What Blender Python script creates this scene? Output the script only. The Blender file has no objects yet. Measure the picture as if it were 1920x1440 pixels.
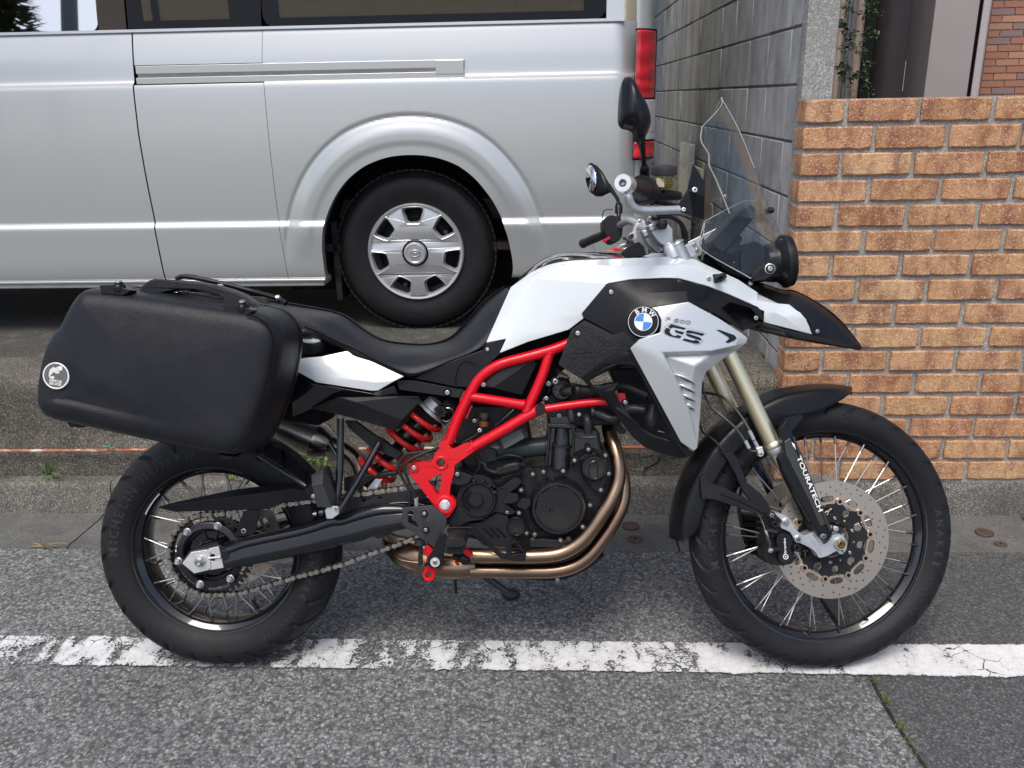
import bpy, bmesh, math, random
from mathutils import Vector, Matrix
from mathutils.geometry import tessellate_polygon
from mathutils.bvhtree import BVHTree
random.seed(7)
C = bpy.context.scene.collection
sc = bpy.context.scene
PI = math.pi
# ---------------------------------------------------------------- camera (solved from the vanishing points and the wheels)
FPX, PITCH, YAW, ROLL, CH, CD = 1611.6182, 0.3218, -0.0486, -0.0193, 1.4336, 1.9362
BX, BYAW, LEAN, STEER = -0.8792, 0.01207, 0.2296, 0.12642
fw = Vector((math.sin(YAW) * math.cos(PITCH), math.cos(YAW) * math.cos(PITCH), -math.sin(PITCH)))
rt = fw.cross(Vector((0, 0, 1))).normalized()
up = rt.cross(fw)
rt2 = math.cos(ROLL) * rt + math.sin(ROLL) * up
up2 = -math.sin(ROLL) * rt + math.cos(ROLL) * up
CAM = Vector((0, -CD, CH))
cd = bpy.data.cameras.new('camera')
cam = bpy.data.objects.new('camera', cd)
C.objects.link(cam)
cam.matrix_world = Matrix.Translation(CAM) @ Matrix((rt2, up2, -fw)).transposed().to_4x4()
cd.sensor_width = 36.0
cd.lens = FPX * 36.0 / 1920.0
cd.clip_start = 0.05
cd.clip_end = 600.0
sc.camera = cam
# ---------------------------------------------------------------- daylight
SUN_EL, SUN_AZ = math.radians(60), math.radians(196)      # azimuth measured from +Y clockwise
wd = bpy.data.worlds.new('World')
sc.world = wd
wd.use_nodes = True
wn = wd.node_tree.nodes
sky = wn.new('ShaderNodeTexSky')
sky.sky_type = 'NISHITA'
sky.sun_disc = False
sky.sun_elevation = SUN_EL
sky.sun_rotation = SUN_AZ
sky.air_density = 0.7
sky.dust_density = 3.0
sky.ozone_density = 0.4
wd.node_tree.links.new(sky.outputs[0], wn['Background'].inputs[0])
wn['Background'].inputs[1].default_value = 0.15
sl = bpy.data.lights.new('sun', 'SUN')
sl.energy = 1.45
sl.angle = math.radians(25)
sl.color = (1.0, 0.985, 0.93)
so = bpy.data.objects.new('sun', sl)
C.objects.link(so)
sdir = Vector((math.sin(SUN_AZ) * math.cos(SUN_EL), math.cos(SUN_AZ) * math.cos(SUN_EL), math.sin(SUN_EL)))
so.rotation_euler = sdir.to_track_quat('Z', 'Y').to_euler()
sc.view_settings.view_transform = 'Standard'
sc.view_settings.look = 'None'
sc.view_settings.gamma = 1.0
sc.view_settings.exposure = 0.5
sc.render.engine = 'CYCLES'
sc.cycles.max_bounces = 8
sc.cycles.transparent_max_bounces = 16


# ---------------------------------------------------------------- frames: a pixel of the photograph on a plane of the real thing
def ray(x, y):
    return rt2 * ((x - 960) / FPX) + up2 * ((720 - y) / FPX) + fw


def onY(x, y, Y):
    d = ray(x, y)
    return CAM + d * ((Y - CAM.y) / d.y)


def onX(x, y, X):
    d = ray(x, y)
    return CAM + d * ((X - CAM.x) / d.x)


def onZ(x, y, Z=0.0):
    d = ray(x, y)
    return CAM + d * ((Z - CAM.z) / d.z)


MB = Matrix.Translation((BX, 0, 0)) @ Matrix.Rotation(BYAW, 4, 'Z') @ Matrix.Rotation(-LEAN, 4, 'X')
FC = Vector((1.578, 0, 0.347))
AX = Vector((-math.sin(math.radians(26)), 0, math.cos(math.radians(26))))
MF = Matrix.Translation(FC) @ Matrix.Rotation(STEER, 4, AX)


class Frame:
    """a flat reference: local x along, z up, w towards the camera; points come back in the thing's own space"""

    def __init__(s, M, L=None):
        s.M = M                      # frame -> world
        s.L = L or Matrix.Identity(4)  # frame -> thing space
        s.I = M.inverted()
        R = s.L.to_3x3()
        s.n = (R @ Vector((0, -1, 0))).normalized()
        s.ex = (R @ Vector((1, 0, 0))).normalized()
        s.ez = (R @ Vector((0, 0, 1))).normalized()

    def q(s, x, y, w):
        o = s.I @ CAM
        d = s.I.to_3x3() @ ray(x, y)
        return o + d * ((-w - o.y) / d.y)

    def p(s, x, y, w):
        return s.L @ s.q(x, y, w)

    def m(s, x, y, w):
        """metres per pixel at that point"""
        P = s.M @ s.q(x, y, w)
        return (P - CAM).dot(fw) / FPX

    def l(s, x, w, z):
        return s.L @ Vector((x, -w, z))


FB = Frame(MB)
FS = Frame(MB @ MF, MF)          # the steered front end
# enlargements in which positions were read: (x0, y0, scale)
KG = (1160, 560, 7.385); K1 = (180, 820, 3.272); K2 = (40, 500, 3.310); K3 = (500, 500, 4.174); K4 = (700, 640, 3.0)
K5 = (900, 450, 3.348); K6 = (1080, 130, 3.348); K7 = (1260, 500, 3.6); K8 = (1260, 720, 2.666)
E2 = (1100, 600, 2.88); E3 = (1120, 300, 6.546); E4 = (740, 940, 4.364); E5 = (840, 640, 6.0)
E6 = (1020, 640, 6.0); E7 = (1380, 880, 5.76); E8 = (560, 780, 4.5); D2 = (560, 200, 3.428)
KP = (0, 0, 1.0)


def at(k, u, v):
    return k[0] + u / k[2], k[1] + v / k[2]


def pt(fr, k, u, v, w):
    x, y = at(k, u, v)
    return fr.p(x, y, w)


def mp(fr, k, u, v, w, r):
    """radius of r enlargement-pixels in metres"""
    x, y = at(k, u, v)
    return fr.m(x, y, w) * r / k[2]


# ---------------------------------------------------------------- object helpers
def prop(o, label=None, cat=None, group=None, kind=None):
    if label: o['label'] = label
    if cat: o['category'] = cat
    if group: o['group'] = group
    if kind: o['kind'] = kind
    return o


def empty(name, parent=None, M=None):
    o = bpy.data.objects.new(name, None)
    C.objects.link(o)
    o.empty_display_size = 0.1
    if parent: o.parent = parent
    if M is not None: o.matrix_local = M
    return o


def link(name, me, parent=None, loc=None):
    o = bpy.data.objects.new(name, me)
    C.objects.link(o)
    if parent: o.parent = parent
    if loc is not None: o.location = loc
    return o


def mesh(name, vs, fs, mat, parent=None, ang=35, bev=0, seg=2, solid=0, sub=0, recalc=True, mats=None, mi=None):
    me = bpy.data.meshes.new(name)
    me.from_pydata([tuple(v) for v in vs], [], fs)
    bm = bmesh.new()
    bm.from_mesh(me)
    bmesh.ops.remove_doubles(bm, verts=bm.verts, dist=1e-6)
    if recalc: bmesh.ops.recalc_face_normals(bm, faces=bm.faces)
    bm.to_mesh(me)
    bm.free()
    for p in me.polygons: p.use_smooth = True
    me.set_sharp_from_angle(angle=math.radians(ang))
    me.materials.append(mat)
    for m in (mats or []): me.materials.append(m)
    if mi and len(mi) == len(me.polygons):
        me.polygons.foreach_set('material_index', mi)
    o = link(name, me, parent)
    if solid:
        md = o.modifiers.new('s', 'SOLIDIFY'); md.thickness = solid; md.offset = -1
    if sub:
        md = o.modifiers.new('u', 'SUBSURF'); md.levels = sub; md.render_levels = sub
    if bev:
        md = o.modifiers.new('b', 'BEVEL'); md.width = bev; md.segments = seg; md.limit_method = 'ANGLE'
        md.angle_limit = math.radians(28); md.harden_normals = True
    return o


def catmull(P, n, closed=False):
    out = []
    N = len(P)
    rng = range(N) if closed else range(N - 1)
    for i in rng:
        if closed:
            a, b, c, d = P[(i - 1) % N], P[i], P[(i + 1) % N], P[(i + 2) % N]
        else:
            b, c = P[i], P[i + 1]
            a = P[i - 1] if i > 0 else b * 2 - c
            d = P[i + 2] if i + 2 < N else c * 2 - b
        for j in range(n):
            t = j / n
            out.append(0.5 * ((2 * b) + (c - a) * t + (2 * a - 5 * b + 4 * c - d) * t * t + (3 * b - a - 3 * c + d) * t ** 3))
    if not closed: out.append(P[-1].copy() if hasattr(P[-1], 'copy') else P[-1])
    return out


def tube_geo(P, r, n=6, seg=14, smooth=True, flat=1.0, closed=False, caps=True):
    """P points, r radius or list; returns verts, faces"""
    P = [Vector(p) for p in P]
    if not isinstance(r, (list, tuple)): r = [r] * len(P)
    if smooth and len(P) > 2:
        R = catmull([Vector((x, 0, 0)) for x in r], n, closed)
        R = [x.x for x in R]
        P = catmull(P, n, closed)
    else:
        R = list(r)
    N = len(P)
    vs, fs = [], []
    t0 = (P[1] - P[0]).normalized()
    ref = Vector((0, 0, 1)) if abs(t0.z) < 0.9 else Vector((1, 0, 0))
    a = t0.cross(ref).normalized()
    for i in range(N):
        if closed: t = (P[(i + 1) % N] - P[i - 1]).normalized()
        else: t = (P[min(i + 1, N - 1)] - P[max(i - 1, 0)]).normalized()
        a = (a - t * a.dot(t)).normalized()
        b = t.cross(a)
        for j in range(seg):
            an = 2 * PI * j / seg
            vs.append(P[i] + a * (math.cos(an) * R[i]) + b * (math.sin(an) * R[i] * flat))
    M = N if closed else N - 1
    for i in range(M):
        for j in range(seg):
            k = (i + 1) % N
            fs.append((i * seg + j, i * seg + (j + 1) % seg, k * seg + (j + 1) % seg, k * seg + j))
    if caps and not closed:
        fs.append(tuple(range(seg - 1, -1, -1)))
        fs.append(tuple((N - 1) * seg + j for j in range(seg)))
    return vs, fs


def tube(name, P, r, mat, parent, **k):
    vs, fs = tube_geo(P, r, **k)
    return mesh(name, vs, fs, mat, parent, ang=40)


def ptube(name, fr, k, pts, r, mat, parent, **kw):
    """pts: (u, v, w); r in enlargement pixels"""
    P = [pt(fr, k, *p) for p in pts]
    if isinstance(r, (list, tuple)):
        R = [mp(fr, k, p[0], p[1], p[2], q) for p, q in zip(pts, r)]
    else:
        R = [mp(fr, k, p[0], p[1], p[2], r) for p in pts]
    return tube(name, P, R, mat, parent, **kw)


def lathe_geo(c, prof, axis, seg=32, ref=None, ring=None):
    c = Vector(c); axis = Vector(axis).normalized()
    ref = ref or (Vector((1, 0, 0)) if abs(axis.x) < 0.8 else Vector((0, 0, 1)))
    a = (ref - axis * ref.dot(axis)).normalized(); b = axis.cross(a)
    vs, fs = [], []
    for (r, d) in prof:
        for j in range(seg):
            an = 2 * PI * j / seg
            vs.append(c + axis * d + (a * math.cos(an) + b * math.sin(an)) * max(r, 1e-5))
    for i in range(len(prof) - 1):
        for j in range(seg):
            fs.append((i * seg + j, i * seg + (j + 1) % seg, (i + 1) * seg + (j + 1) % seg, (i + 1) * seg + j))
    (r0, d0), (r1, d1) = prof[0], prof[-1]
    if ring is None: ring = min(r0, r1) > 1e-4 and abs(r0 - r1) > 1e-6 and abs(d0 - d1) < .35 * abs(r0 - r1)
    if ring:
        e = (len(prof) - 1) * seg
        fs += [(e + j, e + (j + 1) % seg, (j + 1) % seg, j) for j in range(seg)]
        return vs, fs
    if prof[0][0] > 1e-4: fs.append(tuple(range(seg)))
    if prof[-1][0] > 1e-4: fs.append(tuple((len(prof) - 1) * seg + j for j in range(seg - 1, -1, -1)))
    return vs, fs


def lathe(name, c, prof, axis, mat, parent, seg=32, ang=35, ring=None, **k):
    closed = len(prof) > 2 and prof[0] == prof[-1]
    vs, fs = lathe_geo(c, prof, axis, seg, ring=ring)
    if closed: fs = [f for f in fs if len(f) == 4]
    return mesh(name, vs, fs, mat, parent, ang=ang, **k)


def join(parts):
    vs, fs = [], []
    for a, b in parts:
        o = len(vs)
        vs += list(a)
        fs += [tuple(i + o for i in f) for f in b]
    return vs, fs


def plate_geo(outer, n, t, holes=()):
    """outer, holes: 3D points roughly in one plane; extruded by t against n"""
    n = Vector(n).normalized()
    ref = Vector((1, 0, 0)) if abs(n.x) < 0.8 else Vector((0, 0, 1))
    a = (ref - n * ref.dot(n)).normalized(); b = n.cross(a)
    loops = [list(outer)] + [list(h) for h in holes]
    flat = [[Vector((p.dot(a), p.dot(b), 0)) for p in L] for L in loops]
    tris = tessellate_polygon(flat)
    pts = [p for L in loops for p in L]
    N = len(pts)
    vs = pts + [p - n * t for p in pts]
    fs = [tuple(x) for x in tris] + [tuple(i + N for i in reversed(x)) for x in tris]
    o = 0
    for L in loops:
        m = len(L)
        for i in range(m):
            j = (i + 1) % m
            fs.append((o + i, o + j, o + j + N, o + i + N))
        o += m
    return vs, fs


def plate(name, fr, k, pts, w, t, mat, parent, holes=(), bev=0.0015, rnd=0, **kw):
    """outline in enlargement pixels, (u, v) or (u, v, w); t thickness away from the camera side"""
    def cv(L, r=rnd):
        Q = [pt(fr, k, p[0], p[1], p[2] if len(p) > 2 else w) for p in L]
        if r: Q = catmull(Q, r, True)
        return Q
    vs, fs = plate_geo(cv(pts), fr.n, t, [cv(h) for h in holes])
    return mesh(name, vs, fs, mat, parent, bev=bev, **kw)


def facets(name, fr, k, V, F, mat, parent, t=0.004, bev=0.002, ang=22, sub=0, **kw):
    """V: list of (u, v, w); F: faces by index; a faceted body panel"""
    vs = [pt(fr, k, *p) for p in V]
    me_fs = [tuple(f) for f in F]
    o = mesh(name, vs, me_fs, mat, parent, ang=ang, solid=t, bev=bev, sub=sub, **kw)
    tot = Vector()
    for p in o.data.polygons: tot += p.normal * p.area
    if tot.dot(fr.n) < 0:            # the shell must thicken inwards
        o.data.flip_normals()
        o.data.set_sharp_from_angle(angle=math.radians(ang))
    return o


def circ(cu, cv_, r, n=20, r2=None):
    return [(cu + r * math.cos(2 * PI * i / n), cv_ + (r2 or r) * math.sin(2 * PI * i / n)) for i in range(n)]


def loft_geo(rows, nu=4, nv=4):
    """rows of Vectors, equal count -> smooth grid"""
    R = [catmull(r, nu) for r in rows]
    cols = list(zip(*R))
    G = [catmull(list(c), nv) for c in cols]     # one list per column
    m = len(G); n = len(G[0])
    vs = [p for g in G for p in g]
    fs = [(i * n + j, i * n + j + 1, (i + 1) * n + j + 1, (i + 1) * n + j) for i in range(m - 1) for j in range(n - 1)]
    return vs, fs


def mir(p):
    return Vector((p.x, -p.y, p.z))


def loft(name, fr, k, rows, mat, parent, nu=4, nv=4, sym=False, t=0.004, ang=50, **kw):
    R = [[pt(fr, k, *p) for p in r] for r in rows]
    if sym:                     # mirrored about the bike's middle plane; first row lies nearest the middle
        R = [[mir(p) for p in r] for r in reversed(R)] + R
    vs, fs = loft_geo(R, nu, nv)
    return mesh(name, vs, fs, mat, parent, ang=ang, solid=t, **kw)


def box_geo(c, sx, sy, sz, M=None):
    vs = [Vector((x * sx / 2, y * sy / 2, z * sz / 2)) for x in (-1, 1) for y in (-1, 1) for z in (-1, 1)]
    if M is not None: vs = [M @ v for v in vs]
    vs = [v + Vector(c) for v in vs]
    return vs, [(0, 1, 3, 2), (4, 6, 7, 5), (0, 4, 5, 1), (2, 3, 7, 6), (0, 2, 6, 4), (1, 5, 7, 3)]


def box(name, c, sx, sy, sz, mat, parent=None, M=None, bev=0.0, **k):
    vs, fs = box_geo(c, sx, sy, sz, M)
    return mesh(name, vs, fs, mat, parent, bev=bev, **k)


def bounds(name, x0, x1, y0, y1, z0, z1, mat, parent=None, bev=0.0, **k):
    return box(name, ((x0 + x1) / 2, (y0 + y1) / 2, (z0 + z1) / 2), x1 - x0, y1 - y0, z1 - z0, mat, parent, bev=bev, **k)


def drape(o, target, off=.0009, thick=.0005, cuts=3, flat=False):
    """lay a thin print on the panel behind it"""
    me = target.data
    if any(len(p.vertices) > 3 for p in me.polygons):
        bt = bmesh.new(); bt.from_mesh(me)
        bmesh.ops.triangulate(bt, faces=bt.faces); bt.to_mesh(me); bt.free()
    bvh = BVHTree.FromPolygons([v.co for v in me.vertices], [tuple(p.vertices) for p in me.polygons])
    org = MB.inverted() @ CAM
    d0 = [v.co.dot(FB.n) for v in o.data.vertices]
    bm = bmesh.new(); bm.from_mesh(o.data)
    if cuts: bmesh.ops.subdivide_edges(bm, edges=[e for e in bm.edges if e.calc_length() > .004], cuts=cuts, use_grid_fill=True)
    bmesh.ops.triangulate(bm, faces=bm.faces)
    for v in bm.verts:
        d = (v.co - org).normalized()
        h = bvh.ray_cast(org, d)
        if h[0] is None: continue
        front = flat or v.normal.dot(FB.n) > .1
        v.co = h[0] + FB.n * (off + (thick if front else -.0004))
    bm.to_mesh(o.data); bm.free()
    o.data.update()
    return o


_fonts = {}


def text_geo(s, thick=0.0, ext=0.02, res=3):
    """verts, faces of a word, height about 0.7 units, centred on its own middle in x, baseline at 0"""
    cu = bpy.data.curves.new('t', 'FONT')
    cu.body = s; cu.extrude = ext; cu.offset = thick; cu.resolution_u = res
    cu.align_x = 'CENTER'
    o = bpy.data.objects.new('t', cu)
    C.objects.link(o)
    dg = bpy.context.evaluated_depsgraph_get()
    me = bpy.data.meshes.new_from_object(o.evaluated_get(dg))
    vs = [v.co.copy() for v in me.vertices]
    fs = [tuple(p.vertices) for p in me.polygons]
    bpy.data.objects.remove(o); bpy.data.curves.remove(cu); bpy.data.meshes.remove(me)
    return vs, fs


def word(name, s, P0, P1, n, size, mat, parent, thick=0.02, ext=0.001, shear=0.0, wide=None):
    """word whose baseline runs from P0 to P1, facing n, letter height size"""
    vs, fs = text_geo(s, thick, 1.0)
    xs = [v.x for v in vs]; ys = [v.y for v in vs]
    x0, x1, y1 = min(xs), max(xs), max(ys)
    ex = (P1 - P0); Lw = ex.length; ex.normalize()
    n = n.normalized(); ez = n.cross(ex)
    out = []
    for v in vs:
        x = (v.x - x0) / (x1 - x0) * Lw
        y = v.y / 0.7 * size
        out.append(P0 + ex * (x + shear * y) + ez * y + n * (v.z * ext))
    return mesh(name, out, fs, mat, parent, ang=30)


# ---------------------------------------------------------------- materials
class NT:
    def __init__(s, name):
        s.m = bpy.data.materials.new(name); s.m.use_nodes = True
        s.t = s.m.node_tree; s.N = s.t.nodes; s.b = s.N['Principled BSDF']

    def n(s, typ, **k):
        x = s.N.new(typ)
        for a, v in k.items():
            if a == 'i':
                for kk, vv in v.items():
                    x.inputs[kk].default_value = vv
            else: setattr(x, a, v)
        return x

    def l(s, a, b):
        s.t.links.new(a, b)

    def co(s, kind='Object', scale=(1, 1, 1), rot=(0, 0, 0)):
        if kind == 'World':
            g = s.n('ShaderNodeNewGeometry').outputs['Position']
        else:
            g = s.n('ShaderNodeTexCoord').outputs[kind]
        mpn = s.n('ShaderNodeMapping')
        mpn.inputs['Scale'].default_value = scale
        mpn.inputs['Rotation'].default_value = rot
        s.l(g, mpn.inputs[0])
        return mpn.outputs[0]

    def noise(s, vec, scale, detail=4, rough=0.55, out='Fac', dist=0.0):
        x = s.n('ShaderNodeTexNoise', i={'Scale': scale, 'Detail': detail, 'Roughness': rough, 'Distortion': dist})
        s.l(vec, x.inputs['Vector'])
        return x.outputs[out]

    def vor(s, vec, scale, out='Distance', feature='F1', rnd=1.0):
        x = s.n('ShaderNodeTexVoronoi', feature=feature)
        x.inputs['Scale'].default_value = scale
        x.inputs['Randomness'].default_value = rnd
        s.l(vec, x.inputs['Vector'])
        return x.outputs[out]

    def ramp(s, fac, stops, interp='LINEAR'):
        x = s.n('ShaderNodeValToRGB')
        cr = x.color_ramp; cr.interpolation = interp
        while len(cr.elements) < len(stops): cr.elements.new(0.5)
        for e, (p, c) in zip(cr.elements, stops):
            e.position = p
            e.color = (c, c, c, 1) if isinstance(c, (int, float)) else (*c, 1)
        s.l(fac, x.inputs[0])
        return x.outputs[0]

    def mix(s, fac, a, b, blend='MIX'):
        x = s.n('ShaderNodeMix', data_type='RGBA', blend_type=blend)
        for sock, v in ((x.inputs[0], fac), (x.inputs[6], a), (x.inputs[7], b)):
            if isinstance(v, (int, float)): sock.default_value = v if sock == x.inputs[0] else (v, v, v, 1)
            elif isinstance(v, tuple): sock.default_value = (*v, 1)
            else: s.l(v, sock)
        return x.outputs[2]

    def math(s, op, a, b=None, clamp=False):
        x = s.n('ShaderNodeMath', operation=op, use_clamp=clamp)
        for i, v in enumerate((a, b)):
            if v is None: continue
            if isinstance(v, (int, float)): x.inputs[i].default_value = v
            else: s.l(v, x.inputs[i])
        return x.outputs[0]

    def bump(s, h, strength=0.3, dist=0.002, prev=None):
        x = s.n('ShaderNodeBump')
        x.inputs['Strength'].default_value = strength
        x.inputs['Distance'].default_value = dist
        s.l(h, x.inputs['Height'])
        if prev is not None: s.l(prev, x.inputs['Normal'])
        return x.outputs[0]

    def set(s, **k):
        for a, v in k.items():
            sock = s.b.inputs[{'color': 'Base Color', 'rough': 'Roughness', 'metal': 'Metallic', 'coat': 'Coat Weight', 'coatr': 'Coat Roughness',
                               'spec': 'Specular IOR Level', 'trans': 'Transmission Weight', 'ior': 'IOR', 'alpha': 'Alpha', 'normal': 'Normal',
                               'emis': 'Emission Color', 'emis_s': 'Emission Strength'}[a]]
            if isinstance(v, (int, float)): sock.default_value = v
            elif isinstance(v, tuple): sock.default_value = (*v, 1)
            else: s.l(v, sock)
        return s.m


def simple(name, col, rough=0.5, metal=0.0, grain=0, gs=0.15, var=0.12, dust=0.0, vs=25, gd=0.0004, **k):
    t = NT(name)
    v = t.co('World')
    n1 = t.noise(v, vs, 5)
    a = tuple(c * (1 - var) for c in col); b = tuple(min(1, c * (1 + var)) for c in col)
    c = t.mix(t.ramp(n1, [(0.3, 0), (0.7, 1)]), a, b)
    if dust:
        d = t.noise(v, 11, 6, 0.65)
        c = t.mix(t.math('MULTIPLY', t.ramp(d, [(0.45, 0), (0.75, 1)]), dust), c, (0.18, 0.165, 0.14))
    r = t.math('ADD', t.math('MULTIPLY', t.noise(v, 60, 4), 0.16), rough - 0.08, True)
    if max(col) < .05 and not metal and 'spec' not in k: k['spec'] = .24
    t.set(color=c, rough=r, metal=metal, **k)
    if grain:
        t.set(normal=t.bump(t.noise(v, grain, 2, 0.5), gs, gd))
    return t.m


M = {}
M['plastic'] = simple('black_plastic', (0.011, 0.0115, 0.0135), 0.42, grain=1400, gs=0.25, dust=0.05)
M['plastic_s'] = simple('satin_black_plastic', (0.008, 0.0085, 0.0105), 0.30, grain=900, gs=0.08, dust=0.02)
M['plastic_g'] = simple('grey_black_plastic', (0.035, 0.036, 0.038), 0.50, grain=1200, gs=0.2)
M['gloss'] = simple('gloss_black_paint', (0.007, 0.0075, 0.010), 0.12, coat=1.0, coatr=0.04)
M['arm'] = simple('swingarm_black', (0.008, 0.009, 0.012), 0.22, grain=500, gs=0.12, coat=0.5, dust=0.03)
M['seat'] = simple('seat_vinyl', (0.016, 0.017, 0.0205), 0.46, grain=1500, gs=0.3)
M['case'] = simple('grained_case_plastic', (0.013, 0.014, 0.0175), 0.38, grain=480, gs=0.9, gd=0.0010, dust=0.03)
M['rubber'] = simple('tyre_rubber', (0.012, 0.012, 0.0135), 0.55, grain=600, gs=0.15, dust=0.03, vs=40)
M['rubber_lit'] = simple('tyre_lettering_lit', (0.032, 0.033, 0.036), 0.45)  # paler than the tyre: highlights on the raised letters put into the colour
M['hose'] = simple('hose_rubber', (0.016, 0.016, 0.018), 0.42, grain=700, gs=0.1, dust=0.08)
M['white'] = simple('white_paint', (0.66, 0.70, 0.71), 0.16, var=0.01, coat=1.0, coatr=0.03)
M['silver'] = simple('silver_paint', (0.52, 0.53, 0.545), 0.30, metal=0.5, var=0.02, coat=0.4, coatr=0.12)
M['red'] = simple('red_frame_paint', (0.60, 0.004, 0.014), 0.32, var=0.05, coat=0.35, coatr=0.08, spec=.2)
M['redspring'] = simple('red_spring', (0.55, 0.012, 0.012), 0.28, var=0.1, dust=0.06)
M['gold'] = simple('gold_anodised', (0.80, 0.72, 0.50), 0.34, metal=0.9, var=0.06, vs=8)
M['steel'] = simple('steel', (0.55, 0.54, 0.52), 0.28, metal=1.0, var=0.1)
M['bolt'] = simple('bolt_steel', (0.45, 0.44, 0.42), 0.32, metal=1.0, var=0.15)
M['alu'] = simple('cast_aluminium', (0.56, 0.57, 0.585), 0.42, metal=0.75, grain=500, gs=0.2, dust=0.06)
M['alu_w'] = simple('bright_aluminium', (0.78, 0.78, 0.76), 0.36, metal=0.8)
M['dsteel'] = simple('dark_steel', (0.10, 0.095, 0.09), 0.42, metal=0.8, var=0.3)
M['chain'] = simple('chain_steel', (0.30, 0.28, 0.25), 0.36, metal=0.9, var=0.4, vs=90)
M['chain_d'] = simple('chain_steel_dark', (0.075, 0.065, 0.055), 0.4, metal=0.8, var=0.4, vs=90)  # darker tone for the inner links, sets them off from the outer
M['spoke'] = simple('spoke_steel', (0.50, 0.48, 0.45), 0.42, metal=1.0, var=0.2)
M['spoke_d'] = simple('nipple_steel', (0.16, 0.15, 0.15), 0.35, metal=1.0, var=0.2)
M['engine'] = simple('engine_black', (0.014, 0.014, 0.016), 0.38, grain=900, gs=0.35, dust=0.06)
M['engine_g'] = simple('engine_gloss', (0.009, 0.009, 0.011), 0.22, grain=600, gs=0.10, dust=0.03, coat=.6, coatr=.12)
M['deep'] = simple('deep_black', (0.005, 0.005, 0.006), 0.8, spec=.15)
M['bluepaint'] = simple('emblem_blue', (0.03, 0.22, 0.60), 0.15, coat=1.0)
M['wh'] = simple('print_white', (0.80, 0.80, 0.80), 0.3)
M['inkblack'] = simple('print_black', (0.01, 0.01, 0.012), 0.3)
M['bronze'] = None
M['bobbin'] = simple('disc_bobbin', (0.66, 0.52, 0.42), 0.28, metal=1.0)
M['yellowfluid'] = simple('brake_fluid', (0.42, 0.36, 0.03), 0.1)
M['brownfluid'] = simple('brown_fluid', (0.18, 0.06, 0.03), 0.15)
M['cream'] = simple('cream_render', (0.62, 0.58, 0.46), 0.8, grain=60, gs=0.3)
M['beige'] = simple('beige_plastic', (0.45, 0.40, 0.30), 0.5)


def exhaust():
    t = NT('heat_tinted_steel')
    v = t.co('World')
    n = t.noise(v, 3.2, 3)
    c = t.ramp(n, [(0.25, (0.19, 0.122, 0.09)), (0.45, (0.31, 0.215, 0.145)), (0.6, (0.23, 0.148, 0.112)), (0.75, (0.17, 0.115, 0.098))])
    st = t.noise(t.co('World', (1, 1, 1)), 120, 6, 0.7)
    c = t.mix(t.ramp(st, [(0.5, 0), (0.9, 0.5)]), c, (0.12, 0.07, 0.05))
    return t.set(color=c, metal=1.0, rough=t.math('ADD', t.math('MULTIPLY', n, 0.2), 0.2), normal=t.bump(t.noise(v, 300, 3), 0.06, 0.001))


M['bronze'] = exhaust()


def disc_mat():
    t = NT('brake_disc_steel')
    v = t.co('Object')
    x = t.n('ShaderNodeSeparateXYZ'); t.l(v, x.inputs[0])
    r = t.math('SQRT', t.math('ADD', t.math('POWER', x.outputs[0], 2.0), t.math('POWER', x.outputs[1], 2.0)))
    n = t.n('ShaderNodeTexNoise', noise_dimensions='1D', i={'Scale': 1500.0, 'Detail': 4.0}); t.l(r, n.inputs['W'])
    big = t.noise(v, 22, 3)
    inner = t.ramp(t.math('MULTIPLY', r, 6.0), [(0.655, 1), (0.70, 0)])
    c = t.mix(n.outputs[0], (0.40, 0.345, 0.285), (0.62, 0.55, 0.47))
    c = t.mix(inner, c, t.mix(big, (0.50, 0.37, 0.28), (0.66, 0.54, 0.44)))
    return t.set(color=c, metal=0.9, rough=0.36, normal=t.bump(n.outputs[0], 0.15, 0.0003))


M['disc'] = disc_mat()


def glass(name, col, rough=0.02, alpha=None):
    t = NT(name)
    t.N.remove(t.b)
    g = t.n('ShaderNodeBsdfGlossy', i={'Roughness': rough, 'Color': (1, 1, 1, 1)})
    tr = t.n('ShaderNodeBsdfTransparent', i={'Color': (*col, 1)})
    lw = t.n('ShaderNodeLayerWeight', i={'Blend': 0.5})
    fr = t.n('ShaderNodeMath', operation='MULTIPLY_ADD'); fr.inputs[1].default_value = 0.45; fr.inputs[2].default_value = 0.02
    pw = t.math('POWER', lw.outputs['Facing'], 3.0); t.l(pw, fr.inputs[0])
    mx = t.n('ShaderNodeMixShader')
    t.l(fr.outputs[0], mx.inputs[0]); t.l(tr.outputs[0], mx.inputs[1]); t.l(g.outputs[0], mx.inputs[2])
    t.l(mx.outputs[0], t.N['Material Output'].inputs[0])
    return t.m


M['screen'] = glass('clear_screen', (0.90, 0.92, 0.92))
M['clearpot'] = glass('clear_pot', (0.80, 0.78, 0.62))
M['glassdark'] = glass('van_tinted_glass', (0.36, 0.35, 0.32))
M['farglass'] = glass('van_far_glass', (0.85, 0.82, 0.74))
M['privacy'] = glass('van_privacy_glass', (0.22, 0.17, 0.14))
M['edge'] = simple('screen_glint', (0.62, 0.64, 0.66), 0.15, alpha=.6)  # pale colour stands in for bright glints along the screen
M['lens_clear'] = glass('lens_clear', (0.85, 0.85, 0.88))


def redlens():
    t = NT('red_lens')
    v = t.co('World')
    w = t.n('ShaderNodeTexWave', i={'Scale': 5.0, 'Distortion': 6.0}); w.bands_direction = 'Z'; t.l(v, w.inputs[0])
    c = t.mix(w.outputs['Fac'], (0.40, 0.004, 0.012), (0.66, 0.012, 0.028))
    return t.set(color=c, rough=0.10, coat=1.0, coatr=0.02, normal=t.bump(w.outputs['Fac'], 0.15, 0.01))


M['redlens'] = redlens()


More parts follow.
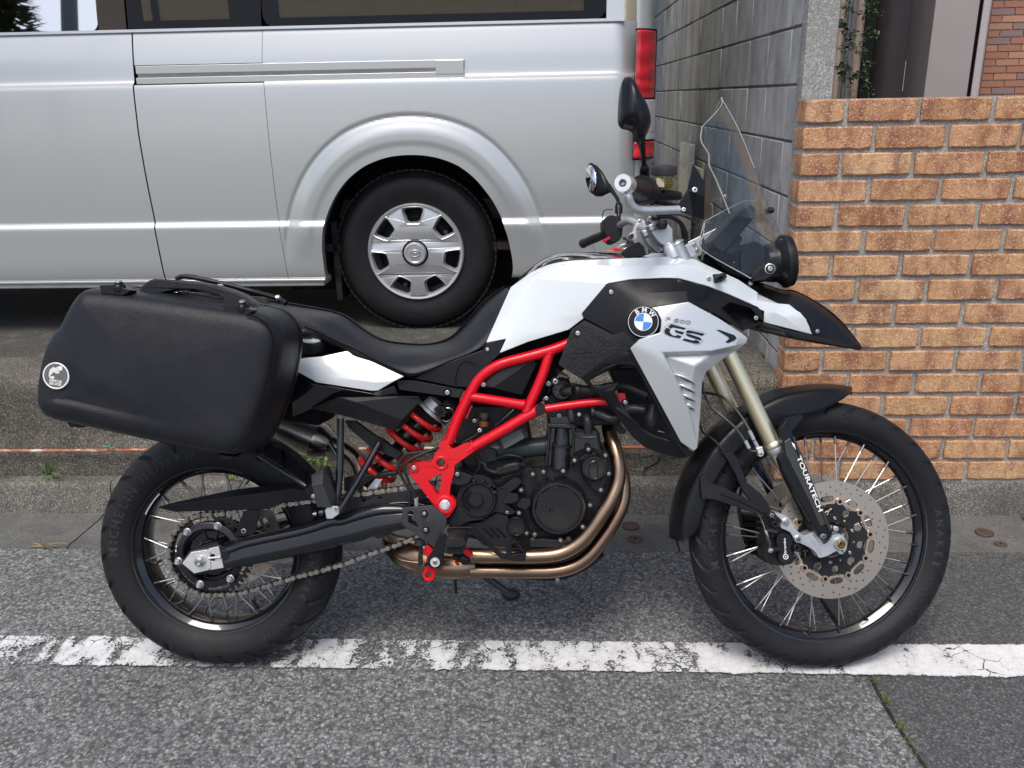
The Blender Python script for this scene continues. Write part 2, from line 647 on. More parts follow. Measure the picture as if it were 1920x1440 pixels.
def asphalt(name, dark, light, tint, tscale=150.0, wear=0.5):
    t = NT(name)
    v = t.co('World')
    vv = t.mix(0.0025, v, t.noise(v, 90, 2, out='Color'), 'ADD')
    cell = t.n('ShaderNodeTexVoronoi', feature='F1'); cell.inputs['Scale'].default_value = tscale; t.l(vv, cell.inputs[0])
    cell2 = t.n('ShaderNodeTexVoronoi', feature='F1'); cell2.inputs['Scale'].default_value = tscale * 2.1; t.l(vv, cell2.inputs[0])
    bw = t.n('ShaderNodeSeparateColor'); t.l(cell.outputs['Color'], bw.inputs[0])
    bw2 = t.n('ShaderNodeSeparateColor'); t.l(cell2.outputs['Color'], bw2.inputs[0])
    stone = t.ramp(bw.outputs[0], [(0.0, dark), (0.35, tuple(a * 0.55 + b * 0.45 for a, b in zip(dark, light))), (0.75, light), (0.93, tuple(min(1, x * 1.5) for x in light)), (1.0, tint)])
    stone2 = t.ramp(bw2.outputs[1], [(0.0, tuple(x * 0.8 for x in dark)), (0.8, light), (1.0, tuple(min(1, x * 1.7) for x in light))])
    sel = t.ramp(bw.outputs[2], [(0.36, 0), (0.40, 1)])
    c = t.mix(sel, stone2, stone)
    pit = t.ramp(cell.outputs['Distance'], [(0.45, 0), (0.75, 1)])
    c = t.mix(t.math('MULTIPLY', pit, 0.55), c, tuple(x * 0.45 for x in dark))
    big = t.noise(v, 2.2, 5, 0.6)
    c = t.mix(t.math('MULTIPLY', t.ramp(big, [(0.38, 0), (0.66, 1)]), 0.6), c, t.mix(0.5, c, (0.045, 0.045, 0.043)), 'MIX')
    fine = t.noise(v, 700, 3, 0.7)
    c = t.mix(0.35, c, t.ramp(fine, [(0.3, 0.25), (0.7, 1.6)]), 'MULTIPLY')
    h = t.math('SUBTRACT', bw.outputs[1], t.math('MULTIPLY', cell.outputs['Distance'], 1.2))
    n = t.bump(h, 0.55, 0.0016)
    n = t.bump(fine, 0.4, 0.0008, n)
    return t.set(color=c, rough=0.78, normal=n, spec=0.35)


M['asphalt'] = asphalt('worn_asphalt', (0.078, 0.080, 0.080), (0.238, 0.246, 0.244), (0.34, 0.29, 0.22), 108)
M['asphalt_d'] = asphalt('dark_asphalt_patch', (0.056, 0.059, 0.060), (0.120, 0.126, 0.128), (0.20, 0.19, 0.17), 170)


def concrete(name, a, b, stain=(0.06, 0.055, 0.045), st=0.6, speck=0.5, bs=0.5, vscale=(1, 1, 1), ss=3.0, moss=0.0):
    t = NT(name)
    v = t.co('World', vscale)
    c = t.mix(t.ramp(t.noise(v, 9, 8, 0.65), [(0.3, 0), (0.7, 1)]), a, b)
    sp = t.vor(t.co('World'), 260, 'Color')
    sb = t.n('ShaderNodeSeparateColor'); t.l(sp, sb.inputs[0])
    c = t.mix(t.math('MULTIPLY', t.ramp(sb.outputs[0], [(0.55, 0), (1.0, 1)]), speck), c, tuple(min(1, x * 2.0) for x in b))
    c = t.mix(t.math('MULTIPLY', t.ramp(sb.outputs[1], [(0.6, 0), (1.0, 1)]), speck), c, tuple(x * 0.3 for x in a))
    s2 = t.ramp(t.noise(v, ss, 7, 0.7), [(0.42, 0), (0.68, 1)])
    c = t.mix(t.math('MULTIPLY', s2, st), c, stain)
    if moss:
        c = t.mix(t.math('MULTIPLY', t.ramp(t.noise(v, 7, 8, 0.75), [(0.55, 0), (0.7, 1)]), moss), c, (0.30, 0.29, 0.25))
    f = t.noise(t.co('World'), 220, 5, 0.7)
    n = t.bump(f, bs, 0.003)
    n = t.bump(t.noise(t.co('World'), 30, 5, 0.6), 0.3, 0.006, n)
    return t.set(color=c, rough=0.85, normal=n, spec=0.3)


M['wallface'] = concrete('rough_retaining_concrete', (0.070, 0.064, 0.054), (0.150, 0.137, 0.115), st=0.55, speck=0.95, bs=0.9, moss=0.25)
M['slab'] = concrete('dirty_slab', (0.040, 0.039, 0.036), (0.088, 0.085, 0.078), st=0.6, speck=0.9, bs=0.7, moss=0.35)
M['kerb'] = concrete('kerb_concrete', (0.095, 0.09, 0.08), (0.18, 0.17, 0.15), st=0.6, speck=0.8, bs=0.6)
M['gutter'] = concrete('gutter_concrete', (0.085, 0.086, 0.082), (0.140, 0.140, 0.132), st=0.45, speck=0.35, bs=0.35)
M['render'] = concrete('rough_render', (0.25, 0.25, 0.235), (0.40, 0.40, 0.375), st=0.35, stain=(0.17, 0.16, 0.14), speck=0.5, bs=1.0, moss=0.5)
M['mortar'] = concrete('mortar', (0.27, 0.262, 0.24), (0.41, 0.395, 0.365), st=0.35, stain=(0.12, 0.115, 0.10), speck=0.5, bs=0.9)
M['mortar_d'] = concrete('dark_mortar', (0.09, 0.088, 0.08), (0.15, 0.145, 0.13), st=0.4)
M['lawn'] = simple('far_ground', (0.12, 0.12, 0.11), 0.9)


def blockmat():
    t = NT('concrete_block')
    ob = t.n('ShaderNodeObjectInfo')
    v = t.co('World')
    vs = t.co('World', (1, 2.6, 0.8))
    c = t.mix(t.ramp(t.noise(v, 12, 8, 0.7), [(0.3, 0), (0.7, 1)]), (0.35, 0.355, 0.35), (0.50, 0.51, 0.505))
    s2 = t.ramp(t.noise(vs, 2.0, 6, 0.65), [(0.40, 0), (0.66, 1)])
    c = t.mix(t.math('MULTIPLY', s2, 0.6), c, (0.115, 0.108, 0.095))
    c = t.mix(0.5, c, t.ramp(ob.outputs['Random'], [(0, 0.72), (1, 1.12)]), 'MULTIPLY')
    f = t.noise(v, 330, 5, 0.7)
    c = t.mix(0.4, c, t.ramp(f, [(0.3, 0.5), (0.7, 1.35)]), 'MULTIPLY')
    return t.set(color=c, rough=0.88, spec=0.25, normal=t.bump(f, 0.7, 0.002))


M['block'] = blockmat()


def brickmat():
    t = NT('tan_brick')
    ob = t.n('ShaderNodeObjectInfo')
    v = t.co('World')
    off = t.n('ShaderNodeVectorMath', operation='ADD')
    sc_ = t.n('ShaderNodeVectorMath', operation='SCALE')
    cmb = t.n('ShaderNodeCombineXYZ'); t.l(ob.outputs['Random'], cmb.inputs[0]); t.l(ob.outputs['Random'], cmb.inputs[2])
    t.l(cmb.outputs[0], sc_.inputs[0]); sc_.inputs['Scale'].default_value = 37.0
    t.l(v, off.inputs[0]); t.l(sc_.outputs[0], off.inputs[1])
    vv = off.outputs[0]
    base = t.ramp(ob.outputs['Random'], [(0.0, (0.56, 0.29, 0.15)), (0.3, (0.64, 0.36, 0.18)), (0.55, (0.70, 0.43, 0.23)), (0.8, (0.62, 0.31, 0.165)), (1.0, (0.67, 0.39, 0.215))])
    mp2 = t.n('ShaderNodeMapping'); mp2.inputs['Scale'].default_value = (1.0, 1, 0.45); t.l(vv, mp2.inputs[0])
    burn = t.ramp(t.noise(mp2.outputs[0], 17, 4, 0.6), [(0.43, 0), (0.62, 1)])
    c = t.mix(t.math('MULTIPLY', burn, 0.72), base, (0.24, 0.085, 0.055))
    c = t.mix(t.math('MULTIPLY', t.ramp(t.noise(vv, 75, 5, 0.75), [(0.45, 0), (0.7, 1)]), 0.45), c, (0.22, 0.11, 0.06))
    c = t.mix(t.ramp(t.noise(vv, 34, 4), [(0.5, 0), (0.75, 0.5)]), c, (0.62, 0.38, 0.19))
    sp = t.n('ShaderNodeSeparateColor'); t.l(t.vor(vv, 250, 'Color'), sp.inputs[0])
    ds = t.vor(vv, 250, 'Distance')
    near = t.ramp(ds, [(0.28, 1), (0.5, 0)])
    c = t.mix(t.math('MULTIPLY', near, t.ramp(sp.outputs[0], [(0.76, 0), (0.84, 0.9)])), c, (0.86, 0.74, 0.56))
    c = t.mix(t.math('MULTIPLY', near, t.ramp(sp.outputs[1], [(0.80, 0), (0.88, 0.9)])), c, (0.10, 0.045, 0.03))
    f = t.noise(vv, 420, 4, 0.7)
    c = t.mix(0.35, c, t.ramp(f, [(0.3, 0.6), (0.7, 1.35)]), 'MULTIPLY')
    h = t.math('ADD', f, t.noise(vv, 90, 4))
    nn = t.bump(t.noise(vv, 38, 5, 0.7), 0.7, 0.006)
    return t.set(color=c, rough=0.9, spec=0.25, normal=t.bump(h, 1.0, 0.0028, nn))


M['brick'] = brickmat()


def tilemat():
    t = NT('red_brown_tile')
    ob = t.n('ShaderNodeObjectInfo')
    base = t.ramp(ob.outputs['Random'], [(0.0, (0.36, 0.16, 0.10)), (0.4, (0.42, 0.205, 0.13)), (0.65, (0.46, 0.235, 0.15)), (0.8, (0.26, 0.17, 0.15)), (1.0, (0.30, 0.19, 0.17))], 'CONSTANT')
    f = t.noise(t.co('World'), 200, 4, 0.7)
    c = t.mix(0.4, base, t.ramp(f, [(0.3, 0.7), (0.7, 1.25)]), 'MULTIPLY')
    return t.set(color=c, rough=0.7, normal=t.bump(f, 0.3, 0.001))


M['tile'] = tilemat()


def paintline():
    t = NT('worn_road_paint')
    v = t.co('World')
    x = t.n('ShaderNodeSeparateXYZ'); t.l(v, x.inputs[0])
    # wear: much on the left, little on the right where only cracks show
    w = t.ramp(t.math('ADD', t.math('MULTIPLY', x.outputs[0], 0.3), 0.5), [(0.0, 0.56), (0.26, 0.52), (0.36, 0.58), (0.46, 0.56), (0.62, 0.62), (0.72, 0.68), (0.80, 0.70), (0.86, 0.86), (1.0, 0.88)])
    vd = t.mix(0.03, v, t.noise(v, 25, 3, out='Color'), 'ADD')
    band = t.noise(t.co('World', (1.0, 0.28, 1), (0, 0, 0.3)), 10, 4, 0.65)
    a = t.noise(vd, 30, 6, 0.72)
    f = t.math('ADD', t.math('MULTIPLY', a, 0.55), t.math('MULTIPLY', band, 0.75))
    e = t.noise(v, 160, 4, 0.7)
    f = t.math('ADD', f, t.math('MULTIPLY', t.math('SUBTRACT', e, 0.5), 0.30))
    # keep where f < w + something
    pc_ = t.vor(v, 210, 'Distance')
    f = t.math('ADD', f, t.math('MULTIPLY', t.math('SUBTRACT', pc_, 0.4), 0.10))
    sp_ = t.n('ShaderNodeSeparateXYZ'); t.l(v, sp_.inputs[0])
    ed = t.math('MINIMUM', t.math('SUBTRACT', sp_.outputs[1], -0.044), t.math('SUBTRACT', 0.101, sp_.outputs[1]))
    f = t.math('ADD', f, t.math('MULTIPLY', t.math('SUBTRACT', 1.0, t.math('MULTIPLY', ed, 90.0), True), t.math('MULTIPLY', t.noise(v, 55, 4, 0.7), 0.55)))
    df = t.math('SUBTRACT', t.math('ADD', t.math('MULTIPLY', w, 0.62), 0.325), f)
    keep = t.math('ADD', t.math('MULTIPLY', df, 22.0), 0.5, True)
    thin = t.ramp(df, [(0.0, 0), (0.16, 1)])
    cr = t.vor(t.mix(0.02, v, t.noise(v, 40, 3, out='Color'), 'ADD'), 17, 'Distance', 'DISTANCE_TO_EDGE')
    crk = t.math('GREATER_THAN', cr, t.math('MULTIPLY', t.ramp(t.noise(v, 5, 2), [(0.5, 0), (0.75, 1)]), 0.045))
    keep = t.math('MULTIPLY', keep, crk)
    c = t.mix(t.ramp(t.noise(v, 60, 6, 0.7), [(0.3, 0), (0.75, 1)]), (0.58, 0.585, 0.59), (0.78, 0.78, 0.77))
    c = t.mix(t.math('MULTIPLY', t.math('SUBTRACT', 1.0, thin), 0.35), c, (0.30, 0.30, 0.30))
    return t.set(color=c, rough=0.6, alpha=keep, normal=t.bump(t.noise(v, 350, 4, 0.7), 0.5, 0.0015))


M['line'] = paintline()


def rust():
    t = NT('rusty_painted_steel')
    v = t.co('World', (1, 3, 3))
    r = t.ramp(t.noise(v, 14, 6, 0.7), [(0.36, 0), (0.50, 1)])
    c = t.mix(r, (0.62, 0.52, 0.45), t.ramp(t.noise(v, 40, 4), [(0.3, (0.20, 0.05, 0.025)), (0.6, (0.40, 0.13, 0.05)), (0.8, (0.07, 0.03, 0.03))]))
    return t.set(color=c, rough=0.7, normal=t.bump(r, 0.4, 0.001))


M['rust'] = rust()
def plain(name, **k):
    t = NT(name)
    return t.set(**k)


M['vanpaint'] = plain('van_silver_paint', color=(.505, .525, .52), metal=.5, rough=.30, coat=.6, coatr=.05)
M['hubcap'] = plain('hubcap_silver', color=(.54, .55, .56), metal=.6, rough=.30, coat=.4, coatr=.1)
M['silver'] = plain('silver_paint', color=(.52, .545, .55), metal=.45, rough=.28, coat=.7, coatr=.05)
M['vandark'] = simple('van_underside', (0.012, 0.012, 0.012), 0.8, dust=0.2)
M['trim'] = simple('van_dark_trim', (0.035, 0.026, 0.022), 0.5)
M['pipe_d'] = simple('dark_brown_pipe', (0.038, 0.031, 0.033), 0.45, grain=50, gs=0.03)
M['mauve'] = simple('mauve_panel', (0.33, 0.29, 0.28), 0.45, var=0.05, vs=6)
M['mauve_l'] = simple('light_mauve_panel', (0.44, 0.395, 0.385), 0.45, var=0.05)
M['pink'] = simple('pink_beige_pipe', (0.55, 0.44, 0.37), 0.5)
M['leaf'] = simple('leaf', (0.055, 0.10, 0.035), 0.5, var=0.5, vs=20)
M['leaf_l'] = simple('bright_leaf', (0.13, 0.24, 0.045), 0.5, var=0.35, vs=20)
M['straw'] = simple('dry_grass', (0.42, 0.30, 0.10), 0.7, var=0.3)
M['moss'] = simple('moss', (0.11, 0.14, 0.05), 0.9, var=0.5, vs=60)
M['twig'] = simple('twig', (0.16, 0.11, 0.09), 0.8)
M['teal'] = simple('teal_tape', (0.10, 0.42, 0.34), 0.6)
M['iron'] = simple('cast_iron_cover', (0.075, 0.05, 0.038), 0.7, var=0.3, grain=150, gs=0.5, gd=0.002)


# ================================================================ the setting
def sheet(name, pts, mat, kind='structure', parent=None):
    me = bpy.data.meshes.new(name)
    me.from_pydata([tuple(p) for p in pts], [], [tuple(range(len(pts)))])
    me.materials.append(mat)
    o = link(name, me, parent)
    if kind: o['kind'] = kind
    return o


YG, YK, YW, ZK, ZS = 0.602, 0.865, 0.931, 0.121, 0.494
sheet('ground', [(-200, -200, -0.03), (200, -200, -0.03), (200, 200, -0.03), (-200, 200, -0.03)], M['lawn'])
prop(bounds("road", -30, 30, -30, YG, -0.028, 0.0, M["asphalt"]), kind="structure")
# darker repair patch on the right
a = onZ(1612, 1242); b = onZ(1733, 1440); d = (a - b).normalized()
s0 = b - d * 4.0; s1 = b + d * ((YG - b.y) / d.y)
sheet('road_patch', [(s0.x, s0.y, 0.004), (12, s0.y, 0.004), (12, YG - 0.001, 0.004), (s1.x, s1.y - 0.001, 0.004)], M['asphalt_d'])
ys0, ys1 = -0.044, 0.101
NL = 60
sheet('white_line', [(-9, ys0, 0.008), (9, ys0, 0.008), (9, ys1, 0.008), (-9, ys1, 0.008)], M['line'])
# seam between old and new asphalt, with moss
P = []
rnd = random.Random(3)
for i in range(26):
    q = s0.lerp(s1, i / 25)
    P.append(Vector((q.x + rnd.uniform(-.006, .006), q.y, 0.0045)))
vs, fs = tube_geo(P, [rnd.uniform(.0025, .006) for _ in P], n=4, seg=6, flat=0.5)
t = mesh('seam_crack', vs, fs, simple('tar_seam', (0.03, 0.026, 0.02), 0.9, var=0.4, vs=60), None)
prop(t, kind='structure')
vs, fs = [], []
for c_, r_, n_ in ((onZ(1641, 1282), .010, 60), (onZ(1661, 1316), .012, 90), (onZ(1689, 1364), .012, 90), (onZ(1706, 1398), .007, 40), (onZ(1719, 1420), .006, 30)):
    for i in range(n_):
        p = Vector((c_.x + rnd.gauss(0, r_ * .55), c_.y + rnd.gauss(0, r_), 0.005))
        hgt = rnd.uniform(.003, .009); an = rnd.uniform(0, 6.28); w = .0014
        tip = p + Vector((math.cos(an) * .005, math.sin(an) * .005, hgt))
        o = len(vs); sd = Vector((-math.sin(an) * w, math.cos(an) * w, 0))
        vs += [p - sd, p + sd, tip]; fs.append((o, o + 1, o + 2))
mo = mesh('seam_moss', vs, fs, M['moss'], None, recalc=False); prop(mo, kind='stuff')

# gutter slabs
g = empty('gutter'); prop(g, kind='structure')
xs = [-9.0, -6.6, -4.2, -1.655, 0.42, 1.65, 3.2, 6.0, 9.0]
for x0, x1 in zip(xs[:-1], xs[1:]):
    vs, fs = [], []
    for x in (x0 + .003, x1 - .003):
        vs += [(x, YG, -.02), (x, YG, .002), (x, YG + .01, .005), (x, YK - .03, -.004), (x, YK + .002, .004), (x, YK + .002, -.02)]
    n = 6
    fs = [(i, i + 1, n + i + 1, n + i) for i in range(n - 1)] + [tuple(range(n)), tuple(range(2 * n - 1, n - 1, -1))]
    mesh('gutter_slab', vs, fs, M['gutter'], g)
# kerb
k = empty('kerb'); prop(k, kind='structure')
xs = [-9.0 + 0.6 * i for i in range(31)]
off = -1.62 - min(xs, key=lambda x: abs(x + 1.62))
for i in range(30):
    x0, x1 = xs[i] + off + .002, xs[i + 1] + off - .002
    zt = ZK + rnd.uniform(-.002, .003); dy = rnd.uniform(-.003, .002)
    prof = [(YK + dy - .006, -.02), (YK + dy - .004, .01), (YK + dy + .004, zt - .022), (YK + dy + .008, zt - .010), (YK + dy + .018, zt), (YW + .02, zt + .002), (YW + .02, -.02)]
    n = len(prof)
    vs = [(x0, y, z) for y, z in prof] + [(x1, y, z) for y, z in prof]
    fs = [(j, (j + 1) % n, n + (j + 1) % n, n + j) for j in range(n)] + [tuple(range(n)), tuple(range(2 * n - 1, n - 1, -1))]
    mesh('kerb_stone', vs, fs, M['kerb'], k)
# retaining wall and the yard above it (rough grids so that the edge is not ruler straight)
nx, prof = 260, [(0.0, ZK - .03), (0.0, .17), (0.0, .24), (.004, .245), (.004, .30), (.002, .38), (.0, .44), (.0, .470), (.003, .484), (.012, .493), (.04, ZS), (.10, ZS), (.3, ZS)]
vs, fs = [], []
for i in range(nx + 1):
    x = -9 + (9.79) * i / nx
    for dy, z in prof:
        e = .0035 * math.sin(x * 37 + z * 50) * math.sin(x * 11.3 + z * 31) + rnd.uniform(-.002, .002)
        ez = (.004 * math.sin(x * 5.1) + rnd.uniform(-.002, .002)) if z > .46 and dy < .1 else 0
        vs.append((x, YW + dy + (e if dy < .1 else 0), z + ez))
m_ = len(prof)
fs = [(i * m_ + j, (i + 1) * m_ + j, (i + 1) * m_ + j + 1, i * m_ + j + 1) for i in range(nx) for j in range(m_ - 1)]
rw = mesh('retaining_wall', vs, fs, M['wallface'], None, ang=60)
prop(rw, 'low rough concrete retaining wall between the kerb and the raised parking yard', 'retaining wall')
prop(bounds('parking_yard', -9, 8, YW + .28, 12, -.02, ZS - .0012, M['slab']), kind='structure')
# crack in the retaining wall
P = [onY(1236 - 40 * t_ + 5 * math.sin(t_ * 9), 858 + 42 * t_, YW - .002) for t_ in [j / 9 for j in range(10)]]
cr = tube('crack', P, .0016, M['deep'], rw, n=3, seg=5)
# rusty bar
bar = tube('steel_bar', [onY(-500, 846, .905), onY(0, 845, .905), onY(125, 845, .905), onY(253, 844, .905), onY(600, 842, .905), onY(1150, 839, .905), onY(1285, 838, .905)], .0062, M['rust'], None, n=4, seg=10)
prop(bar, 'thin rusty steel bar with flaking pale paint running along the retaining wall above the kerb', 'steel bar')
tp = onY(203, 836, .893)
vs, fs = [], []
for i in range(8):
    for j in range(4):
        vs.append(Vector((tp.x - .016 + .034 * i / 7, .897 - .004 * j + rnd.uniform(-.002, .002), tp.z - .004 + .003 * math.sin(i * 1.3 + j) + .003 * j - .0012 * i)))
fs = [(i * 4 + j, i * 4 + j + 1, i * 4 + j + 5, i * 4 + j + 4) for i in range(7) for j in range(3)]
tt = mesh('tape_scrap', vs, fs, M['teal'], None, solid=.001)
prop(tt, 'scrap of teal green tape caught on the rusty bar', 'tape scrap')
# small round covers in the gutter
for (x, y, ru, n_, lab) in ((1183, 985, .030, 1, 'faint brown round drain cover in the gutter slab behind the front fender'), (1191, 1011, .026, 0, 'small dark round drain cover with a keyhole behind the front fender'),
                            (1846, 998, .029, 1, 'brown round drain cover in the gutter below the brick wall'), (1876, 1020, .020, 0, 'small dark oval drain cover at the gutter edge below the brick wall')):
    q = onZ(x, y, .006)
    o = lathe('drain_cover', q, [(ru, -.01), (ru, .001), (ru * .93, .0025), (ru * .86, .001), (ru * .82, .001), (ru * .78, .002), (.0001, .002)], (0, 0, 1), M['iron'], None, seg=28)
    prop(o, lab, 'drain cover', 'small drain covers in the gutter')
    if not n_:
        lathe('keyhole', q + Vector((0, 0, .0025)), [(ru * .18, 0), (ru * .18, .0006), (.0001, .0006)], (0, 0, 1), M['deep'], o, seg=12)

# ---------------------------------------------------------------- block wall, running away from the street
XB = 0.80
bw = empty('block_wall', M=Matrix.Translation((XB, 1.0, ZS)))
prop(bw, 'tall grey concrete block wall with dark stains running back beside the van', 'block wall', None)


def wpart(name, x0, x1, y0, y1, z0, z1, mat, par, base, **kk):
    return bounds(name, x0 - base[0], x1 - base[0], y0 - base[1], y1 - base[1], z0 - base[2], z1 - base[2], mat, par, **kk)


bb = (XB, 1.0, ZS)
wpart('mortar_core', XB + .006, XB + .086, 1.0, 8.0, .40, 2.78, M['mortar_d'], bw, bb)
bmesh_block = None
yj = [1.0, 1.177] + [1.177 + .312 * i for i in range(1, 22)]
shared = {}
for r in range(13):
    z0 = 1.635 - .18 * 7 + .18 * r
    if z0 < ZS - .1: z0c = ZS - .1
    for i in range(len(yj) - 1):
        y0, y1 = yj[i] + .0025, yj[i + 1] - .0025
        L = round(y1 - y0, 4)
        if L not in shared:
            o = box('block', (0, 0, 0), .084, L, .172, M['block'], bw, bev=.003, )
            shared[L] = o.data
            o.modifiers.clear()
            # bake a small chamfer so that copies share it
            bm = bmesh.new(); bm.from_mesh(o.data)
            bmesh.ops.bevel(bm, geom=[e for e in bm.edges], offset=.003, segments=1, affect='EDGES')
            bm.to_mesh(o.data); bm.free()
        else:
            o = link('block', shared[L], bw)
        o.location = (.044 + rnd.uniform(-.0015, .0015), (y0 + y1) / 2 - 1.0, z0 + .09 - ZS)
# rendered end of the wall, ragged where it laps over the first block
vs = []
zz = [0.9 + .03 * i for i in range(64)]
for z in zz:
    rag = .03 + rnd.uniform(-.012, .012)
    vs += [Vector((XB - .004 + rnd.uniform(-.002, .001), 1.0 + rag, z)), Vector((XB - .010 + rnd.uniform(-.002, .002), 1.0 + rag * .5, z)), Vector((XB - .006, .972 + rnd.uniform(-.001, .001), z)),
           Vector((XB + .06, .968 + rnd.uniform(-.002, .002), z)), Vector((XB + .088 + rnd.uniform(-.001, .001), .972, z)), Vector((XB + .090, 1.2, z))]
fs = [(i * 6 + j, i * 6 + j + 1, i * 6 + 6 + j + 1, i * 6 + 6 + j) for i in range(63) for j in range(5)]
vs = [v - Vector(bb) for v in vs]
mesh('end_render', vs, fs, M['render'], bw, ang=60)

# ---------------------------------------------------------------- brick wall
YB = 0.875
bk = empty('brick_wall', M=Matrix.Translation((.785, YB, .128)))
prop(bk, 'low tan brick garden wall with grey mortar joints behind the front wheel', 'brick wall')
kb = (.785, YB, .128)
wpart('mortar', .790, 2.9, YB + .011, YB + .093, .10, 1.410, M['mortar'], bk, kb)
# mortar smeared unevenly in the joints
def brick_mesh(L, Hh, D_, seed):
    r = random.Random(seed)
    n_u, n_v = 6, 3
    out = []
    for i in range(n_u): out.append((-L / 2 + L * i / n_u, -Hh / 2))
    for i in range(n_v): out.append((L / 2, -Hh / 2 + Hh * i / n_v))
    for i in range(n_u): out.append((L / 2 - L * i / n_u, Hh / 2))
    for i in range(n_v): out.append((-L / 2, Hh / 2 - Hh * i / n_v))
    out = [(x + r.uniform(-.0016, .0016), z + r.uniform(-.0018, .0014)) for x, z in out]
    for ci in (0, n_u, n_u + n_v, 2 * n_u + n_v):
        x, z = out[ci]; f_ = r.uniform(.93, .985); out[ci] = (x * (1 - (1 - f_) * .35), z * f_)
    n = len(out)
    vs = [(x * (1 - .004 / (L / 2)), 0, z * (1 - .004 / (Hh / 2))) for x, z in out] + [(x, .0035, z) for x, z in out] + [(x, D_, z) for x, z in out]
    fs = [tuple(range(n))]
    for a_ in (0, n):
        fs += [(a_ + i, a_ + (i + 1) % n, a_ + n + (i + 1) % n, a_ + n + i) for i in range(n)]
    fs.append(tuple(range(3 * n - 1, 2 * n - 1, -1)))
    return vs, fs


var = {}
pitch = (1.416 - .128) / 16
for c_ in range(16):
    z0 = 1.416 - pitch * (c_ + 1)
    x = .785; first = True
    while x < 2.85:
        L = (.118 if c_ % 2 == 0 else .226) if first else .2075
        if first and c_ % 2: L = .212
        key = (L, rnd.randint(0, 4))
        if key not in var:
            vs, fs = brick_mesh(L, pitch - .0135, .10, rnd.randint(0, 9999))
            o = mesh('brick', vs, fs, M['brick'], bk, ang=30)
            var[key] = o.data
        else: o = link('brick', var[key], bk)
        o.location = (x + L / 2 - kb[0] + rnd.uniform(-.0015, .0015), rnd.uniform(-.002, .0025), z0 + pitch / 2 - kb[2] + rnd.uniform(-.0012, .0012))
        o.rotation_euler = (0, rnd.uniform(-.005, .005), 0)
        x += L + .0132; first = False

# ---------------------------------------------------------------- what stands behind the brick wall
YH = 1.75


def hx(u, v=178, Y=YH):
    return onY(1480 + u / 2.88, v, Y).x


def upright(name, u0, u1, Y, mat, lab, cat, depth=.05, z0=.5, z1=3.6, roundp=False, par=None, grp=None):
    x0, x1 = hx(u0, Y=Y), hx(u1, Y=Y)
    if roundp:
        o = lathe(name, ((x0 + x1) / 2, Y + (x1 - x0) / 2, z0), [((x1 - x0) / 2, 0), ((x1 - x0) / 2, z1 - z0)], (0, 0, 1), mat, par, seg=28)
    else:
        o = bounds(name, x0, x1, Y, Y + depth, z0, z1, mat, par, bev=.003)
    if lab: prop(o, lab, cat, grp)
    return o


upright('downpipe', 228, 272, 1.85, M['pink'], 'slim pinkish pipe next to the end of the block wall', 'pipe', roundp=True, grp='pipes behind the brick wall')
upright('conduit', 277, 301, 1.80, simple('galvanised', (.25, .26, .27), .5, metal=.5), 'thin grey conduit between the two pinkish pipes', 'conduit', roundp=True)
upright('downpipe', 327, 373, 1.85, M['pink'], 'pinkish pipe behind the shrub twigs', 'pipe', roundp=True, grp='pipes behind the brick wall')
upright('gate_panel', 374, 470, 1.95, simple('dark_slate', (.028, .031, .034), .5), 'dark slate panel behind the shrub', 'panel', depth=.03)
upright('downpipe', 455, 635, 1.55, M['pipe_d'], 'wide dark brown drainpipe rising behind the brick wall', 'pipe', roundp=True, grp='pipes behind the brick wall')
col = empty('gate_pillar', M=Matrix.Translation((hx(655, Y=1.62), 1.62, .5)))
prop(col, 'tall mauve metal gate pillar behind the brick wall', 'pillar')
xa, xb_ = hx(727, Y=1.62), hx(960, Y=1.62)
cx0 = hx(655, Y=1.62)
# its two visible faces: the narrow grey side and the broad front
vs = [(xa, 1.62, .5), (xb_, 1.62, .5), (xb_, 1.90, .5), (hx(655, Y=1.78), 1.90, .5)]
vs = [Vector(v) - Vector((cx0, 1.62, .5)) for v in vs]
vs = vs + [v + Vector((0, 0, 3.1)) for v in vs]
mesh('pillar_body', vs, [(0, 1, 5, 4), (1, 2, 6, 5), (2, 3, 7, 6), (3, 0, 4, 7), (4, 5, 6, 7)], M['mauve'], col, bev=.004)
q = Vector((hx(645, 130, 1.56), 1.60, 0)); zq0, zq1 = onY(1700, 172, 1.6).z, onY(1700, 113, 1.6).z
lp = bounds('latch_plate', q.x - .003 - cx0, q.x + .006 - cx0, -.015, .03, zq0 - .5, zq1 - .5, M['alu_w'], col, bev=.005, seg=3)
for zc in (.25, .5, .75):
    pass
upright('edge_strip', 980, 1018, 1.64, M['mauve_l'], 'narrow pale mauve strip beside the gate pillar', 'trim strip', depth=.008)
upright('gap_shade', 955, 1000, 1.66, M['deep'], None, None, depth=.05)  # black sheet standing for the shade in the gap beside the pillar
bpy.data.objects['gap_shade'].parent = bpy.data.objects['edge_strip']
